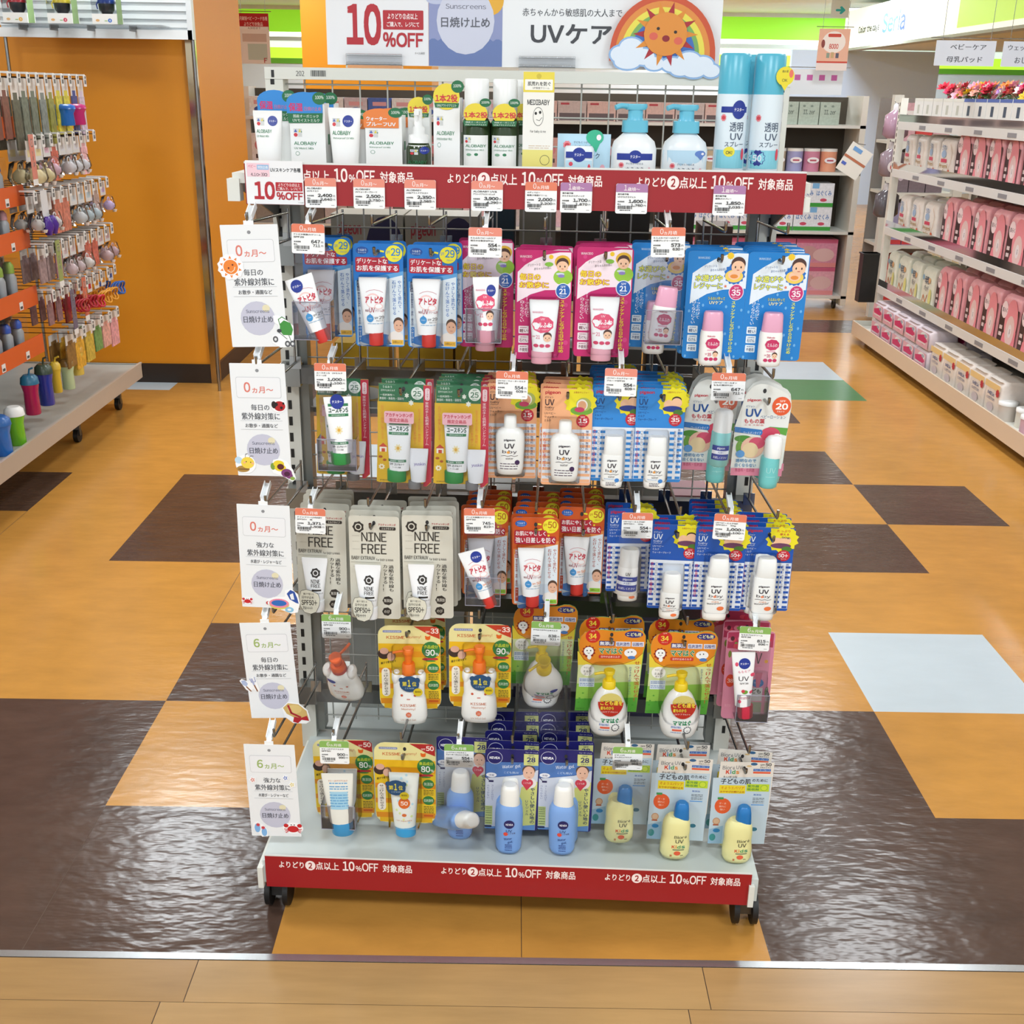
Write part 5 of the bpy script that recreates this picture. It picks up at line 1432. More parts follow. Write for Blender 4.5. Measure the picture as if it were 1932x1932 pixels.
def price_tag(u, z, hd, n1, n2, p1, p2, label, v=.33, ry=0, clip=True, w=.053, h=.046):
    b = MB()
    b.prism(rrect(-w / 2, -h, w / 2, 0, .003), -.0006, 0, WHITE)
    b.art((0, 0, 350, 290), (-w / 2, 0, w / 2, -h), -.0006, price_art(hd, n1, n2, p1, p2, int(u * 1000)))
    o = b.build('price_tag')
    place(o, u, v, z, rx=-.05, ry=ry)
    if clip:
        b = MB()
        b.box(-.027, .0005, -.048, .0275, .0012, -.006, CLEAR)
        b.build('clear_sleeve', o)
        b = MB()
        c0 = mat('#f0f3f4', .3)
        b.box(-.0045, .0008, -.012, .0045, .002, .004, c0)
        M = Matrix.Translation((0, .002, .003)) @ Matrix.Rotation(.35, 4, 'X')
        b.box(-.0042, 0, 0, .0042, .048, .002, c0, M)
        b.box(-.0045, .004, -.001, -.0035, .048, .007, c0, M)
        b.box(.0035, .004, -.001, .0045, .048, .007, c0, M)
        b.build('clip', o)
    return tag(o, label, 'price tag', 'white price tags of the rack')
TAGS = [
 (.118, 1.261, 'o', 'アトピタ保湿UVクリーム', 'SPF29', '647', '711', 'salmon-topped price tag reading 647 yen above the tilted tester, top row'),
 (.400, 1.261, 'rx', 'ミルふわベビーUVケア', '毎日のお散歩SPF21', '554', '609', 'salmon-topped price tag reading 554 yen at the magenta cards'),
 (.688, 1.267, 'o', 'ミルふわベビーUVケア', '水遊びレジャーSPF35', '573', '630', 'salmon-topped price tag reading 573 yen at the bright blue cards'),
 (.144, 1.037, 'o', 'ユースキンS　UVミルク', 'クリーム付', '1,000', '1,100', 'salmon-topped price tag reading 1,000 yen above the green-capped tester'),
 (.446, 1.031, 'o', 'UVベビーウォーターミルク', 'SPF15', '554', '609', 'salmon-topped price tag reading 554 yen at the peach SPF 15 cards'),
 (.625, 1.040, 'rx', 'UVベビーミルクウォーター', 'プルーフSPF35', '554', '609', 'salmon-topped price tag reading 554 yen at the blue SPF 35 cards'),
 (.801, 1.037, 'o', 'UVベビーロールオン', 'ももの葉SPF20', '647', '711', 'salmon-topped price tag reading 647 yen above the roll-on tester'),
 (.099, .780, 'o', 'ナインフリーUVBABY', 'SPF50+　桃', '1,371', '1,508', 'salmon-topped price tag reading 1,371 yen at the cream pouches'),
 (.393, .789, 'o', 'アトピタ保湿UVクリーム', 'SPF50', '745', '819', 'salmon-topped price tag reading 745 yen at the orange cards'),
 (.665, .789, 'o', 'UVベビーミルクWP', 'SPF50+　20g', '554', '609', 'salmon-topped price tag reading 554 yen at the dark blue SPF 50 cards'),
 (.824, .791, 'o', 'UVベビーミルクWP', 'SPF50+　50g', '1,000', '1,100', 'salmon-topped price tag reading 1,000 yen at the tall dark blue packs'),
 (.136, .578, 'g', 'マミーUVマイルドジェルN', 'SPF33', '900', '990', 'green-topped price tag reading 900 yen above the orange pump tester'),
 (.514, .577, 'g', 'ママはぐ日やけ止めミルク', '', '838', '921', 'green-topped price tag reading 838 yen above the yellow pump tester'),
 (.885, .580, 'g', 'ももセアUVクリーム', 'SPF38', '815', '896', 'green-topped price tag reading 815 yen above the rose-print cards'),
 (.139, .366, 'g', 'マミーUVアクアミルク', 'SPF50', '900', '990', 'green-topped price tag reading 900 yen above the boxed blue-capped tester'),
 (.364, .368, 'g', 'ニベアサンプロテクト', 'ウォータージェルこども用', '554', '609', 'green-topped price tag reading 554 yen above the toppled blue tester'),
 (.665, .375, 'g', 'ビオレUV', 'キッズピュアミルク', '880', '968', 'green-topped price tag reading 880 yen above the yellow tester bottle'),
]
for i, (u, z, hd, n1, n2, p1, p2, lb) in enumerate(TAGS):
    price_tag(u, z, hd, n1, n2, p1, p2, lb, v=.41 if z < .4 else .33, ry=rnd.uniform(-.02, .03) + (.05 if i == 10 else 0), w=.053 if u < .8 else .055)
STAGS = [
 (.133, 'rx', 'ALOBABY', 'UVモイスト', '2,400', '2,640'), (.211, 'rx', 'ALOBABY', 'UVウォータープルーフ', '2,500', '2,750'), (.293, 'rx', 'ALOBABY', 'UV&アウトドアミスト', '2,350', '2,585'), (.400, 'rx', 'ALOBABY UV&', 'アウトドアミストビッグ', '3,900', '4,290'),
 (.486, 'o', 'メディベビー', '敏感UV保湿クリーム', '2,000', '2,200'), (.542, 'p', '紫外線予報', 'さらさらUVスティック', '1,700', '1,870'), (.630, 'p', '紫外線予報', 'UVさらさらジェル', '1,600', '1,760'), (.784, 'p', '紫外線予報', '透明UVスプレー', '1,850', '2,035')]
for u, hd, n1, n2, p1, p2 in STAGS:
    price_tag(u, 1.329, hd, n1, n2, p1, p2, 'small %s-topped price label reading %s yen on the red shelf strip' % ('purple' if hd == 'p' else 'salmon', p1), v=.291, clip=False, w=.0505, h=.046)
def off_card(w, h, B, y=0):
    b = MB()
    b.prism(rrect(-w / 2, -h, w / 2, 0, .001), -.0008, 0, mat('#e9eaec', .35))
    RD = '#b01f2b'
    b.art((60, 1045, 445, 1330), (-w / 2, 0, w / 2, -h), -.0008, [('r', '#ecc9d3', 72, 1062, 222, 1150), ('r', '#8fb6dc', 140, 1072, 218, 1104), ('t', '#f2f4f8', '特別企画', 146, 1078, 212, 1098, .02), ('t', '#d0607a', 'ベビー', 80, 1072, 132, 1092, .02), ('t', '#3a3a40', '4.1', 96, 1126, 130, 1146, .02), ('e', '#3a3a40', 141, 1137, 9, 9), ('e', '#ecc9d3', 141, 1137, 6, 6), ('t', '#3a3a40', '▶', 153, 1132, 160, 1142), ('t', '#3a3a40', '30', 165, 1124, 188, 1146, .02), ('e', '#3a3a40', 197, 1136, 10, 10), ('e', '#ecc9d3', 197, 1136, 6.5, 6.5),
          ('t', '#2a2a2e', 'UVスキンケア各種', 228, 1090, 430, 1118, .03), ('t', RD, '10', 112, 1180, 252, 1300, .06), ('r', RD, 258, 1184, 438, 1242, 3), ('t', '#f2e4e4', 'よりどり②点以上', 275, 1190, 422, 1212, .02), ('t', '#f2e4e4', 'ご購入で、レジにて', 270, 1216, 428, 1236, .02), ('t', RD, '%OFF', 262, 1248, 440, 1300, .05), ('t', '#8a8a8a', 'チベル発型', 405, 1313, 442, 1320)])
    return b
o = off_card(.0925, .067, 0).build('discount_card')
place(o, .0595, .2925, 1.354)
tag(o, 'small white 10%OFF card covering the left end of the red shelf strip', 'sign')

# ---- age signs hanging at the left, with their cut-out stickers
def sign_art(six, strong):
    cc = '#9db46a' if six else '#d97a6c'
    return [('e', '#8a8c90', 327, 332, 20, 18), ('r', '#b9bcc0', 78, 403, 582, 634, 26), ('r', '#e9ebee', 81, 407, 579, 630, 24), ('t', cc, '6' if six else '0', 165, 460, 238, 572, .035), ('t', cc, 'ヵ月〜', 258, 508, 495, 580, .03),
            ('t', '#4a4c52', '強力な' if strong else '毎日の', 228, 705, 438, 772, .02), ('t', '#4a4c52', '紫外線対策に', 115, 798, 550, 876, .02), ('r', '#b9bcc0', 96, 886, 576, 889), ('t', '#4a4c52', '水遊び・レジャーなど' if strong else 'お散歩・通園など', 150, 920, 520, 966, .015), ('r', '#b9bcc0', 96, 985, 576, 988),
            ('e', '#c2c3d4', 335, 1218, 190, 180), ('e', '#dfd8b6', 435, 1112, 42, 38), ('t', '#6a6c7c', 'Sunscreens', 210, 1125, 468, 1160, .01), ('t', '#5a5c68', '日焼け止め', 175, 1192, 500, 1262, .025)]
SB = (20, 255, 640, 1520)
def sign(z, u, v, six, strong, label, ry, stick):
    w, h = .0925, .196
    b = MB()
    b.prism(rrect(-w / 2, -h, w / 2, 0, .001), -.0005, 0, mat('#e8ebed', .4))
    b.art(SB, (-w / 2, 0, w / 2, -h), -.0005, sign_art(six, strong))
    o = b.build('age_sign')
    place(o, u, v, z, ry=ry)
    for nm, items in stick:
        b = MB()
        b.art(SB, (-w / 2, 0, w / 2, -h), -.0012, items, step=.00005)
        q = b.build('sticker', o)
        q['label'] = nm
    b = MB()
    c0 = mat('#f0f3f4', .3)
    b.box(-.008, 0, -.004, .008, .0015, .006, c0)
    M = Matrix.Translation((0, .001, .004)) @ Matrix.Rotation(.45, 4, 'X')
    b.box(-.0045, 0, 0, .0045, .045, .0025, c0, M)
    b.box(-.0055, .006, -.002, -.0042, .045, .009, c0, M)
    b.box(.0042, .006, -.002, .0055, .045, .009, c0, M)
    b.build('clip', o)
    tag(o, label, 'sign', 'age signs hanging down the left side')
def blob(c, pts):
    return ('p', c, [w for p in pts for w in p])
def ell(cx, cy, a, b, n=18, ph=0):
    return [(cx + a * math.cos(2 * PI * i / n + ph), cy + b * math.sin(2 * PI * i / n + ph)) for i in range(n)]
WH = '#f4f5f6'
sun = [('s', WH, 95, 680, 148, 138, 12, .9), ('s', '#e8822c', 95, 680, 124, 116, 10, .62), ('e', WH, 95, 680, 92, 86), ('e', '#e8822c', 95, 680, 80, 75), ('e', '#6a2414', 72, 690, 10, 9), ('e', '#6a2414', 118, 658, 10, 9), ('l', '#f6e2c8', 8, [60, 715, 95, 735, 130, 712, 142, 680])]
stroller = [blob(WH, [(505, 1190), (560, 1185), (640, 1230), (720, 1300), (715, 1420), (690, 1520), (560, 1530), (470, 1480), (480, 1400), (560, 1380), (555, 1290), (510, 1260)]), ('l', '#4a8a4a', 9, [575, 1300, 560, 1230, 600, 1205, 640, 1230]), blob('#3f8f3c', [(575, 1275), (620, 1240), (690, 1270), (712, 1340), (690, 1400), (600, 1395), (565, 1350)]), ('e', '#3c4046', 560, 1350, 26, 20), ('l', '#5a6a64', 7, [560, 1370, 640, 1440]), ('l', '#5a6a64', 7, [660, 1395, 680, 1460])] + [('e', '#55585c', x, y, 30, 34) for x, y in ((510, 1440), (640, 1490), (695, 1490))] + [('e', '#d8dadc', x, y, 14, 16) for x, y in ((510, 1440), (640, 1490), (695, 1490))]
ladybug = [blob(WH, ell(545, 718, 88, 72)), blob('#b01c22', ell(555, 720, 66, 56)), blob('#1c1214', ell(492, 705, 28, 40)), ('e', '#1c1214', 575, 738, 16, 16), ('e', '#1c1214', 600, 690, 12, 14), ('e', '#1c1214', 520, 700, 18, 20)]
bee = [blob(WH, ell(118, 1385, 118, 108)), ('l', '#5a4a3c', 5, [118, 1310, 125, 1270, 148, 1262]), ('l', '#5a4a3c', 5, [160, 1310, 185, 1288, 215, 1290]), ('e', '#b9d6ea', 40, 1340, 44, 40), ('e', '#a8823c', 85, 1440, 76, 38), ('r', '#6a4a2c', 30, 1438, 150, 1448), ('e', '#ecd04a', 142, 1368, 76, 66), ('e', '#3a2a1c', 128, 1355, 6, 7), ('e', '#3a2a1c', 178, 1362, 6, 7), ('e', '#f0a890', 108, 1366, 12, 10), ('e', '#f0a890', 200, 1375, 12, 10)]
pansy = [blob(WH, [(405, 1420), (440, 1330), (520, 1310), (600, 1350), (660, 1440), (690, 1540), (650, 1580), (540, 1520), (430, 1480)]), ('e', '#7a9a3c', 432, 1405, 28, 40), ('e', '#e6cc2c', 500, 1375, 62, 40), ('e', '#e6cc2c', 515, 1420, 66, 40), ('e', '#5a1a24', 520, 1408, 40, 34), ('e', '#7c3c74', 585, 1480, 62, 50), ('e', '#7c3c74', 615, 1510, 40, 34), ('e', '#4a1438', 590, 1490, 34, 28), ('e', '#8aa84a', 650, 1540, 28, 20)]
def crab(x, y, s):
    r = '#c4242c'
    q = [blob(WH, ell(x, y, 95 * s, 62 * s)), ('e', r, x, y + 8 * s, 52 * s, 34 * s), ('e', r, x - 62 * s, y - 28 * s, 22 * s, 20 * s), ('e', r, x + 62 * s, y - 28 * s, 22 * s, 20 * s), ('e', '#222222', x - 14 * s, y - 36 * s, 6 * s, 6 * s), ('e', '#222222', x + 14 * s, y - 36 * s, 6 * s, 6 * s)]
    for sgn in (-1, 1):
        for k in range(3):
            q.append(('l', r, 8 * s, [x + sgn * 45 * s, y + (12 + 10 * k) * s, x + sgn * (80 - 6 * k) * s, y + (8 + 18 * k) * s]))
    return q
pool = [blob(WH, [(545, 1290), (620, 1262), (700, 1330), (720, 1440), (690, 1560), (610, 1580), (500, 1540), (330, 1480), (310, 1420), (400, 1380), (540, 1370)]), blob('#2c50a0', [(565, 1330), (610, 1280), (660, 1300), (690, 1380), (705, 1450), (670, 1440), (600, 1400)]), blob('#e9ecf2', [(600, 1340), (640, 1320), (655, 1400), (615, 1400)]), ('e', '#d8cc5c', 470, 1470, 120, 62), ('e', '#e88aa0', 468, 1455, 120, 58), ('e', '#2c6ab8', 468, 1452, 92, 38), ('e', '#8ac0dc', 590, 1530, 52, 34), ('e', '#e9eef2', 590, 1530, 24, 14), ('e', '#c43a3a', 335, 1455, 22, 22), ('e', '#f0f0f0', 342, 1455, 12, 20)]
spade = [blob(WH, [(-70, 1010), (-40, 985), (40, 1020), (100, 950), (140, 980), (170, 1150), (140, 1165), (90, 1120), (60, 1170), (0, 1130)]), blob('#a9b8d8', [(-50, 1010), (0, 1000), (30, 1050), (10, 1090), (-40, 1060)]), ('l', '#8a5a3c', 16, [10, 1090, 60, 1150]), ('l', '#a9b0d0', 22, [85, 985, 105, 1060]), ('l', '#a9b0d0', 12, [60, 985, 80, 1030, 130, 1020, 120, 965]), ('l', '#8a5a3c', 16, [110, 1070, 140, 1150])]
hat = [blob(WH, [(420, 1380), (500, 1300), (640, 1320), (740, 1420), (760, 1560), (700, 1600), (540, 1590), (440, 1500)]), blob('#cfae6a', [(432, 1380), (500, 1318), (630, 1335), (722, 1425), (738, 1530), (600, 1540), (470, 1460)]), blob('#dcc07c', ell(575, 1400, 90, 60)), ('l', '#a82430', 26, [500, 1350, 530, 1450, 640, 1510]), blob('#b0202c', [(560, 1500), (640, 1520), (720, 1490), (745, 1560), (650, 1545), (600, 1590), (540, 1570)])]
def star(x, y, r, c):
    return [('s', WH, x, y, r * 1.5, r * 1.5, 5, .7), ('s', c, x, y, r, r * 1.05, 5, .45), ('s', '#eef0f0', x, y, r * .45, r * .48, 5, .45)]
flip = [blob(WH, [(50, 1340), (110, 1310), (190, 1370), (235, 1440), (225, 1520), (150, 1530), (100, 1470), (50, 1430)]), ('e', '#7fb0e0', 100, 1405, 36, 62), ('e', '#7fb0e0', 182, 1460, 34, 60), ('s', '#c83c44', 112, 1360, 30, 28, 6, .6), ('s', '#c83c44', 172, 1400, 30, 28, 6, .6)]
for z, u, v, six, strong, lb, ry, st in [
    (1.259, .024, .335, False, False, 'white sign reading 0ヵ月 with sun and stroller stickers, topmost of the left signs', -.035, [('orange smiling sun sticker', sun), ('green stroller sticker', stroller)]),
    (1.035, .023, .335, False, False, 'white sign reading 0ヵ月 with ladybug, bee and pansy stickers', -.01, [('red ladybug sticker', ladybug), ('yellow bee sticker', bee), ('pansy flower sticker', pansy)]),
    (.786, .018, .335, False, True, 'white sign reading 0ヵ月 with crab and beach umbrella stickers', .015, [('red crab sticker', crab(88, 1440, .75)), ('beach umbrella and pool sticker', pool)]),
    (.560, .007, .335, True, False, 'white sign reading 6ヵ月 with shovel and straw hat stickers', -.05, [('toy shovel and fork sticker', spade), ('straw hat sticker', hat)]),
    (.357, .022, .415, True, True, 'white sign reading 6ヵ月 with starfish, sandal and crab stickers, lowest of the signs', -.015, [('starfish stickers', star(95, 735, 34, '#d8705c') + star(500, 700, 34, '#5a7ac8') + star(575, 790, 34, '#e0cc6a')), ('blue sandals sticker', flip), ('big red crab sticker', crab(545, 1400, 1.35))])]:
    sign(z, u, v, six, strong, lb, ry, st)
for row in range(5):
    hook(.022 if row < 4 else .03, row, 'chrome wire hook on the left upright holding the %s white age sign' % ['topmost', 'second', 'third', 'fourth', 'lowest'][row], 'chrome hooks of the rack')
# ================================================================ goods standing on the top shelf
SZ = 1.3345
LOGO = lambda x, y, s: [('r', '#c9cccb', x, y, x + s, y + s), ('r', '#c9cccb', x + s * 1.1, y, x + s * 2.1, y + s), ('r', '#c9cccb', x + s * 1.1, y + s * 1.1, x + s * 2.1, y + s * 2.1), ('p', '#4a62b0', [x + s * .1, y + s * .9, x + s * .5, y + s * .1, x + s * .9, y + s * .9]), ('p', '#d9c83c', [x + s * 1.2, y + s * .9, x + s * 1.6, y, x + s * 1.8, y + s * .9]), ('e', '#c8323c', x + s * .5, y + s * 1.6, s * .5, s * .5), ('r', '#2c7a4c', x + s * 1.9, y + s * .6, x + s * 2.1, y + s)]
GRN_ = '#2a7a50'
def alo(x, y, sub, s=1):
    return LOGO(x, y, 9 * s) + [('t', GRN_, 'ALOBABY', x, y + 30 * s, x + 52 * s, y + 38 * s, .03), ('t', GRN_, sub, x, y + 43 * s, x + 45 * s, y + 48 * s, .01), ('e', '#8aa89a', x + 7 * s, y + 58 * s, 5 * s, 5 * s), ('e', '#eceeed', x + 7 * s, y + 58 * s, 3.6 * s, 3.6 * s)]
def carton(name, w, d, h, items, col='#e9ebea', top=None, side=None):
    r = empty(name)
    b = MB()
    b.box(-w / 2, 0, 0, w / 2, d, h, mat(col, .45))
    if side:
        b.box(w / 2, d * .55, h * .4, w / 2 + .0003, d * .85, h * .55, mat(side))
    b.art((0, 0, 100, 200), (-w / 2, h, w / 2, 0), 0, items)
    b.build('carton', r)
    if top:
        b = MB()
        b.art((0, 0, 100, 200), (-w / 2, h, w / 2, 0), -.0012, top, step=.00004)
        b.build('paper_topper', r)
    return r
def topper(kind):
    if kind == 'blue':
        return [('e', '#2f86d0', 45, 0, 52, 32), ('r', '#2f86d0', -6, -4, 96, 30), ('e', '#1f6b42', 88, -14, 20, 18), ('t', '#dfe9e0', '100%', 76, -22, 100, -12, .02), ('t', '#c8326c', '保湿', 0, 0, 40, 24, .05), ('t', '#d0607a', '日焼け止め', 44, 10, 92, 22, .01), ('p', '#1f6b42', [-6, 30, 96, 28, 94, 56, -2, 58]), ('t', '#dfe9e0', '国産オーガニック', 12, 33, 84, 42, .01), ('t', '#dfe9e0', 'UVモイストミルク', 10, 45, 86, 54, .01)]
    if kind == 'orange':
        return [('e', '#e07f3c', 42, 4, 48, 26), ('r', '#e07f3c', -4, 2, 92, 44), ('e', '#1f6b42', 84, -8, 20, 17), ('t', '#dfe9e0', '100%', 72, -14, 96, -4, .02), ('t', '#e6eef4', 'ウォーター', 4, 6, 60, 20, .04), ('t', '#e6eef4', 'プルーフUV', 4, 24, 84, 38, .04)]
    return [('e', '#e2cf3c', 50, -2, 50, 34), ('e', '#1f6b42', 92, -28, 24, 16), ('t', '#dfe9e0', '100%', 76, -34, 106, -26, .02), ('t', '#c8323c', '1本2役', 8, -8, 92, 12, .05), ('p', '#1f6b42', [4, 14, 98, 14, 94, 26, 8, 26]), ('t', '#dfe9e0', 'UV&アウトドアミスト', 14, 17, 88, 24)]
def std_tube(name, w, h, items, col='#eceeed', depth=.03, wb=.78):
    r = empty(name)
    b = MB()
    secs = [(h, w / 2, .001, 6), (h - .008, w / 2, .0012, 5)] + [(h - .008 - (h - .02) * t, w / 2 * (1 - (1 - wb) * t), .0012 + (depth / 2 - .001) * math.sin(t * PI / 2), 3 - t) for t in (.15, .3, .5, .75, 1)]
    su = cont(b, secs, mat(col, .35), 0, depth / 2)
    b.art((0, 0, 100, 200), (-w / 2, h, w / 2, h - w * 2), 0, items, surf=su)
    o = b.build('tube_body', r)
    b = MB()
    cont(b, [(0, w / 2 * wb * .98, depth / 2), (.013, w / 2 * wb * .98, depth / 2)], mat(col, .3), 0, depth / 2, n=32)
    b.build('cap', o)
    return r
def put(o, u, v, z, label, cat, group=None, rz=0):
    place(o, u, v, z, rz=rz)
    return tag(o, label, cat, group)
GT = 'goods standing on the top shelf'
t1 = [(q[0], q[1]) + tuple(q[2:]) for q in LOGO(12, 24, 12)] + [('e', TEST, 66, 34, 17, 17), ('t', '#e8eaf4', 'テスター', 54, 31, 78, 38, .02), ('t', GRN_, 'ALOBABY', 10, 62, 62, 74, .03), ('t', GRN_, 'UV Moist Milk', 10, 80, 52, 88, .01)]
put(std_tube('sunscreen_tube', .046, .094, t1), .046, .262, SZ, 'white tester tube with blue sticker at the left end of the top shelf', 'tester', rz=.2)
put(carton('sunscreen_carton', .056, .03, .108, alo(10, 70, 'UV Moist Milk'), top=topper('blue')), .047, .2, SZ, 'white carton with blue arched topper behind the leftmost tester tube', 'carton')
put(carton('sunscreen_carton', .058, .032, .106, alo(10, 74, 'UV Moist Milk', 1.25), top=topper('blue'), side=GRN_), .104, .235, SZ, 'white carton with blue arched topper in front, beside the leftmost tester tube', 'carton', rz=-.06)
put(carton('sunscreen_carton', .058, .032, .106, alo(10, 74, 'UV Moist Milk', 1.25), top=topper('blue'), side=GRN_), .112, .185, SZ, 'white carton with blue topper, behind the front blue-topped carton', 'carton')
t2 = LOGO(14, 30, 11) + [('e', TEST, 62, 38, 17, 17), ('t', '#e8eaf4', 'テスター', 50, 35, 74, 42, .02), ('t', GRN_, 'ALOBABY', 14, 66, 70, 78, .03), ('t', GRN_, 'Waterproof UV Milk', 16, 84, 80, 91, .01)]
put(std_tube('sunscreen_tube', .053, .1, t2), .166, .255, SZ, 'white tester tube with blue sticker between the blue and orange toppers', 'tester')
put(carton('sunscreen_carton', .052, .03, .086, alo(12, 56, 'Waterproof UV Milk', 1.2), top=topper('orange')), .17, .2, SZ, 'white carton with orange topper behind the middle tester tube', 'carton')
put(carton('sunscreen_carton', .06, .034, .09, alo(10, 52, 'Waterproof UV Milk', 1.3), top=topper('orange'), side=GRN_), .228, .235, SZ, 'white carton with orange topper in front on the top shelf', 'carton', rz=-.06)
put(carton('sunscreen_carton', .06, .034, .09, alo(10, 52, 'Waterproof UV Milk', 1.3), top=topper('orange'), side=GRN_), .238, .185, SZ, 'white carton with orange topper, behind the front orange-topped carton', 'carton')
def mist(w, h, hb, tester_=False, label=True):
    r = empty('mist_bottle')
    b = MB()
    g = mat('#2b3c22', .12)
    su = cont(b, [(0, w / 2 * .94, w / 2 * .94), (.003, w / 2, w / 2), (hb - .008, w / 2, w / 2), (hb, w / 2 * .82, w / 2 * .82)], g, 0, w / 2, ex=2)
    lab = [('r', '#e9ecea', 6, 14 if tester_ else 60, 92, 190)] + ([('t', GRN_, 'ALOBABY', 10, 110, 86, 132, .03)] + LOGO(20, 40, 16) + [('e', TEST, 78, 46, 19, 24), ('t', '#e8eaf4', 'テスター', 64, 42, 92, 52, .02)] if tester_ else LOGO(12, 66, 10) + [('t', GRN_, 'ALOBABY', 14, 92, 86, 102, .03), ('t', GRN_, 'UV&Outdoor Mist', 14, 108, 80, 114, .01), ('e', '#7aa88a', 26, 128, 9, 5), ('e', GRN_, 52, 127, 7, 5)])
    b.art((0, 0, 100, 200), (-w / 2, hb, w / 2, 0), 0, lab, surf=su)
    o = b.build('bottle', r)
    b = MB()
    W_ = mat('#e9ecec', .3)
    if tester_:
        cont(b, [(hb, w * .42, w * .42), (hb + .012, w * .4, w * .4), (hb + .014, w * .26, w * .26), (hb + .024, w * .24, w * .24), (hb + .026, w * .17, w * .17), (h, w * .16, w * .16)], W_, 0, w / 2, ex=2)
        b.box(-.004, -.004, h - .009, .004, .01, h - .003, W_)
    else:
        cont(b, [(hb, w * .4, w * .4), (hb + .004, w * .43, w * .43), (h - .002, w * .43, w * .43), (h, w * .4, w * .4)], W_, 0, w / 2, ex=2)
    b.build('cap', o)
    return r
r = put(mist(.04, .1, .048, True), .284, .25, SZ, 'short dark green tester spray bottle with white pump on the top shelf', 'tester')
put(carton('sunscreen_carton', .036, .03, .1, alo(10, 90, 'UV&Outdoor Mist', 1.2), top=topper('yellow')), .28, .19, SZ, 'white carton with yellow topper behind the green tester spray bottle', 'carton')
put(carton('sunscreen_carton', .043, .034, .118, alo(12, 48, 'UV&Outdoor Mist', 1.3), top=topper('yellow'), side=GRN_), .33, .23, SZ, 'tall white carton with yellow topper beside the dark green bottles', 'carton', rz=-.05)
for u, v, l in ((.378, .245, 'front left'), (.424, .245, 'front right'), (.452, .19, 'rear')):
    m_ = mist(.046, .147, .088)
    b = MB()
    b.art((0, 0, 100, 200), (-.023, .113, .023, .02), -.0022, [('e', '#e2cf3c', 50, 40, 42, 34), ('e', '#1f6b42', 84, 4, 20, 14), ('t', '#dfe9e0', '100%', 70, -1, 98, 7, .02), ('t', '#c8323c', '1本2役', 10, 34, 92, 54, .05), ('p', '#1f6b42', [6, 62, 94, 62, 90, 80, 10, 80]), ('t', '#dfe9e0', '国産オーガニック', 16, 65, 86, 70), ('t', '#dfe9e0', 'UV&アウトドアミスト', 14, 73, 88, 78)], step=.00004)
    b.build('yellow_sticker', m_)
    put(m_, u, v, SZ, '%s of the three tall dark green bottles with white caps' % l, 'bottle', GT)
md = [('r', '#e3d24a', 0, 0, 100, 38), ('r', '#e3da7c', 0, 148, 100, 200), ('r', '#eff0e8', 5, 14, 95, 34, 2), ('e', '#c9b83c', 50, 8, 8, 5), ('t', '#2a2a2a', '肌荒れを防ぐ', 14, 18, 88, 26, .03), ('t', '#5a5a5a', 'UP保湿クリーム', 30, 28, 84, 32, .01), ('t', '#2a2a2a', 'MEDIBABY', 14, 52, 86, 62, .03), ('e', '#2a2a2a', 50, 84, 17, 18), ('e', '#ecece6', 50, 84, 15.8, 17), ('e', '#2a2a2a', 42, 78, 4, 3), ('e', '#2a2a2a', 56, 76, 4, 3), ('l', '#2a2a2a', 1.5, [44, 90, 54, 92, 62, 86]), ('t', '#2a2a2a', 'for baby & me', 24, 110, 76, 116, .01), ('e', '#4a4a3c', 74, 168, 16, 10), ('e', '#e3da7c', 74, 168, 14.5, 9)] + lines('#c8a87a', 20, 90, [140, 144], 1, 2)
put(carton('cream_carton', .049, .03, .158, md, col='#ecece6'), .478, .245, SZ, 'tall slim yellow and white carton in the middle of the top shelf', 'carton')
BL = '#b4d6e8'
def ko(x, y, s, t2='さらさら', c='#3a4a62'):
    return [('s', '#e0848c', x, y, 9 * s, 9 * s, 8, .85), ('e', '#c8404c', x, y, 5 * s, 4 * s), ('t', '#6a7a90', '子どもとつかえる', x + 14 * s, y - 6 * s, x + 60 * s, y - 1 * s, 0), ('t', c, t2, x + 14 * s, y + 4 * s, x + 58 * s, y + 18 * s, .01)]
def leaf(x, y, c, s=1):
    return [('e', c, x, y, 22 * s, 18 * s), ('p', c, [x - 14 * s, y + 12 * s, x + 14 * s, y + 12 * s, x + 4 * s, y + 36 * s]), ('e', '#f0e8ec', x + 10 * s, y, 6 * s, 7 * s)]
b = MB()
b.box(-.043, 0, 0, .043, .002, .066, mat(BL))
b.art((0, 0, 100, 76), (-.043, .066, .043, 0), 0, [('s', '#e0848c', 18, 20, 8, 8, 8, .85), ('e', '#c8404c', 18, 20, 4.6, 3.6), ('t', '#6a7a90', '子どもとつかえる', 30, 13, 66, 17), ('t', '#3a4a62', 'さらさら', 30, 20, 66, 31, .01), ('t', '#3a4a62', 'UVスティック', 16, 34, 80, 44, .01), ('e', '#e0a8b4', 86, 62, 5, 8), *leaf(70, 6, '#35b08a', .75)])
put(b.build('stick_card'), .553, .225, SZ, 'pale blue printed card with green leaf badge on the top shelf', 'card')
r = empty('sun_stick')
b = MB()
su = cont(b, [(0, .023, .012), (.044, .024, .012), (.048, .021, .01)], mat('#dfe8ee', .3), 0, .012, ex=4)
b.art((0, 0, 100, 100), (-.023, .047, .023, 0), -.0008, [('r', '#b9dcec', 4, 44, 96, 98), ('r', TEST, 4, 16, 96, 36), ('e', TEST, 50, 26, 24, 24), ('t', '#e8eaf4', 'テスター', 34, 21, 66, 31, .03), ('t', '#3a4a62', 'さらさらUV', 14, 70, 76, 82, .02), ('e', '#d84a5c', 22, 56, 7, 7), ('e', '#d84a5c', 86, 68, 5, 12)])
b.build('case', r)
put(r, .545, .25, SZ, 'small pale blue tester stick with dark blue band before the blue card', 'tester')
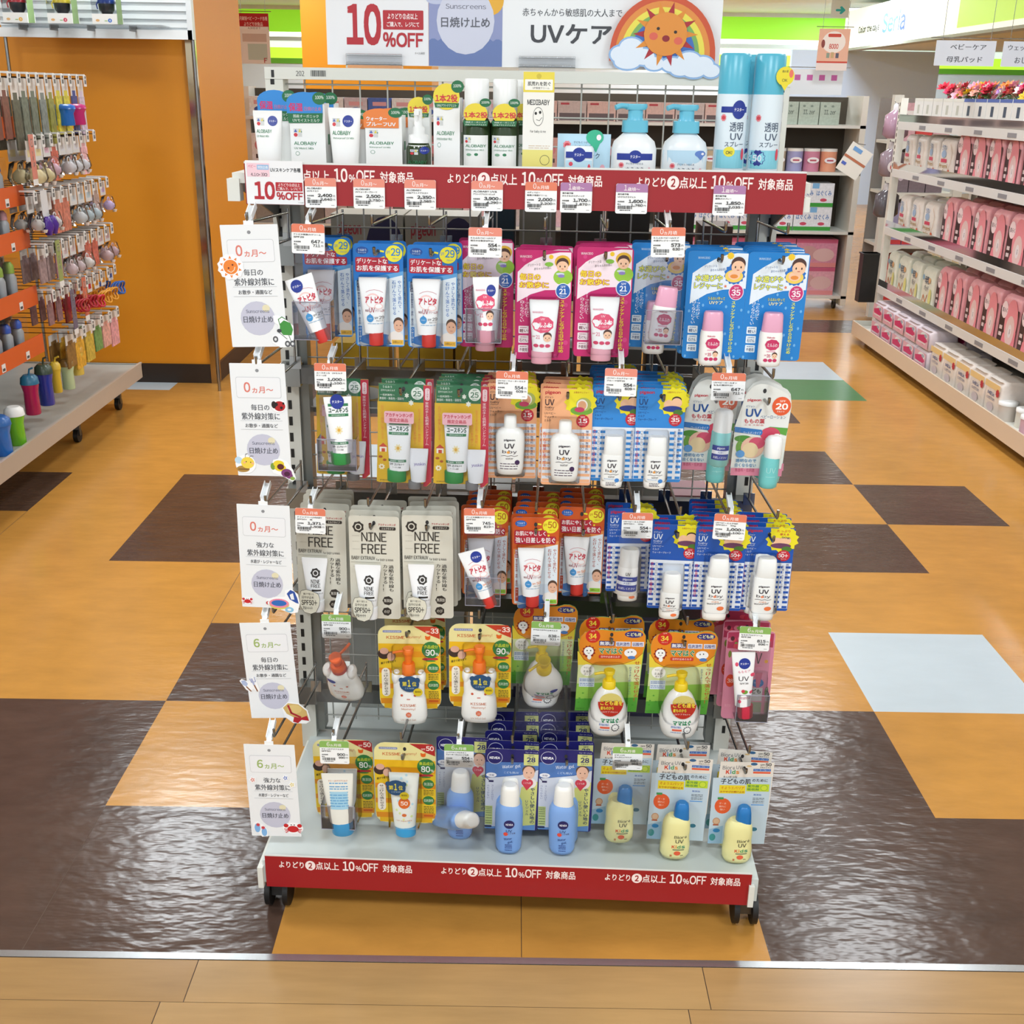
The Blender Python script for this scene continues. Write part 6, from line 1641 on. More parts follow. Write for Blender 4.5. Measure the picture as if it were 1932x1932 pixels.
def pump(tester_):
    r = empty('pump_bottle')
    b = MB()
    w = .073
    su = cont(b, [(0, w / 2 * .96, .022), (.004, w / 2, .0235), (.044, w / 2, .0235), (.056, w / 2 * .9, .021), (.065, w / 2 * .62, .016), (.07, .0165, .014)], mat('#e9edef' if tester_ else '#dfe7ec', .3), 0, .0235, ex=3)
    it = [('r', '#b4d4e6', 2, 52, 98, 148)] if not tester_ else [('r', TEST, 12, 64, 90, 84), ('e', TEST, 52, 74, 15, 20), ('t', '#e8eaf4', 'テスター', 41, 69, 63, 79, .03)]
    it += [('s', '#e0848c', 22, 100, 6, 9, 8, .85), ('e', '#c8404c', 22, 100, 3.5, 4), ('t', '#6a7a90', '子どもとつかえる', 32, 92, 70, 98), ('t', '#3a4a62', 'さらさら', 32, 106, 72, 122, .02), ('t', '#3a4a62', 'UVジェル', 26, 130, 74, 142, .01), ('e', '#e0a8b4', 84, 118, 4, 12)] + ([('e', '#e2d83c', 68, 128, 10, 9)] if tester_ else leaf(82, 62, '#5a7cc0', .55))
    b.art((0, 0, 100, 140), (-w / 2, .07, w / 2, 0), 0, it, surf=su)
    o = b.build('bottle', r)
    b = MB()
    c0 = mat('#62b8d2', .3)
    b.body([(.07, .021, .019), (.088, .0205, .0185)], c0, n=28, cy=.0235, ex=4)
    b.body([(.088, .014, .013), (.092, .012, .012), (.106, .012, .012)], c0, n=24, cy=.0235, ex=2.4)
    b.body([(.104, .016, .013), (.108, .019, .014), (.113, .018, .013)], c0, n=24, cy=.0235, ex=2.6)
    b.tube([(-.01, .018, .109), (-.024, .012, .11), (-.033, .008, .107)], .0042, c0, 8)
    b.build('pump', o)
    return r
put(pump(True), .634, .245, SZ, 'white foam pump bottle with blue pump head and dark blue tester band', 'tester')
put(pump(False), .716, .245, SZ, 'pale blue foam pump bottle with blue pump head and blue leaf badge', 'bottle')
def spray(tester_):
    r = empty('spray_can')
    b = MB()
    w = .05
    su = cont(b, [(0, w / 2 * .96, w / 2 * .96), (.004, w / 2, w / 2), (.125, w / 2, w / 2), (.13, w / 2 * .98, w / 2 * .98)], mat('#d9e7ef', .28), 0, w / 2, ex=2)
    it = [('r', '#7fc6d6', 3, 128, 97, 172), ('t', '#3a4a62', '透明', 40, 62, 84, 84, .01), ('t', '#3a4a62', 'UV', 44, 88, 84, 104, .01), ('t', '#3a4a62', 'スプレー', 28, 108, 88, 120, .01), ('s', '#e0848c', 20, 52, 8, 9, 8, .85), ('e', '#c8404c', 20, 52, 5, 4.5), ('e', '#d8485c', 88, 138, 5, 14)] + lines('#8a9aac', 24, 84, [180, 185, 190], 1.4, 6)
    it += [('r', TEST, 12, 26, 92, 40), ('e', TEST, 66, 33, 22, 22), ('t', '#e8eaf4', 'テスター', 50, 29, 82, 37, .03), ('e', '#e2d83c', 44, 132, 18, 12), ('t', '#3a3a2a', 'OK!', 34, 130, 54, 138, .03)] if tester_ else [('s', '#1f2f86', 26, 146, 25, 20, 12, .85), ('t', '#e8eaf4', '50', 12, 139, 38, 154, .03)]
    b.art((0, 0, 100, 200), (-w / 2, .128, w / 2, 0), 0, it, surf=su)
    o = b.build('can', r)
    b = MB()
    b.body([(.13, w / 2 * .97, w / 2 * .97), (.186, w / 2 * .97, w / 2 * .97), (.19, w / 2 * .86, w / 2 * .86)], mat('#54b2cc', .3), n=28, cy=w / 2, ex=2)
    b.build('cap', o)
    if not tester_:
        b = MB()
        b.art((0, 0, 100, 100), (.004, .172, .036, .135), -.0005, [('e', '#e2d32c', 50, 40, 44, 38), ('p', '#e2d32c', [24, 62, 76, 62, 52, 98]), ('t', '#5a5a2a', 'OK', 36, 50, 62, 62, .01), ('t', '#5a5a2a', '顔の素', 34, 16, 64, 26), ('e', '#e0705c', 78, 30, 10, 16)], step=.00005)
        b.build('yellow_badge', r)
    return r
put(spray(True), .787, .25, SZ, 'tall pale blue spray can with dark blue tester band, right side of top shelf', 'tester')
put(spray(False), .842, .25, SZ, 'tall pale blue spray can with yellow leaf badge at the right end', 'spray can')
put(spray(False), .83, .19, SZ, 'tall pale blue spray can standing behind the two front cans', 'spray can')
# ---- banners in clear stands on the top rail
b = MB()
b.box(-.0905, -.001, 0, .0905, 0, .17, mat('#e6e7ea', .25))
RD = '#b01f2b'
b.art((30, -170, 985, 590), (-.0895, .169, .0895, .0005), -.001, [('r', '#ecc9d3', 40, -80, 410, 100), ('r', '#8fb6dc', 190, -60, 405, 16), ('t', '#3a3a40', '4.1', 92, 44, 155, 84, .03), ('e', '#3a3a40', 178, 62, 22, 22), ('e', '#ecc9d3', 178, 62, 14, 14), ('t', '#3a3a40', '▶', 208, 52, 228, 76), ('t', '#3a3a40', '30', 242, 34, 312, 84, .04), ('e', '#3a3a40', 338, 60, 25, 25), ('e', '#ecc9d3', 338, 60, 16, 16), ('t', '#2a2a2e', 'UVスキンケア各種', 430, -60, 960, 12, .04), ('t', RD, '10', 215, 138, 545, 445, .06), ('r', RD, 562, 184, 944, 326, 8), ('t', '#f2e4e4', 'よりどり②点以上', 606, 206, 890, 250, .03), ('t', '#f2e4e4', 'ご購入で、レジにて', 598, 268, 904, 306, .03), ('t', RD, '%OFF', 560, 345, 944, 456, .05), ('t', '#8a8a8a', 'チベル発型', 860, 490, 955, 508)])
o = b.build('discount_sign')
place(o, .186, .0, 1.5035, rx=-.03)
tag(o, 'white upright sign with big red 10%OFF standing on the rack top', 'sign')
def stand(u, label):
    b = MB()
    m = clear_mat('stand_acrylic', (.93, .94, .95), .1, 1.45) if 'sa' not in KINDS else KINDS['sa']
    KINDS['sa'] = m
    b.box(-.05, -.008, 0, .05, .008, .006, m)
    b.box(-.05, -.006, .006, .05, -.004, .024, m)
    for z in (.008, .022):
        b.tube([(-.05, -.006, z), (.05, -.006, z)], .002, m, 6)
    b.box(-.05, .002, .006, .05, .004, .024, m)
    o = b.build('sign_stand')
    place(o, u, .002, 1.4985)
    tag(o, label, 'sign stand')
stand(.18, 'clear acrylic stand holding the 10%OFF sign on the rack top')
stand(.487, 'clear acrylic stand holding the sunscreen banner on the rack top')
r = empty('sunscreen_banner')
b = MB()
b.box(.277, -.001, 0, .79, 0, .17, mat('#e9ebed', .3))
def wave(y, n, c, x0=0, x1=130, yb=170, amp=4):
    return ('p', c, [w for i in range(n + 1) for w in (x0 + (x1 - x0) * i / n, y - amp * abs(math.sin(i * PI / 3)))] + [x1, yb, x0, yb])
b.art((0, 0, 513, 170), (.277, .17, .79, 0), -.001, [('r', '#8a93bd', 0, 0, 130, 169.5), wave(128, 24, '#6478ac', yb=169.5), ('e', '#b9c0da', 14, 62, 18, 7), ('e', '#e0a82c', 108, 62, 24, 24), ('e', '#c9ccdd', 65, 95, 51, 55), ('t', '#6a6c7c', 'Sunscreens', 30, 68, 101, 76, .01), ('t', '#5a5c68', '日焼け止め', 22, 89, 108, 106, .03),
    ('t', '#4a4c52', '赤ちゃんから敏感肌の大人まで', 165, 73, 339, 86, .015), ('t', '#3a3c42', 'UVケア', 180, 98, 322, 130, .04), ('t', '#55575c', '3つの時期・シーンに合わせて', 165, 30, 339, 42, .015)])
b.build('banner_board', r)
b = MB()
n = 24
def arc(c, r1, k, ox=0):
    return ('p', c, [100 + r1, 142] + [w for i in range(n + 1) for w in (100 + r1 * math.cos(PI * i / n), 118 - r1 * 1.12 * math.sin(PI * i / n))] + [100 - r1, 130])
cl = lambda c, dx: [('e', c, x, y, rx + dx, ry + dx) for x, y, rx, ry in ((22, 118, 18, 15), (42, 106, 22, 18), (66, 122, 20, 15), (36, 132, 24, 13), (86, 134, 18, 12), (120, 136, 20, 13), (150, 128, 22, 16), (176, 136, 20, 16), (192, 146, 16, 12), (160, 146, 22, 13), (135, 146, 18, 10))]
sun_ = []
for i in range(14):
    a = 2 * PI * i / 14
    c = '#a8202c' if i % 2 else '#dc8a2c'
    for w_ in (0,):
        x1, y1 = 104 + 38 * math.cos(a - .17), 80 + 38 * math.sin(a - .17)
        x2, y2 = 104 + 38 * math.cos(a + .17), 80 + 38 * math.sin(a + .17)
        x3, y3 = 104 + 60 * math.cos(a), 80 + 60 * math.sin(a)
        sun_.append(('p', c, [x1, y1, x2, y2, x3, y3]))
b.art((0, 0, 200, 160), (.594, .127, .782, -.014), -.0165, [arc('#c8502c', 98, 0), arc('#dc8a3c', 88, 0), arc('#e6d850', 78, 0), arc('#7aa85a', 68, 0), arc('#3a68b4', 60, 0)] + cl('#8fb4e0', 3.5) + cl('#dfe8f4', 0) + sun_ + [('e', '#dd8c34', 104, 80, 40, 40), ('e', '#2a1a14', 90, 70, 3, 3), ('e', '#2a1a14', 122, 76, 3, 3), ('e', '#8a1420', 105, 88, 7, 6), ('e', '#d8604c', 82, 84, 8, 7), ('e', '#d8604c', 128, 92, 8, 7)], step=.00005, rough=.5)
b.build('sun_and_rainbow_cutout', r)
place(r, 0, .0, 1.5035, rx=-.03)
tag(r, 'white banner reading UVケア with smiling sun and rainbow, on the rack top', 'banner')

# ---- goods on the far side of the rack, seen through the mesh; greys darkened for the shade there
b = MB()
for z in (1.085, .85, .46):
    b.box(.02, .04, z, .88, .3, z + .012, mat('#5a5c5a', .5))
b.build('rear_shelf', rack)
def box_thing(name, w, d, h, col, items=(), loc=(0, 0, 0), label='', cat='box', group=None, rz=0, noise=0, inrack=True, open_=None):
    b = MB()
    b.box(-w / 2, 0, 0, w / 2, d, h, mat(col, .5, noise=noise, scale=60))
    if items:
        b.art((0, 0, 100, 100), (-w / 2, h, w / 2, 0), 0, list(items))
    o = b.build(name)
    if inrack:
        place(o, *loc, rz=rz)
    else:
        o.location = loc
        o.rotation_euler = (0, 0, rz)
    return tag(o, label, cat, group)
pg = [('t', '#a8303c', 'pigeon', 8, 10, 42, 32, .05), ('t', '#3a3a3a', 'さく乳器', 8, 55, 50, 88, .02), ('e', '#2a2450', 74, 46, 26, 44), ('t', '#8a86a8', '両胸同時さく乳', 54, 44, 96, 60, .01)]
box_thing('breast_pump_carton', .14, .12, .14, '#a8a69c', pg, (.146, -.07, 1.0975), 'grey carton with purple oval behind the mesh, left one', 'carton')
box_thing('breast_pump_carton', .14, .12, .14, '#a8a69c', pg, (.29, -.07, 1.0975), 'grey carton with purple oval behind the mesh, right one', 'carton')
for i, (u, w, h, c) in enumerate([(.405, .05, .18, '#1c3a4c'), (.475, .07, .19, '#8c8e84'), (.56, .08, .17, '#3c3a36'), (.65, .08, .18, '#33312e'), (.74, .07, .16, '#4a3a36'), (.82, .06, .13, '#5a4440')]):
    box_thing('packed_carton', w, .1, h, c, (), (u, -.08, 1.0975), '%s carton behind the mesh below the top shelf' % ['dark teal', 'light grey', 'charcoal', 'nearly black', 'dark brown', 'reddish brown'][i], 'carton')
for i, (u, w, c) in enumerate([(.125, .11, '#c8a01c'), (.255, .11, '#c8a01c'), (.37, .11, '#c8a01c'), (.5, .12, '#7c7d76'), (.63, .12, '#74756e'), (.75, .1, '#3c3a38')]):
    box_thing('packed_carton', w, .1, .12, c, [('e', '#c9cac4', 50, 86, 38, 12), ('r', '#3a3a30', 36, 50, 64, 62, 6)] if i < 3 else (), (u, -.09, .8625), ['leftmost yellow carton behind the mesh above the second bar', 'middle yellow carton behind the mesh above the second bar', 'rightmost yellow carton behind the mesh above the second bar', 'grey carton beside the yellow ones behind the mesh', 'second grey carton right of the yellow ones behind the mesh', 'black carton right of the grey ones behind the mesh'][i], 'carton')
for i, (u, w, h, c) in enumerate([(.13, .16, .12, '#b9a898'), (.36, .14, .2, '#8f918c'), (.52, .16, .22, '#9a9c97'), (.69, .15, .24, '#8c8e89'), (.81, .08, .2, '#9c6a72')]):
    box_thing('packed_carton', w, .1, h, c, (), (u, -.1, .4725), ['beige', 'medium grey', 'pale grey', 'tall grey', 'dusty pink'][i] + ' carton behind the mesh at the third row', 'carton')
for i, (u, w, h, c) in enumerate([(.2, .26, .24, '#a3a6a1'), (.5, .3, .27, '#969995'), (.77, .2, .26, '#45415c')]):
    box_thing('packed_carton', w, .14, h, c, [('b', '#3a3a3a', 64, 30, 84, 48, 4)] if i == 1 else (), (u, -.12, .127), ['wide light grey carton on the rear deck, left', 'wide grey carton with barcode on the rear deck, middle', 'dark purple carton on the rear deck, right'][i], 'carton')

# ================================================================ left gondola with pacifiers and bottles
LG = empty('wall_side_rack')
LG.location = (-1.38, 0, 0)
tag(LG, 'long grey rolling rack of pacifiers and baby cups along the left aisle', 'display rack')
GD = mat('#a9aba6', .45, noise=.08, scale=8)
b = MB()
b.box(-.62, 1.3, .165, -.01, 3.75, .2, GD)
b.box(-.012, 1.3, .14, .0, 3.76, .212, mat('#b5a89a', .4))
b.box(-.62, 3.75, .14, .0, 3.76, .205, GD)
b.build('base_deck', LG)
b = MB()
b.box(-.64, 1.3, .2, -.62, 3.74, 1.62, mat('#5a4a3a', .5))
b.build('back_panel', LG)
for y in (1.4, 2.85, 3.7):
    b = MB()
    b.box(-.62, y - .015, .2, -.58, y + .015, 1.62, mat('#8a8c88', .4, .4))
    b.build('upright', LG)
for y in (1.6, 3.12, 3.66):
    b = MB()
    b.tube([(-.11, y, .03), (-.09, y, .03)], .03, BLACK, 14)
    b.box(-.115, y - .01, .03, -.085, y + .01, .165, STEEL)
    b.build('caster', LG)
for z in (1.29, 1.045, .885, .665, .475):
    b = MB()
    b.box(-.56, 1.3, z, -.08, 2.84, z + .012, mat('#85837c', .5))
    b.box(-.082, 1.3, z - .012, -.078, 2.84, z + .062, mat('#d8622a', .4))
    b.art((0, 0, 100, 100), (0, 0, 0, 0), 0, [])
    b.build('shelf', LG)
WT = mat('#e6e6e4', .4)
HK = {}
def side_hook():
    b = MB()
    b.tube([(-.42, 0, 0), (0, 0, 0), (.002, 0, .01)], .002, mat('#34302e', .3, .8), 5)
    b.box(-.09, -.007, .012, -.002, .007, .018, WT)
    b.box(-.003, -.014, -.03, 0, .014, .014, WT)
    b.art((0, 0, 100, 100), (-1, 0, 0, -1), 0, [])
    b.add([(.0004, -.009, -.02), (.0004, .009, -.02), (.0004, .009, -.004), (.0004, -.009, -.004)], [(0, 1, 2, 3)], mat('#6a6a6a'))
    return b.mesh('tagged_hook')
SH = side_hook()
def pouch(w, h, body, blob_, name, hdr='#dcd8d4'):
    """side-facing pack: faces +x, hanging from the origin"""
    r = empty(name)
    b = MB()
    m = mat(body, .35)
    b.box(-.002, -w / 2, -h * .45, 0, w / 2, 0, mat(hdr, .45))
    b.add([(.0003, -w * .3, -h * .35), (.0003, w * .3, -h * .35), (.0003, w * .3, -h * .2), (.0003, -w * .3, -h * .2)], [(0, 1, 2, 3)], mat(body))
    b.build('header_card', r)
    if blob_ == 'flat':
        b = MB()
        b.box(-.004, -w / 2, -h, .002, w / 2, -h * .3, mat(body, .3, noise=.35, scale=55))
        b.build('printed_pouch', r)
    elif blob_ == 'pacifier':
        b = MB()
        b.body([(-h * .92, w * .2, w * .14), (-h * .82, w * .42, w * .2), (-h * .72, w * .4, w * .2), (-h * .62, w * .16, w * .12)], m, n=16, cx=.02, ex=2)
        b.body([(-h * .98, w * .1, w * .1), (-h * .9, w * .16, w * .16)], mat('#e3dcd8', .2), n=12, cx=.045, ex=2)
        b.tube([(.02, w * .2 * math.cos(t * PI / 6), -h * .6 + w * .2 * math.sin(t * PI / 6)) for t in range(12)], .0025, m, 5)
        b.build('pacifier', r)
        b = MB()
        b.body([(-h, w * .3, w * .3), (-h * .8, w * .5, w * .5), (-h * .5, w * .35, w * .45), (-h * .44, w * .05, w * .45)], BAG, n=16, cx=.015, ex=3, caps=False)
        b.build('blister', r)
    elif blob_ == 'rings':
        b = MB()
        for k in range(3):
            q = [(.02 + .01 * k + .01 * math.sin(t * .6), w * .45 * math.cos(t * PI / 8) + .01 * (k - 1), -h * .72 + w * .45 * math.sin(t * PI / 8)) for t in range(17)]
            b.tube(q, .0045, m, 6)
        b.build('teether_ring', r)
    return r
def side_item(proto_, x, y, z, name, label, cat, group, first):
    o = proto_ if first else copy_tree(proto_)
    o.location = (x, y, z)
    o.rotation_euler = (0, 0, 0)
    return tag(o, label, cat, group)
rr = random.Random(4)
ROWS = [
 (1.49, 2.62, 3.46, 11, .058, .24, [('#7c4a3c', 'flat'), ('#5c5c4c', 'flat'), ('#6c7466', 'flat'), ('#7c8480', 'flat'), ('#8c8c3c', 'flat'), ('#d0c43c', 'flat'), ('#3c4a8c', 'flat'), ('#c9bcd0', 'flat')]),
 (1.27, 2.86, 3.5, 9, .075, .16, [('#e2d2a0', 'pacifier'), ('#dfb6c8', 'pacifier'), ('#c86a58', 'flat'), ('#d8d8dc', 'pacifier'), ('#dcdce2', 'pacifier'), ('#e6b4bc', 'flat'), ('#e6c0c8', 'pacifier')]),
 (1.07, 2.8, 3.6, 10, .07, .15, [('#b9b6b2', 'pacifier'), ('#dedada', 'pacifier'), ('#c87a64', 'flat'), ('#cfd6da', 'pacifier'), ('#b9c9d0', 'pacifier'), ('#b09a90', 'flat'), ('#c9b4e0', 'pacifier')]),
 (.87, 2.84, 3.6, 10, .07, .15, [('#a08a8c', 'flat'), ('#b98a94', 'flat'), ('#dcc8cc', 'pacifier'), ('#e6e2e0', 'pacifier'), ('#c86a58', 'flat'), ('#c9b0b4', 'pacifier'), ('#c8a8b0', 'pacifier')]),
 (.69, 2.86, 3.58, 9, .055, .14, [('#8a6a70', 'flat'), ('#8a2430', 'flat'), ('#a81c2c', 'rings'), ('#c8203c', 'rings'), ('#dc9a2c', 'rings'), ('#2c62b8', 'rings')]),
 (.5, 3.02, 3.56, 6, .09, .16, [('#8a6a3c', 'flat'), ('#d8a83c', 'flat'), ('#c8b04c', 'flat'), ('#6a9a5c', 'flat'), ('#dca8a0', 'flat'), ('#dca0a8', 'flat')]),
]
RN = ['top', 'second', 'third', 'fourth', 'fifth', 'lowest']
CN = {'#7c4a3c': 'brown', '#5c5c4c': 'olive grey', '#6c7466': 'grey green', '#7c8480': 'blue grey', '#8c8c3c': 'olive', '#d0c43c': 'bright yellow', '#3c4a8c': 'navy', '#c9bcd0': 'lilac', '#e2d2a0': 'cream', '#dfb6c8': 'pink', '#d8d8dc': 'clear', '#c8402c': 'red', '#dcdce2': 'pale clear', '#e6b4bc': 'rose', '#e6c0c8': 'pale pink', '#b9b6b2': 'grey clear', '#dedada': 'white clear', '#c86a58': 'brick red', '#c87a64': 'terracotta', '#b09a90': 'beige', '#a08a8c': 'grey mauve', '#b98a94': 'dusky pink', '#8a6a70': 'plum grey', '#cfd6da': 'ice clear', '#b9c9d0': 'pale blue', '#7c5a4c': 'tan', '#c9b4e0': 'violet', '#7c2c34': 'maroon', '#a85a64': 'dusty red', '#dcc8cc': 'blush', '#e6e2e0': 'milky', '#c9b0b4': 'mauve', '#c8a8b0': 'pink grey', '#5c1c24': 'dark maroon', '#8a2430': 'crimson', '#a81c2c': 'deep red', '#c8203c': 'bright red', '#dc9a2c': 'orange', '#2c62b8': 'blue', '#8a6a3c': 'ochre', '#d8a83c': 'gold', '#c8b04c': 'mustard', '#6a9a5c': 'green', '#dca8a0': 'salmon', '#dca0a8': 'rosy'}
for ri, (z, y0, y1, n, w, h, cols) in enumerate(ROWS):
    pr = {}
    for i in range(n):
        y = y0 + (y1 - y0) * i / (n - 1)
        o = bpy.data.objects.new('tagged_hook', SH)
        COL.objects.link(o)
        o.location = (-1.4, y, z)
        tag(o, 'dark wire hook with white price tip in the %s row of the left rack' % RN[ri], 'hook', 'price-tipped hooks in the %s row of the left rack' % RN[ri])
        if ri == 1 and i == n - 1:
            continue
        c, sh = cols[min(len(cols) - 1, int(i * len(cols) / n))]
        nm = {'flat': 'baby_goods_pouch', 'pacifier': 'pacifier_pack', 'rings': 'teether_pack'}[sh]
        for d in range(2):
            first = (c, sh) not in pr
            if first:
                pr[c, sh] = pouch(w * rr.uniform(.9, 1.1), h * rr.uniform(.85, 1.1), c, sh, nm)
                index_kids()
            side_item(pr[c, sh], -1.425 - d * .065, y + rr.uniform(-.006, .006), z - .004, nm, '%s %s hanging in the %s row of the left rack' % (CN[c], {'flat': 'printed pouch', 'pacifier': 'pacifier pack', 'rings': 'teether ring pack'}[sh], RN[ri]), 'baby goods', '%s packs in the %s row of the left rack' % (CN[c], RN[ri]), first)
# coloured cups on the top row and spouts along the bottom
def cup(col, h=.13, w=.036, lid='#e6e6e6', straw=True, name='training_cup'):
    r = empty(name)
    b = MB()
    b.body([(0, w * .8, w * .8), (.005, w * .86, w * .86), (h * .55, w * .8, w * .8), (h * .75, w, w)], mat(col, .15), n=22)
    b.build('cup_body', r)
    b = MB()
    b.body([(h * .75, w * 1.04, w * 1.04), (h * .9, w * .95, w * .95), (h * .97, w * .6, w * .6)], mat(lid, .3), n=22)
    if straw:
        b.tube([(0, 0, h * .95), (.005, 0, h * 1.1), (.02, 0, h * 1.14)], .004, mat(lid, .3), 8)
    b.build('lid', r)
    return r
for x, y, z, c, l, h, w, lb in [(-1.43, 2.3, .2, '#2a72c8', '#2a62a8', .15, .04, 'bright blue training cup at the left picture edge on the grey deck'), (-1.43, 2.43, .2, '#74c22c', '#e9ecea', .15, .036, 'lime green training cup with white lid on the grey deck'), (-1.44, 2.17, .2, '#d83c84', '#8a3c7c', .13, .036, 'pink training cup before the blue one on the grey deck'),
                                (-1.44, 2.62, .265, '#a81c54', '#2a6a8a', .16, .034, 'magenta straw bottle with teal lid hanging over the grey deck'), (-1.44, 2.76, .265, '#2c3a9c', '#3a4a3c', .17, .034, 'dark blue straw bottle with black lid hanging over the deck'), (-1.45, 2.9, .28, '#d8b83c', '#d8b83c', .13, .022, 'yellow slim training cup hanging over the deck'), (-1.45, 3.02, .265, '#b9d0a8', '#8a6a34', .13, .03, 'pale green training cup hanging over the deck'), (-1.45, 3.13, .3, '#dcc45c', '#c89a3c', .13, .032, 'yellow training cup in pack hanging over the deck'),
                                (-1.42, 3.24, 1.31, '#1c6ac0', '#1c5aa8', .085, .045, 'blue snack cup hanging in the top row of the left rack'), (-1.42, 3.36, 1.31, '#c02c78', '#a82468', .085, .045, 'magenta snack cup hanging in the top row of the left rack')]:
    o = cup(c, h, w, l, straw=z > .25 and z < 1)
    o.location = (x, y, z)
    tag(o, lb, 'cup', 'cups on the left rack')
r = empty('bow_rattle_pack')
b = MB()
m = mat('#4a2a8c', .15)
for s in (-1, 1):
    b.body([(-.035, .012, .01), (0, .022, .03), (.035, .008, .012)], m, n=12, cx=.01, cy=s * .025, ex=2)
b.build('bow', r)
b = MB()
b.box(-.004, -.03, .03, -.002, .03, .13, mat('#d9dadc'))
b.build('header_card', r)
r.location = (-1.39, 2.86, .955)
tag(r, 'shiny purple bow toy under a white card, third row of the left rack', 'toy')
# the nearer bay: bottles on orange-fronted shelves
bc = [['#b9a08a', '#a89a90'], ['#24388c', '#c8b48a'], ['#d8a0a8', '#6a90a8'], ['#9cbc4c', '#a9b47c'], ['#3a62c8', '#8a98b8']]
for ri, z in enumerate((1.29, 1.045, .885, .665, .475)):
    hh = (.2, .14, .12, .15, .12)[ri]
    p0 = None
    for i in range(9):
        y = 1.95 + i * .1
        nm = 'baby_bottle'
        if p0 is None:
            r = empty(nm)
            b = MB()
            b.body([(0, .024, .024), (hh * .6, .026, .026), (hh * .72, .018, .018)], mat('#b9bec2', .1), n=16)
            b.build('bottle_body', r)
            b = MB()
            b.body([(hh * .72, .022, .022), (hh * .9, .021, .021), (hh, .012, .012)], mat(bc[ri][0], .3), n=16)
            b.build('cap', r)
            b = MB()
            b.box(-.03, -.032, 0, .032, .032, hh * 1.08, BAG)
            b.build('clear_carton', r)
            index_kids()
            p0 = r
            o = r
        else:
            o = copy_tree(p0)
        o.location = (-1.52, y, z + .0125)
        tag(o, 'clear baby bottle with %s cap on the %s orange-fronted shelf at the left edge' % (['tan', 'navy', 'pink', 'green', 'blue'][ri], ['topmost', 'second', 'third', 'fourth', 'lowest'][ri]), 'baby bottle', 'baby bottles on the %s orange-fronted shelf' % ['topmost', 'second', 'third', 'fourth', 'lowest'][ri])
    for i in range(4):
        b = MB()
        b.box(0, -.016, 0, .0006, .016, .03, WT)
        b.add([(.0008, -.011, .004), (.0008, .011, .004), (.0008, .011, .014), (.0008, -.011, .014)], [(0, 1, 2, 3)], mat('#4a4a4a'))
        o = b.build('shelf_label')
        o.location = (-1.4575, 2.02 + i * .22, z - .008)
        tag(o, 'small white price label on the %s orange shelf front at the left edge' % ['topmost', 'second', 'third', 'fourth', 'lowest'][ri], 'price label', 'price labels on the %s orange shelf front' % ['topmost', 'second', 'third', 'fourth', 'lowest'][ri])
for x, y, z, c, t, lb in [(-1.39, 2.8, 1.13, '#d08070', '0', 'salmon age marker strip in the second row of the left rack'), (-1.39, 2.93, .73, '#94a060', '6', 'olive green age marker strip in the fourth row of the left rack'), (-1.39, 3.02, .52, '#6c6478', '3', 'grey purple age marker strip in the fifth row of the left rack'), (-1.39, 3.16, .55, '#cc7058', '0', 'salmon age marker strip in the fifth row of the left rack')]:
    b = MB()
    b.box(-.0015, -.022, 0, 0, .022, .16, mat(c))
    b.box(-.0012, -.022, -.022, 0, .022, 0, WT)
    gv, gf = glyphs(t, .02)
    b.add([(.0004, (p[0] - .25) * .04, .115 + p[1] * .04) for p in gv], gf, mat('#e9e0dc'))
    for k, ch in enumerate('ヵ月頃'):
        gv, gf = glyphs(ch, .02)
        b.add([(.0004, (p[0] - .5) * .018, .09 - k * .022 + p[1] * .018) for p in gv], gf, mat('#e9e0dc'))
    o = b.build('age_marker')
    o.location = (x, y, z)
    tag(o, lb, 'sign')
# slatted panel with sippy cup boxes above
r = empty('slatted_panel')
r.location = (-1.96, 4.02, 1.69)
b = MB()
b.box(0, 0, 0, .87, .02, 1.0, mat('#c9cfd2', .4))
for k in range(28):
    b.box(0, -.008, .03 + k * .035, .87, 0, .05 + k * .035, mat('#d4dadc', .35))
b.box(-.01, -.012, -.02, .88, .02, .02, mat('#dfe3e4', .3))
b.box(.86, -.012, -.02, .885, .03, 1.0, mat('#cfd4d6', .3))
b.build('slats', r)
b = MB()
for x in (.12, .26, .43, .62):
    b.box(x, -.1, .008, x + .006, 0, .03, mat('#7a7c7c', .3, .6))
b.box(.06, -.14, .03, .78, -.01, .034, BAG)
b.build('bracket', r)
for x in (-.03, .84):
    b = MB()
    b.tube([(x + .03, .03, -1.69), (x + .03, .03, 1.02)], .008, CHROME, 10)
    b.build('chrome_pole', r)
tag(r, 'white slatted display panel in front of the orange pillar, top left', 'display panel')
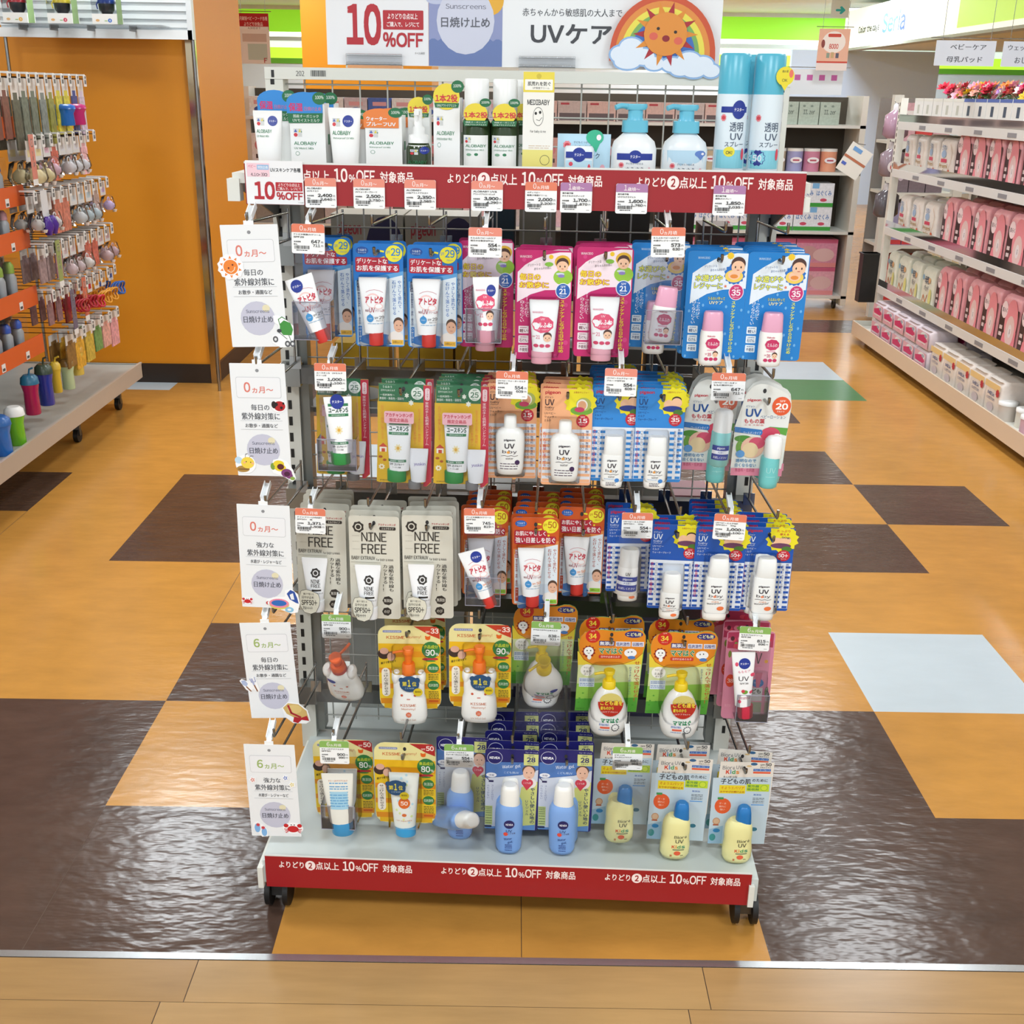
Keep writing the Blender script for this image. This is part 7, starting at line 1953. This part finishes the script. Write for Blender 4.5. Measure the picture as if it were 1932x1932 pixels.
for x, c, n, c2, lb in [(-1.86, '#b82c3c', '5', '#e0a83c', 'boxed sippy cup with red lid and number 5 on the slatted panel'), (-1.66, '#dcc83c', '4', '#c83c54', 'boxed sippy cup with yellow lid and number 4 on the slatted panel'), (-1.46, '#1c3a84', '6', '#2c6ac0', 'boxed sippy cup with blue lid and number 6 on the slatted panel')]:
    r = empty('boxed_sippy_cup')
    b = MB()
    b.box(0, 0, 0, .11, .09, .042, mat('#e6e6e2'))
    b.art((0, 0, 100, 40), (0, .042, .11, 0), 0, [('e', c2, 72, 26, 8, 8), ('t', '#f2f2f2', n, 70, 22, 75, 30, .03), ('e', '#d8a86c', 22, 26, 8, 5), ('r', '#7cb05a', 50, 26, 62, 29)])
    b.box(.11, .01, 0, .1105, .08, .17, mat('#8aa86c'))
    b.build('carton', r)
    b = MB()
    b.box(.001, .001, .042, .109, .089, .18, CLEAR)
    b.build('clear_window', r)
    b = MB()
    b.body([(.04, .02, .02), (.06, .034, .034), (.085, .036, .036)], mat('#33363c', .12), n=20, cx=.055, cy=.045)
    b.body([(.085, .038, .038), (.11, .037, .037), (.12, .02, .02)], mat(c, .3), n=20, cx=.055, cy=.045)
    b.tube([(.03, .02, .1), (.02, .015, .08), (.025, .012, .062)], .003, mat(c, .3), 6)
    b.build('sippy_cup', r)
    r.location = (x - .03, 3.885, 1.7245)
    tag(r, lb, 'sippy cup')

# ================================================================ right gondola with breast pads and wipes
RG = empty('aisle_rack')
tag(RG, 'long white rolling rack of pink and white packs along the right aisle', 'display rack')
b = MB()
b.box(2.6, 2.2, .07, 3.2, 5.6, .1, IVORY)
b.box(2.592, 2.2, .045, 2.6, 5.6, .13, mat('#d8c8b4', .4))
b.box(2.6, 5.59, .045, 3.2, 5.6, .13, IVORY)
b.build('base_deck', RG)
for z in (1.325, 1.06, .725, .375):
    b = MB()
    b.box(2.66, 2.2, z, 3.2, 5.38, z + .014, IVORY)
    b.box(2.652, 2.2, z - .028, 2.66, 5.38, z + .016, mat('#d9d9d8', .35))
    for k in range(7):
        b.box(2.6508, 2.5 + k * .4, z - .018, 2.652, 2.6 + k * .4, z + .002, mat('#8a8a90'))
    b.add([(2.655, y, zz) for y, zz in ((2.2, z + .014), (5.38, z + .014), (5.38, z + .055), (2.2, z + .055))], [(0, 1, 2, 3)], ACRYL)
    b.build('shelf', RG)
for x, y in ((2.69, 5.44), (3.18, 5.44), (3.18, 2.3)):
    b = MB()
    b.box(x - .02, y - .02, .1, x + .02, y + .02, 1.47, mat('#e2e0d8', .4))
    for k in range(12):
        b.box(x - .0205, y - .006, 1.05 + k * .034, x - .02, y + .006, 1.07 + k * .034, BLACK)
    b.build('upright', RG)
b = MB()
b.box(3.19, 2.2, .1, 3.2, 5.4, 1.45, mat('#4a3a34', .5))
b.build('back_panel', RG)
b = MB()
for z in (1.44, 1.22, .98):
    b.tube([(2.69, 5.45, z), (2.69, 5.6, z), (2.69, 5.6, z + .01)], .003, CHROME, 6)
b.build('hanging_rod', RG)
for y in (5.5, 4.9, 4.83, 4.1, 4.03, 3.2, 3.12):
    b = MB()
    for x in (2.66, 2.69):
        b.tube([(x, y, .024), (x + .014, y, .024)], .024, BLACK, 14)
        b.tube([(x - .001, y, .024), (x, y, .024)], .012, mat('#9a9a9a', .2, .9), 12)
    b.box(2.66, y - .01, .03, 2.7, y + .01, .07, STEEL)
    b.build('caster', RG)
def soft_pack(w, d, h, col, items, sd=0, pinch=.5):
    """soft bag facing -x, standing"""
    b = MB()
    r = random.Random(sd)
    S = [(0, .47, .95), (.03 * h, .5, 1), (.5 * h, .5, 1.01), (.88 * h, .49, .99), (.96 * h, .46, .8), (h, .42, pinch)]
    b.body([(z, w * a, d / 2 * q, 9) for z, a, q in S], mat(col, .3, noise=.06, scale=30), n=36)
    # printed front, drawn facing -y and turned with the object
    b.art((0, 0, 100, 100), (-w * .485, h * .9, w * .485, .004), 0, items, surf=lambda x, z: -d / 2 * 1.03 - .0006)
    return b
PADW = [('t', '#5a86b8', 'うすい', 18, 8, 50, 24, .03), ('e', '#9ab4d4', 34, 34, 16, 11), ('r', '#c8405c', 18, 48, 58, 58), ('t', '#a8844c', 'Premi', 10, 62, 66, 74, .04), ('t', '#a8844c', 'mix', 16, 78, 56, 90, .04), ('e', '#c85a34', 78, 86, 8, 9), ('l', '#c8a888', 1.6, [72, 6, 90, 30, 84, 60, 60, 96])]
PADP = [('r', '#3c262a', 0, 16, 100, 99), ('e', '#e8909c', 64, 44, 34, 48), ('p', '#e58492', [30, 70, 98, 60, 98, 99, 22, 99]), ('e', '#e2c4c4', 64, 62, 24, 32), ('e', '#e6dce0', 64, 62, 10, 14), ('e', '#f0dce2', 22, 22, 17, 18), ('t', '#4a343c', '肌らく', 10, 18, 36, 27, .03), ('r', '#d8c8ca', 6, 56, 22, 64, 2), ('r', '#d8c8ca', 6, 70, 22, 78, 2), ('t', '#4a343c', 'i', 64, 58, 67, 68, .03)]
PADY = [('t', '#3a4a62', '母乳', 30, 14, 66, 36, .03), ('t', '#3a4a62', 'パッド', 30, 40, 66, 56, .03), ('e', '#d8a878', 70, 24, 10, 8), ('l', '#c8743c', 4, [20, 96, 30, 70, 50, 88, 62, 66]), ('e', '#8ab4d0', 16, 20, 8, 8), ('e', '#d8d488', 84, 70, 12, 24)]
WIPE = [('r', '#d8a8b8', 0, 4, 100, 96), ('e', '#dfe2e8', 62, 26, 30, 20), ('p', '#c8286a', [6, 40, 60, 20, 94, 50, 60, 80, 14, 70]), ('e', '#9aa4b8', 74, 24, 12, 10), ('r', '#e2d8dc', 10, 66, 80, 76)]
WIPY = [('r', '#e6c88c', 0, 0, 100, 20), ('t', '#4a5a8a', 'Milk', 24, 30, 70, 42, .03), ('t', '#4a5a8a', 'cotton', 22, 46, 74, 56, .01), ('e', '#c9bcc0', 50, 78, 22, 14), ('s', '#b8283c', 88, 26, 12, 14, 8, .8)]
packs = {'w': ('breast_pad_bag', .178, .1, .2, '#e4dfda', PADW, 'white breast pad bag with gold lettering,'), 'p': ('breast_pad_bag', .178, .1, .245, '#e9a6ae', PADP, 'pink and dark brown breast pad bag,'), 'y': ('breast_pad_bag', .185, .1, .215, '#dfe2d4', PADY, 'pastel white breast pad bag with blue lettering,'),
         'x': ('wipes_pack', .18, .16, .105, '#d9cdd4', WIPE, 'pink and silver wipes pack'), 'c': ('cotton_pack', .172, .14, .165, '#e6ddd6', WIPY, 'cream pack with white top and red ribbon seal')}
PP = {}
def rg_put(k, x, y, z, where, grp, s=1, rz=0):
    nm, w, d, h, col, it, lb = packs[k]
    if k not in PP:
        PP[k] = soft_pack(w, d, h, col, it, 3, .5 if k in 'wpy' else .95).mesh(nm)
    o = bpy.data.objects.new(nm, PP[k])
    COL.objects.link(o)
    o.location = (x, y, z)
    o.rotation_euler = (0, 0, -PI / 2 + rz)
    o.scale = (s, s, s)
    tag(o, ('%s %s' % (lb, where)), 'pack', grp)
rq = random.Random(8)
for z, ks in ((1.0745, [('w', 5.22, 4, .2), ('p', 4.38, 10, .2)]), (.7395, [('w', 5.18, 3, .22), ('p', 4.46, 10, .215)]), (.3895, [('y', 5.26, 4, .21), ('p', 4.4, 9, .215)])):
    sh = {1.0745: 'second', .7395: 'third', .3895: 'fourth'}[z]
    for k, y0, n, st in ks:
        for i in range(n):
            for d in range(2):
                if y0 - i * st < 2.3:
                    continue
                rg_put(k, 2.735 + d * .13, y0 - i * st, z, ('front' if d == 0 else 'rear') + ' line, %s shelf, right rack' % sh, '%s of the %s shelf, %s line' % (packs[k][6] + 's', sh, 'front' if d == 0 else 'rear'), 1, rq.uniform(-.08, .08))
for i in range(5):
    for lv in range(2):
        for d in range(2):
            rg_put('x', 2.7 + d * .2, 5.2 - i * .2, .1005 + lv * .107, 'in the %s layer, %s line, right rack base' % ('upper' if lv else 'lower', 'rear' if d else 'front'), 'wipes packs, %s layer, %s line' % ('upper' if lv else 'lower', 'rear' if d else 'front'))
for i in range(5):
    rg_put('c', 2.7, 4.2 - i * .185, .1005, 'on the right rack base', 'cream packs on the base of the right rack')
for i, y in enumerate((3.36, 3.24, 3.12, 3.0, 2.88, 2.76)):
    r = empty('powder_tin')
    b = MB()
    b.body([(0, .042, .042), (.07, .042, .042)], mat(['#c9c0b8', '#d8d4c8', '#d0a8b4', '#dcd8dc'][i % 4], .3), n=24)
    b.build('tin', r)
    b = MB()
    b.body([(.07, .044, .044), (.085, .044, .044), (.088, .03, .03)], mat('#e9ecec', .3), n=24)
    b.build('lid', r)
    r.location = (2.67 + .03 * (i % 2), y, .1005)
    tag(r, 'round tin with white lid on the base deck at the right picture edge', 'tin', 'round tins on the base of the right rack')
for i in range(10):
    blue = i > 4
    o = box_thing('white_carton', .143, .1, .13, '#dcdedd', [('r', '#3a4a62' if blue else '#b9bcb4', 38, 26, 62, 62), ('r', '#4a64b0' if blue else '#d8dad4', 0, 0, 100, 12)], (2.68, 5.14 - i * .15, 1.3395), 'white carton with %s window on the top shelf of the right rack' % ('navy' if blue else 'grey'), 'carton', 'white cartons with %s windows on the top shelf' % ('navy' if blue else 'grey'), rz=-PI / 2, inrack=False)
# flowers on top behind
rf = random.Random(2)
fc = ['#c8203c', '#d83c6c', '#e8a0b0', '#e6b0a0', '#e8c83c', '#e89ab0', '#e26a5c', '#a01c2c', '#e6d0d4', '#b07ac0', '#e08a3c', '#f0ece4', '#8a1c28']
pot = empty('flower_box')
tag(pot, 'long white trough for the artificial flowers above the right rack', 'planter')
b = MB()
b.box(2.86, 3.95, 1.3395, 2.98, 5.3, 1.44, IVORY)
b.build('trough', pot)
for i in range(84):
    y = 5.3 - 1.35 * i / 83
    c = fc[i % len(fc)] if 10 < i < 72 else (fc[i % 3] if i <= 10 else '#e6e8dc')
    if i in (22, 24):
        c = '#e6c01c'
    r = empty('artificial_flower')
    b = MB()
    s = rf.uniform(.026, .038)
    for ring, k in ((1, 7), (.62, 5)):
        for p in range(k):
            a = 2 * PI * p / k + ring
            cx, cy = math.cos(a), math.sin(a)
            b.add([(0, 0, .0), (s * ring * (cx * .7 - cy * .35), s * ring * (cy * .7 + cx * .35), s * (.35 + .5 * (1 - ring))), (s * ring * cx * 1.15, s * ring * cy * 1.15, s * (.55 + .6 * (1 - ring))), (s * ring * (cx * .7 + cy * .35), s * ring * (cy * .7 - cx * .35), s * (.35 + .5 * (1 - ring)))], [(0, 1, 2, 3)], mat(c, .6))
    b.body([(.0, s * .25, s * .25), (s * .4, s * .28, s * .28), (s * .5, s * .1, s * .1)], mat('#3a2a1c' if c == '#e6c01c' else c, .7), n=8)
    b.build('petals', r)
    b = MB()
    b.tube([(0, 0, 0), (.005, 0, -.07)], .002, mat('#4a7a3c'), 5)
    for q in range(2):
        a = rf.uniform(0, 6.28)
        b.add([(0, 0, -.02), (.02 * math.cos(a) - .01 * math.sin(a), .02 * math.sin(a) + .01 * math.cos(a), -.008), (.045 * math.cos(a), .045 * math.sin(a), -.004), (.02 * math.cos(a) + .01 * math.sin(a), .02 * math.sin(a) - .01 * math.cos(a), -.008)], [(0, 1, 2, 3)], mat('#4a7a3c'))
    b.build('stem', r)
    r.location = (2.9 + rf.uniform(-.04, .05), y, 1.485 + rf.uniform(-.015, .05))
    r.rotation_euler = (rf.uniform(-.5, .5), rf.uniform(-1.1, -.3), 0)
    tag(r, 'artificial flower in the mixed row above the right rack', 'flower', 'artificial flowers above the right rack')
def hung_sign(x, y, z, w, h, items, label, col='#c6cad2', wire=.6, name='hanging_sign'):
    r = empty(name)
    b = MB()
    b.box(-w / 2, 0, -h, w / 2, .002, 0, mat(col, .4))
    b.art((0, 0, 100, 100), (-w / 2, 0, w / 2, -h), 0, items)
    b.build('board', r)
    b = MB()
    for s in (-.4, .4):
        b.tube([(s * w, 0, 0), (s * w, 0, min(wire, CEIL - z))], .0015, CHROME, 5)
    b.tube([(-w * .6, 0, .012), (w * .6, 0, .012)], .0025, CHROME, 5)
    b.build('hanger', r)
    r.location = (x, y, z)
    tag(r, label, 'sign')
hung_sign(2.663, 4.5, 1.742, .3, .118, [('t', '#3a3c42', 'ベビーケア', 24, 14, 84, 36, .02), ('t', '#3a3c42', '母乳パッド', 20, 62, 80, 86, .02)], 'grey hanging sign reading ベビーケア 母乳パッド over the right rack', wire=1)
hung_sign(3.0, 4.5, 1.742, .3, .118, [('t', '#3a3c42', 'ウェットティッシュ', 8, 14, 96, 36, .02), ('t', '#3a3c42', 'おしりふき', 22, 62, 74, 86, .02)], 'grey hanging sign cut by the right picture edge', wire=1)
hung_sign(2.62, 6.9, 1.915, .215, .27, [('r', '#e8b49a', 0, 0, 100, 78), ('e', '#f2e8e0', 50, 32, 38, 26), ('r', '#c8402c', 30, 12, 72, 20, 3), ('t', '#c8402c', '8000', 36, 36, 66, 48, .05), ('e', '#8a3c34', 16, 36, 6, 10), ('r', '#8a9a8a', 30, 58, 40, 70), ('r', '#c8a878', 44, 56, 54, 70), ('r', '#5a5a6a', 60, 58, 70, 70), ('r', '#c8402c', 0, 78, 100, 82)], 'salmon poster with red lettering hanging on a frame, over the far shelves', col='#eadcd6', wire=2, name='hanging_poster')
hung_sign(-1.33, 6.5, 1.93, .2, .31, [('r', '#b01f2b', 0, 0, 100, 32), ('t', '#f0e4e4', '月齢別ベビーフード各種', 4, 6, 96, 14, .02), ('t', '#f0e4e4', 'よりどり対象品', 18, 17, 80, 25, .02), ('r', '#e9ebec', 2, 26, 98, 32), ('t', '#333333', '4.30日まで', 30, 27, 72, 31, .01), ('r', '#c8b8b0', 10, 40, 90, 56), ('r', '#b9ccc4', 26, 60, 90, 92), ('t', '#b01f2b', 'F', 78, 88, 88, 98, .03)], 'white poster with red heading hanging by the orange pillar', col='#e6e4e2', wire=2, name='hanging_poster')
hung_sign(3.97, 12, 2.72, .2, .42, [('t', '#2cb8c8', '→', 26, 72, 80, 92, .09)], 'white hanging board with turquoise arrow far behind', col='#dfeaf2', wire=.0)
b = MB()
b.box(0, 0, 0, .36, .01, .0, WHITE) if 0 else None
hung_sign(2.52, 7.05, 1.655, .46, .17, [('r', '#c05aa0', 6 + k * 19, 22, 15 + k * 19, 44) for k in range(5)], 'white board with a row of purple squares over the far shelves', col='#e3e6ec', wire=.0, name='shelf_header_board')

# ================================================================ far racks across the aisle
FR = empty('far_rack')
tag(FR, 'white shelving of tins and boxed goods far behind the middle rack', 'shelving')
b = MB()
b.box(-1.5, 7.1, .1, 2.87, 7.13, 1.47, mat('#4c4438', .6))
b.build('back_panel', FR)
FS = (.1, .56, .97, 1.285)
for z in FS:
    b = MB()
    b.box(-1.5, 6.72, z - .02, 2.86, 7.1, z, mat('#d5d6d0', .4))
    b.build('shelf', FR)
for x in (-1.5, 2.84):
    b = MB()
    b.box(x - .02, 6.9 if x < 2.5 else 6.72, .03, x + .02, 7.14, 1.48, mat('#dedcd2', .4))
    b.build('upright', FR)
for x in (-1.4, 1.3, 2.78):
    b = MB()
    b.tube([(x, 6.78, .03), (x + .02, 6.78, .03)], .03, BLACK, 12)
    b.box(x, 6.76, .03, x + .02, 6.8, .09, STEEL)
    b.build('caster', FR)
def row(x0, x1, z, w, h, cols, name, lab, cat, items=(), y=6.76, d=.2, gap=.006, round_=False):
    x = x0
    i = 0
    while x + w < x1:
        c, cn = cols[i % len(cols)]
        if round_:
            r = empty(name)
            b = MB()
            b.body([(0, w / 2, w / 2), (h * .88, w / 2, w / 2)], mat(c, .35), n=20)
            b.build('can_body', r)
            b = MB()
            b.body([(h * .88, w / 2 * 1.02, w / 2 * 1.02), (h, w / 2, w / 2)], mat('#e0e0dc', .35), n=20)
            b.art((0, 0, 100, 100), (-w / 2, h * .7, w / 2, h * .2), -w / 2 - .0005, [('e', '#e9e6ea', 50, 40, 36, 26), ('r', '#b04a5c', 30, 34, 70, 48)])
            b.build('lid', r)
            r.location = (x + w / 2, y + w / 2, z)
            tag(r, '%s %s' % (cn, lab), cat, '%s %s' % (cn, lab))
        else:
            box_thing(name, w, d, h, c, items, (x + w / 2, y, z + .0005), '%s %s' % (cn, lab), cat, '%s %s' % (cn, lab), inrack=False, noise=.1)
        x += w + gap
        i += 1
hgk = [('t', '#4a7ab8', 'はぐくみ', 6, 30, 46, 52, .03), ('t', '#4a7ab8', 'はぐくみ', 54, 30, 94, 52, .03), ('r', '#3c9a3c', 0, 82, 100, 99), ('e', '#c84a64', 26, 70, 9, 7), ('e', '#c84a64', 74, 70, 9, 7), ('r', '#7ab0dc', 42, 0, 60, 22)]
pk = [('e', '#c89a9c', 30, 50, 24, 26), ('e', '#d8b4b4', 68, 56, 26, 24), ('r', '#c05a7c', 0, 0, 100, 14), ('r', '#d88a8c', 0, 84, 100, 99)]
row(1.55, 2.82, .1, .3, .2, [('#d8a0b0', 'pink')], 'diaper_pack', 'baby pack in the lower layer of the far shelf', 'pack', pk)
row(1.55, 2.82, .3015, .3, .2, [('#cf8ba4', 'rosy')], 'diaper_pack', 'baby pack in the upper layer of the far shelf', 'pack', pk)
row(1.6, 2.82, .56, .27, .165, [('#dfe3ea', 'white')], 'formula_carton', 'carton with green base band, lower layer of the far shelf', 'carton', hgk)
row(1.6, 2.82, .7265, .27, .165, [('#dfe3ea', 'white')], 'formula_carton', 'carton with green base band, upper layer of the far shelf', 'carton', hgk)
row(1.5, 2.8, .9705, .115, .155, [('#c8829c', 'rose'), ('#dd9a7c', 'apricot'), ('#b8a88c', 'beige'), ('#9a9cc8', 'lavender')], 'milk_tin', 'milk powder tin on the far shelf', 'tin', round_=True)
row(2.1, 2.78, 1.2855, .14, .15, [('#a9b8ac', 'grey green')], 'boxed_formula', 'carton at the right end of the far top shelf', 'carton', [('t', '#3a4a44', 'II. zer', 22, 34, 80, 54, .02), ('e', '#7a8a80', 24, 18, 7, 5), ('e', '#7a8a80', 62, 18, 7, 5)])
row(.5, 2.05, 1.2855, .2, .13, [('#c9a8a0', 'dusty pink'), ('#b9a8a4', 'greyish pink')], 'packed_carton', 'carton on the middle of the far top shelf', 'carton', [('r', '#5a4a4c', 6, 60, 94, 96), ('r', '#a8303c', 10, 8, 40, 18)])
row(-1.45, .4, 1.2855, .16, .13, [('#dfe2e6', 'white'), ('#c8c0cc', 'lilac'), ('#4a6ab8', 'blue')], 'packed_carton', 'carton on the left of the far top shelf', 'carton', [('r', '#d8a0a8', 20, 20, 80, 40), ('e', '#3a5aa8', 50, 66, 30, 18)])
row(-1.45, 1.4, .9705, .13, .2, [('#dcd8da', 'pale'), ('#8a5a54', 'dark red'), ('#5a4a44', 'brown'), ('#c89a94', 'salmon')], 'packed_carton', 'carton on the far third shelf', 'carton', [('e', '#c87a84', 50, 40, 34, 20), ('r', '#4a3a3c', 20, 70, 80, 84)])
row(-1.45, 1.4, .5605, .16, .26, [('#8c8a86', 'grey'), ('#d8b4c0', 'light pink'), ('#6a6462', 'charcoal'), ('#b8aeb0', 'warm grey')], 'packed_carton', 'carton on the far second shelf', 'carton', [('r', '#e0dcdc', 14, 20, 86, 44)])
row(-1.45, 1.4, .1005, .24, .3, [('#7a706c', 'dark grey'), ('#a89a98', 'taupe')], 'packed_carton', 'carton on the far bottom shelf', 'carton')
# end bay with big clear bottles beside the right rack
ER = empty('end_rack')
tag(ER, 'narrow white end rack with hanging pouches between the aisle racks', 'shelving')
b = MB()
for x in (2.93, 3.4):
    b.box(x - .03, 6.28, .03, x + .03, 6.34, 1.49, mat('#dcdad0', .4))
for z in (.14, .52, .87, 1.2):
    b.box(2.93, 6.3, z - .02, 3.4, 6.68, z, mat('#d8d6cc', .4))
    b.prism([(2.96, z - .02), (3.08, z - .02), (3.0, z - .05), (2.96, z - .1)], 6.3, 6.31, mat('#dcdad0', .4))
b.box(2.93, 6.69, .1, 3.4, 6.7, 1.47, mat('#8a8680', .5))
b.build('frame', ER)
row(2.97, 3.36, .1405, .11, .3, [('#c8322c', 'red')], 'juice_carton', 'carton at the bottom of the end rack', 'carton', [('r', '#e0a89c', 10, 30, 90, 55), ('s', '#e6d8cc', 50, 80, 20, 10, 6)], y=6.34)
row(2.97, 3.36, .5205, .11, .28, [('#9c96b8', 'violet grey')], 'refill_pouch', 'pouch in the middle of the end rack', 'pouch', [('e', '#d84a4c', 50, 70, 24, 12), ('r', '#c83a3c', 0, 88, 100, 99)], y=6.34)
row(2.97, 3.36, .8705, .11, .26, [('#7a6a70', 'dark mauve')], 'refill_pouch', 'pouch on the upper shelf of the end rack', 'pouch', [('e', '#c8b8c0', 50, 50, 24, 22)], y=6.34)
row(2.97, 3.36, 1.2005, .11, .24, [('#c89aa0', 'rose grey'), ('#c8403c', 'red')], 'refill_pouch', 'pouch on the top shelf of the end rack', 'pouch', [('r', '#e0d8d4', 20, 20, 80, 40)], y=6.34)
for z, c, lb in ((1.24, '#a8889c', 'mauve baby bottle hanging in clear pack at the end of the right rack, top'), (1.02, '#8a7a84', 'grey baby bottle with strawberry mark hanging below the mauve one'), (.78, '#5a565c', 'dark cup in clear pack hanging below the strawberry bottle')):
    r = empty('bottle_blister_pack')
    b = MB()
    b.body([(0, .05, .045), (.02, .075, .055), (.13, .07, .05), (.16, .03, .03)], mat(c, .15), n=24, ex=2.5)
    if z > 1 and z < 1.2:
        b.art((0, 0, 100, 100), (-.04, .1, .04, .02), -.056, [('e', '#e6dcdc', 50, 50, 48, 46), ('e', '#b8242c', 50, 54, 28, 28), ('r', '#3c7a3c', 36, 18, 64, 28)])
    b.build('bottle', r)
    b = MB()
    b.body([(.158, .03, .03), (.19, .028, .028), (.2, .018, .018)], mat('#d0ccd0', .25), n=20)
    b.build('cap', r)
    r.location = (2.7, 5.56, z)
    tag(r, lb, 'baby bottle', 'bottle packs at the end of the right rack')
b = MB()
b.tube([(0, 0, 0), (0, .25, .0)], .003, CHROME, 6)
M = Matrix.Rotation(.52, 4, 'Y')
b.box(-.075, -.002, -.2, .075, 0, -.02, mat('#dfdcd4', .45), M)
vs = [M @ Vector(p) for p in ((-.075, -.003, -.115), (.075, -.003, -.115), (.075, -.003, -.1), (-.075, -.003, -.1))]
b.add(vs, [(0, 1, 2, 3)], mat('#b06a4c'))
for q in ((-.05, -.06, '#6a9ad0', .06, .04), (-.065, -.16, '#4a62b8', .03, .03)):
    vs = [M @ Vector(p) for p in ((q[0], -.003, q[1]), (q[0] + q[3], -.003, q[1]), (q[0] + q[3], -.003, q[1] + q[4] * .6), (q[0], -.003, q[1] + q[4] * .6))]
    b.add(vs, [(0, 1, 2, 3)], mat(q[2]))
o = b.build('tilted_leaflet')
o.location = (2.54, 5.6, 1.2)
tag(o, 'white leaflet hanging askew with blue print at the end of the right rack', 'leaflet')
b = MB()
b.box(-.05, -.04, .0, .05, .04, .3, mat('#141414', .4))
b.box(-.055, -.045, .29, .055, .045, .3, mat('#1c1c1c', .4))
o = b.build('black_bin')
o.location = (2.62, 5.5, .27)
tag(o, 'black bin fixed low at the end of the right rack', 'bin')
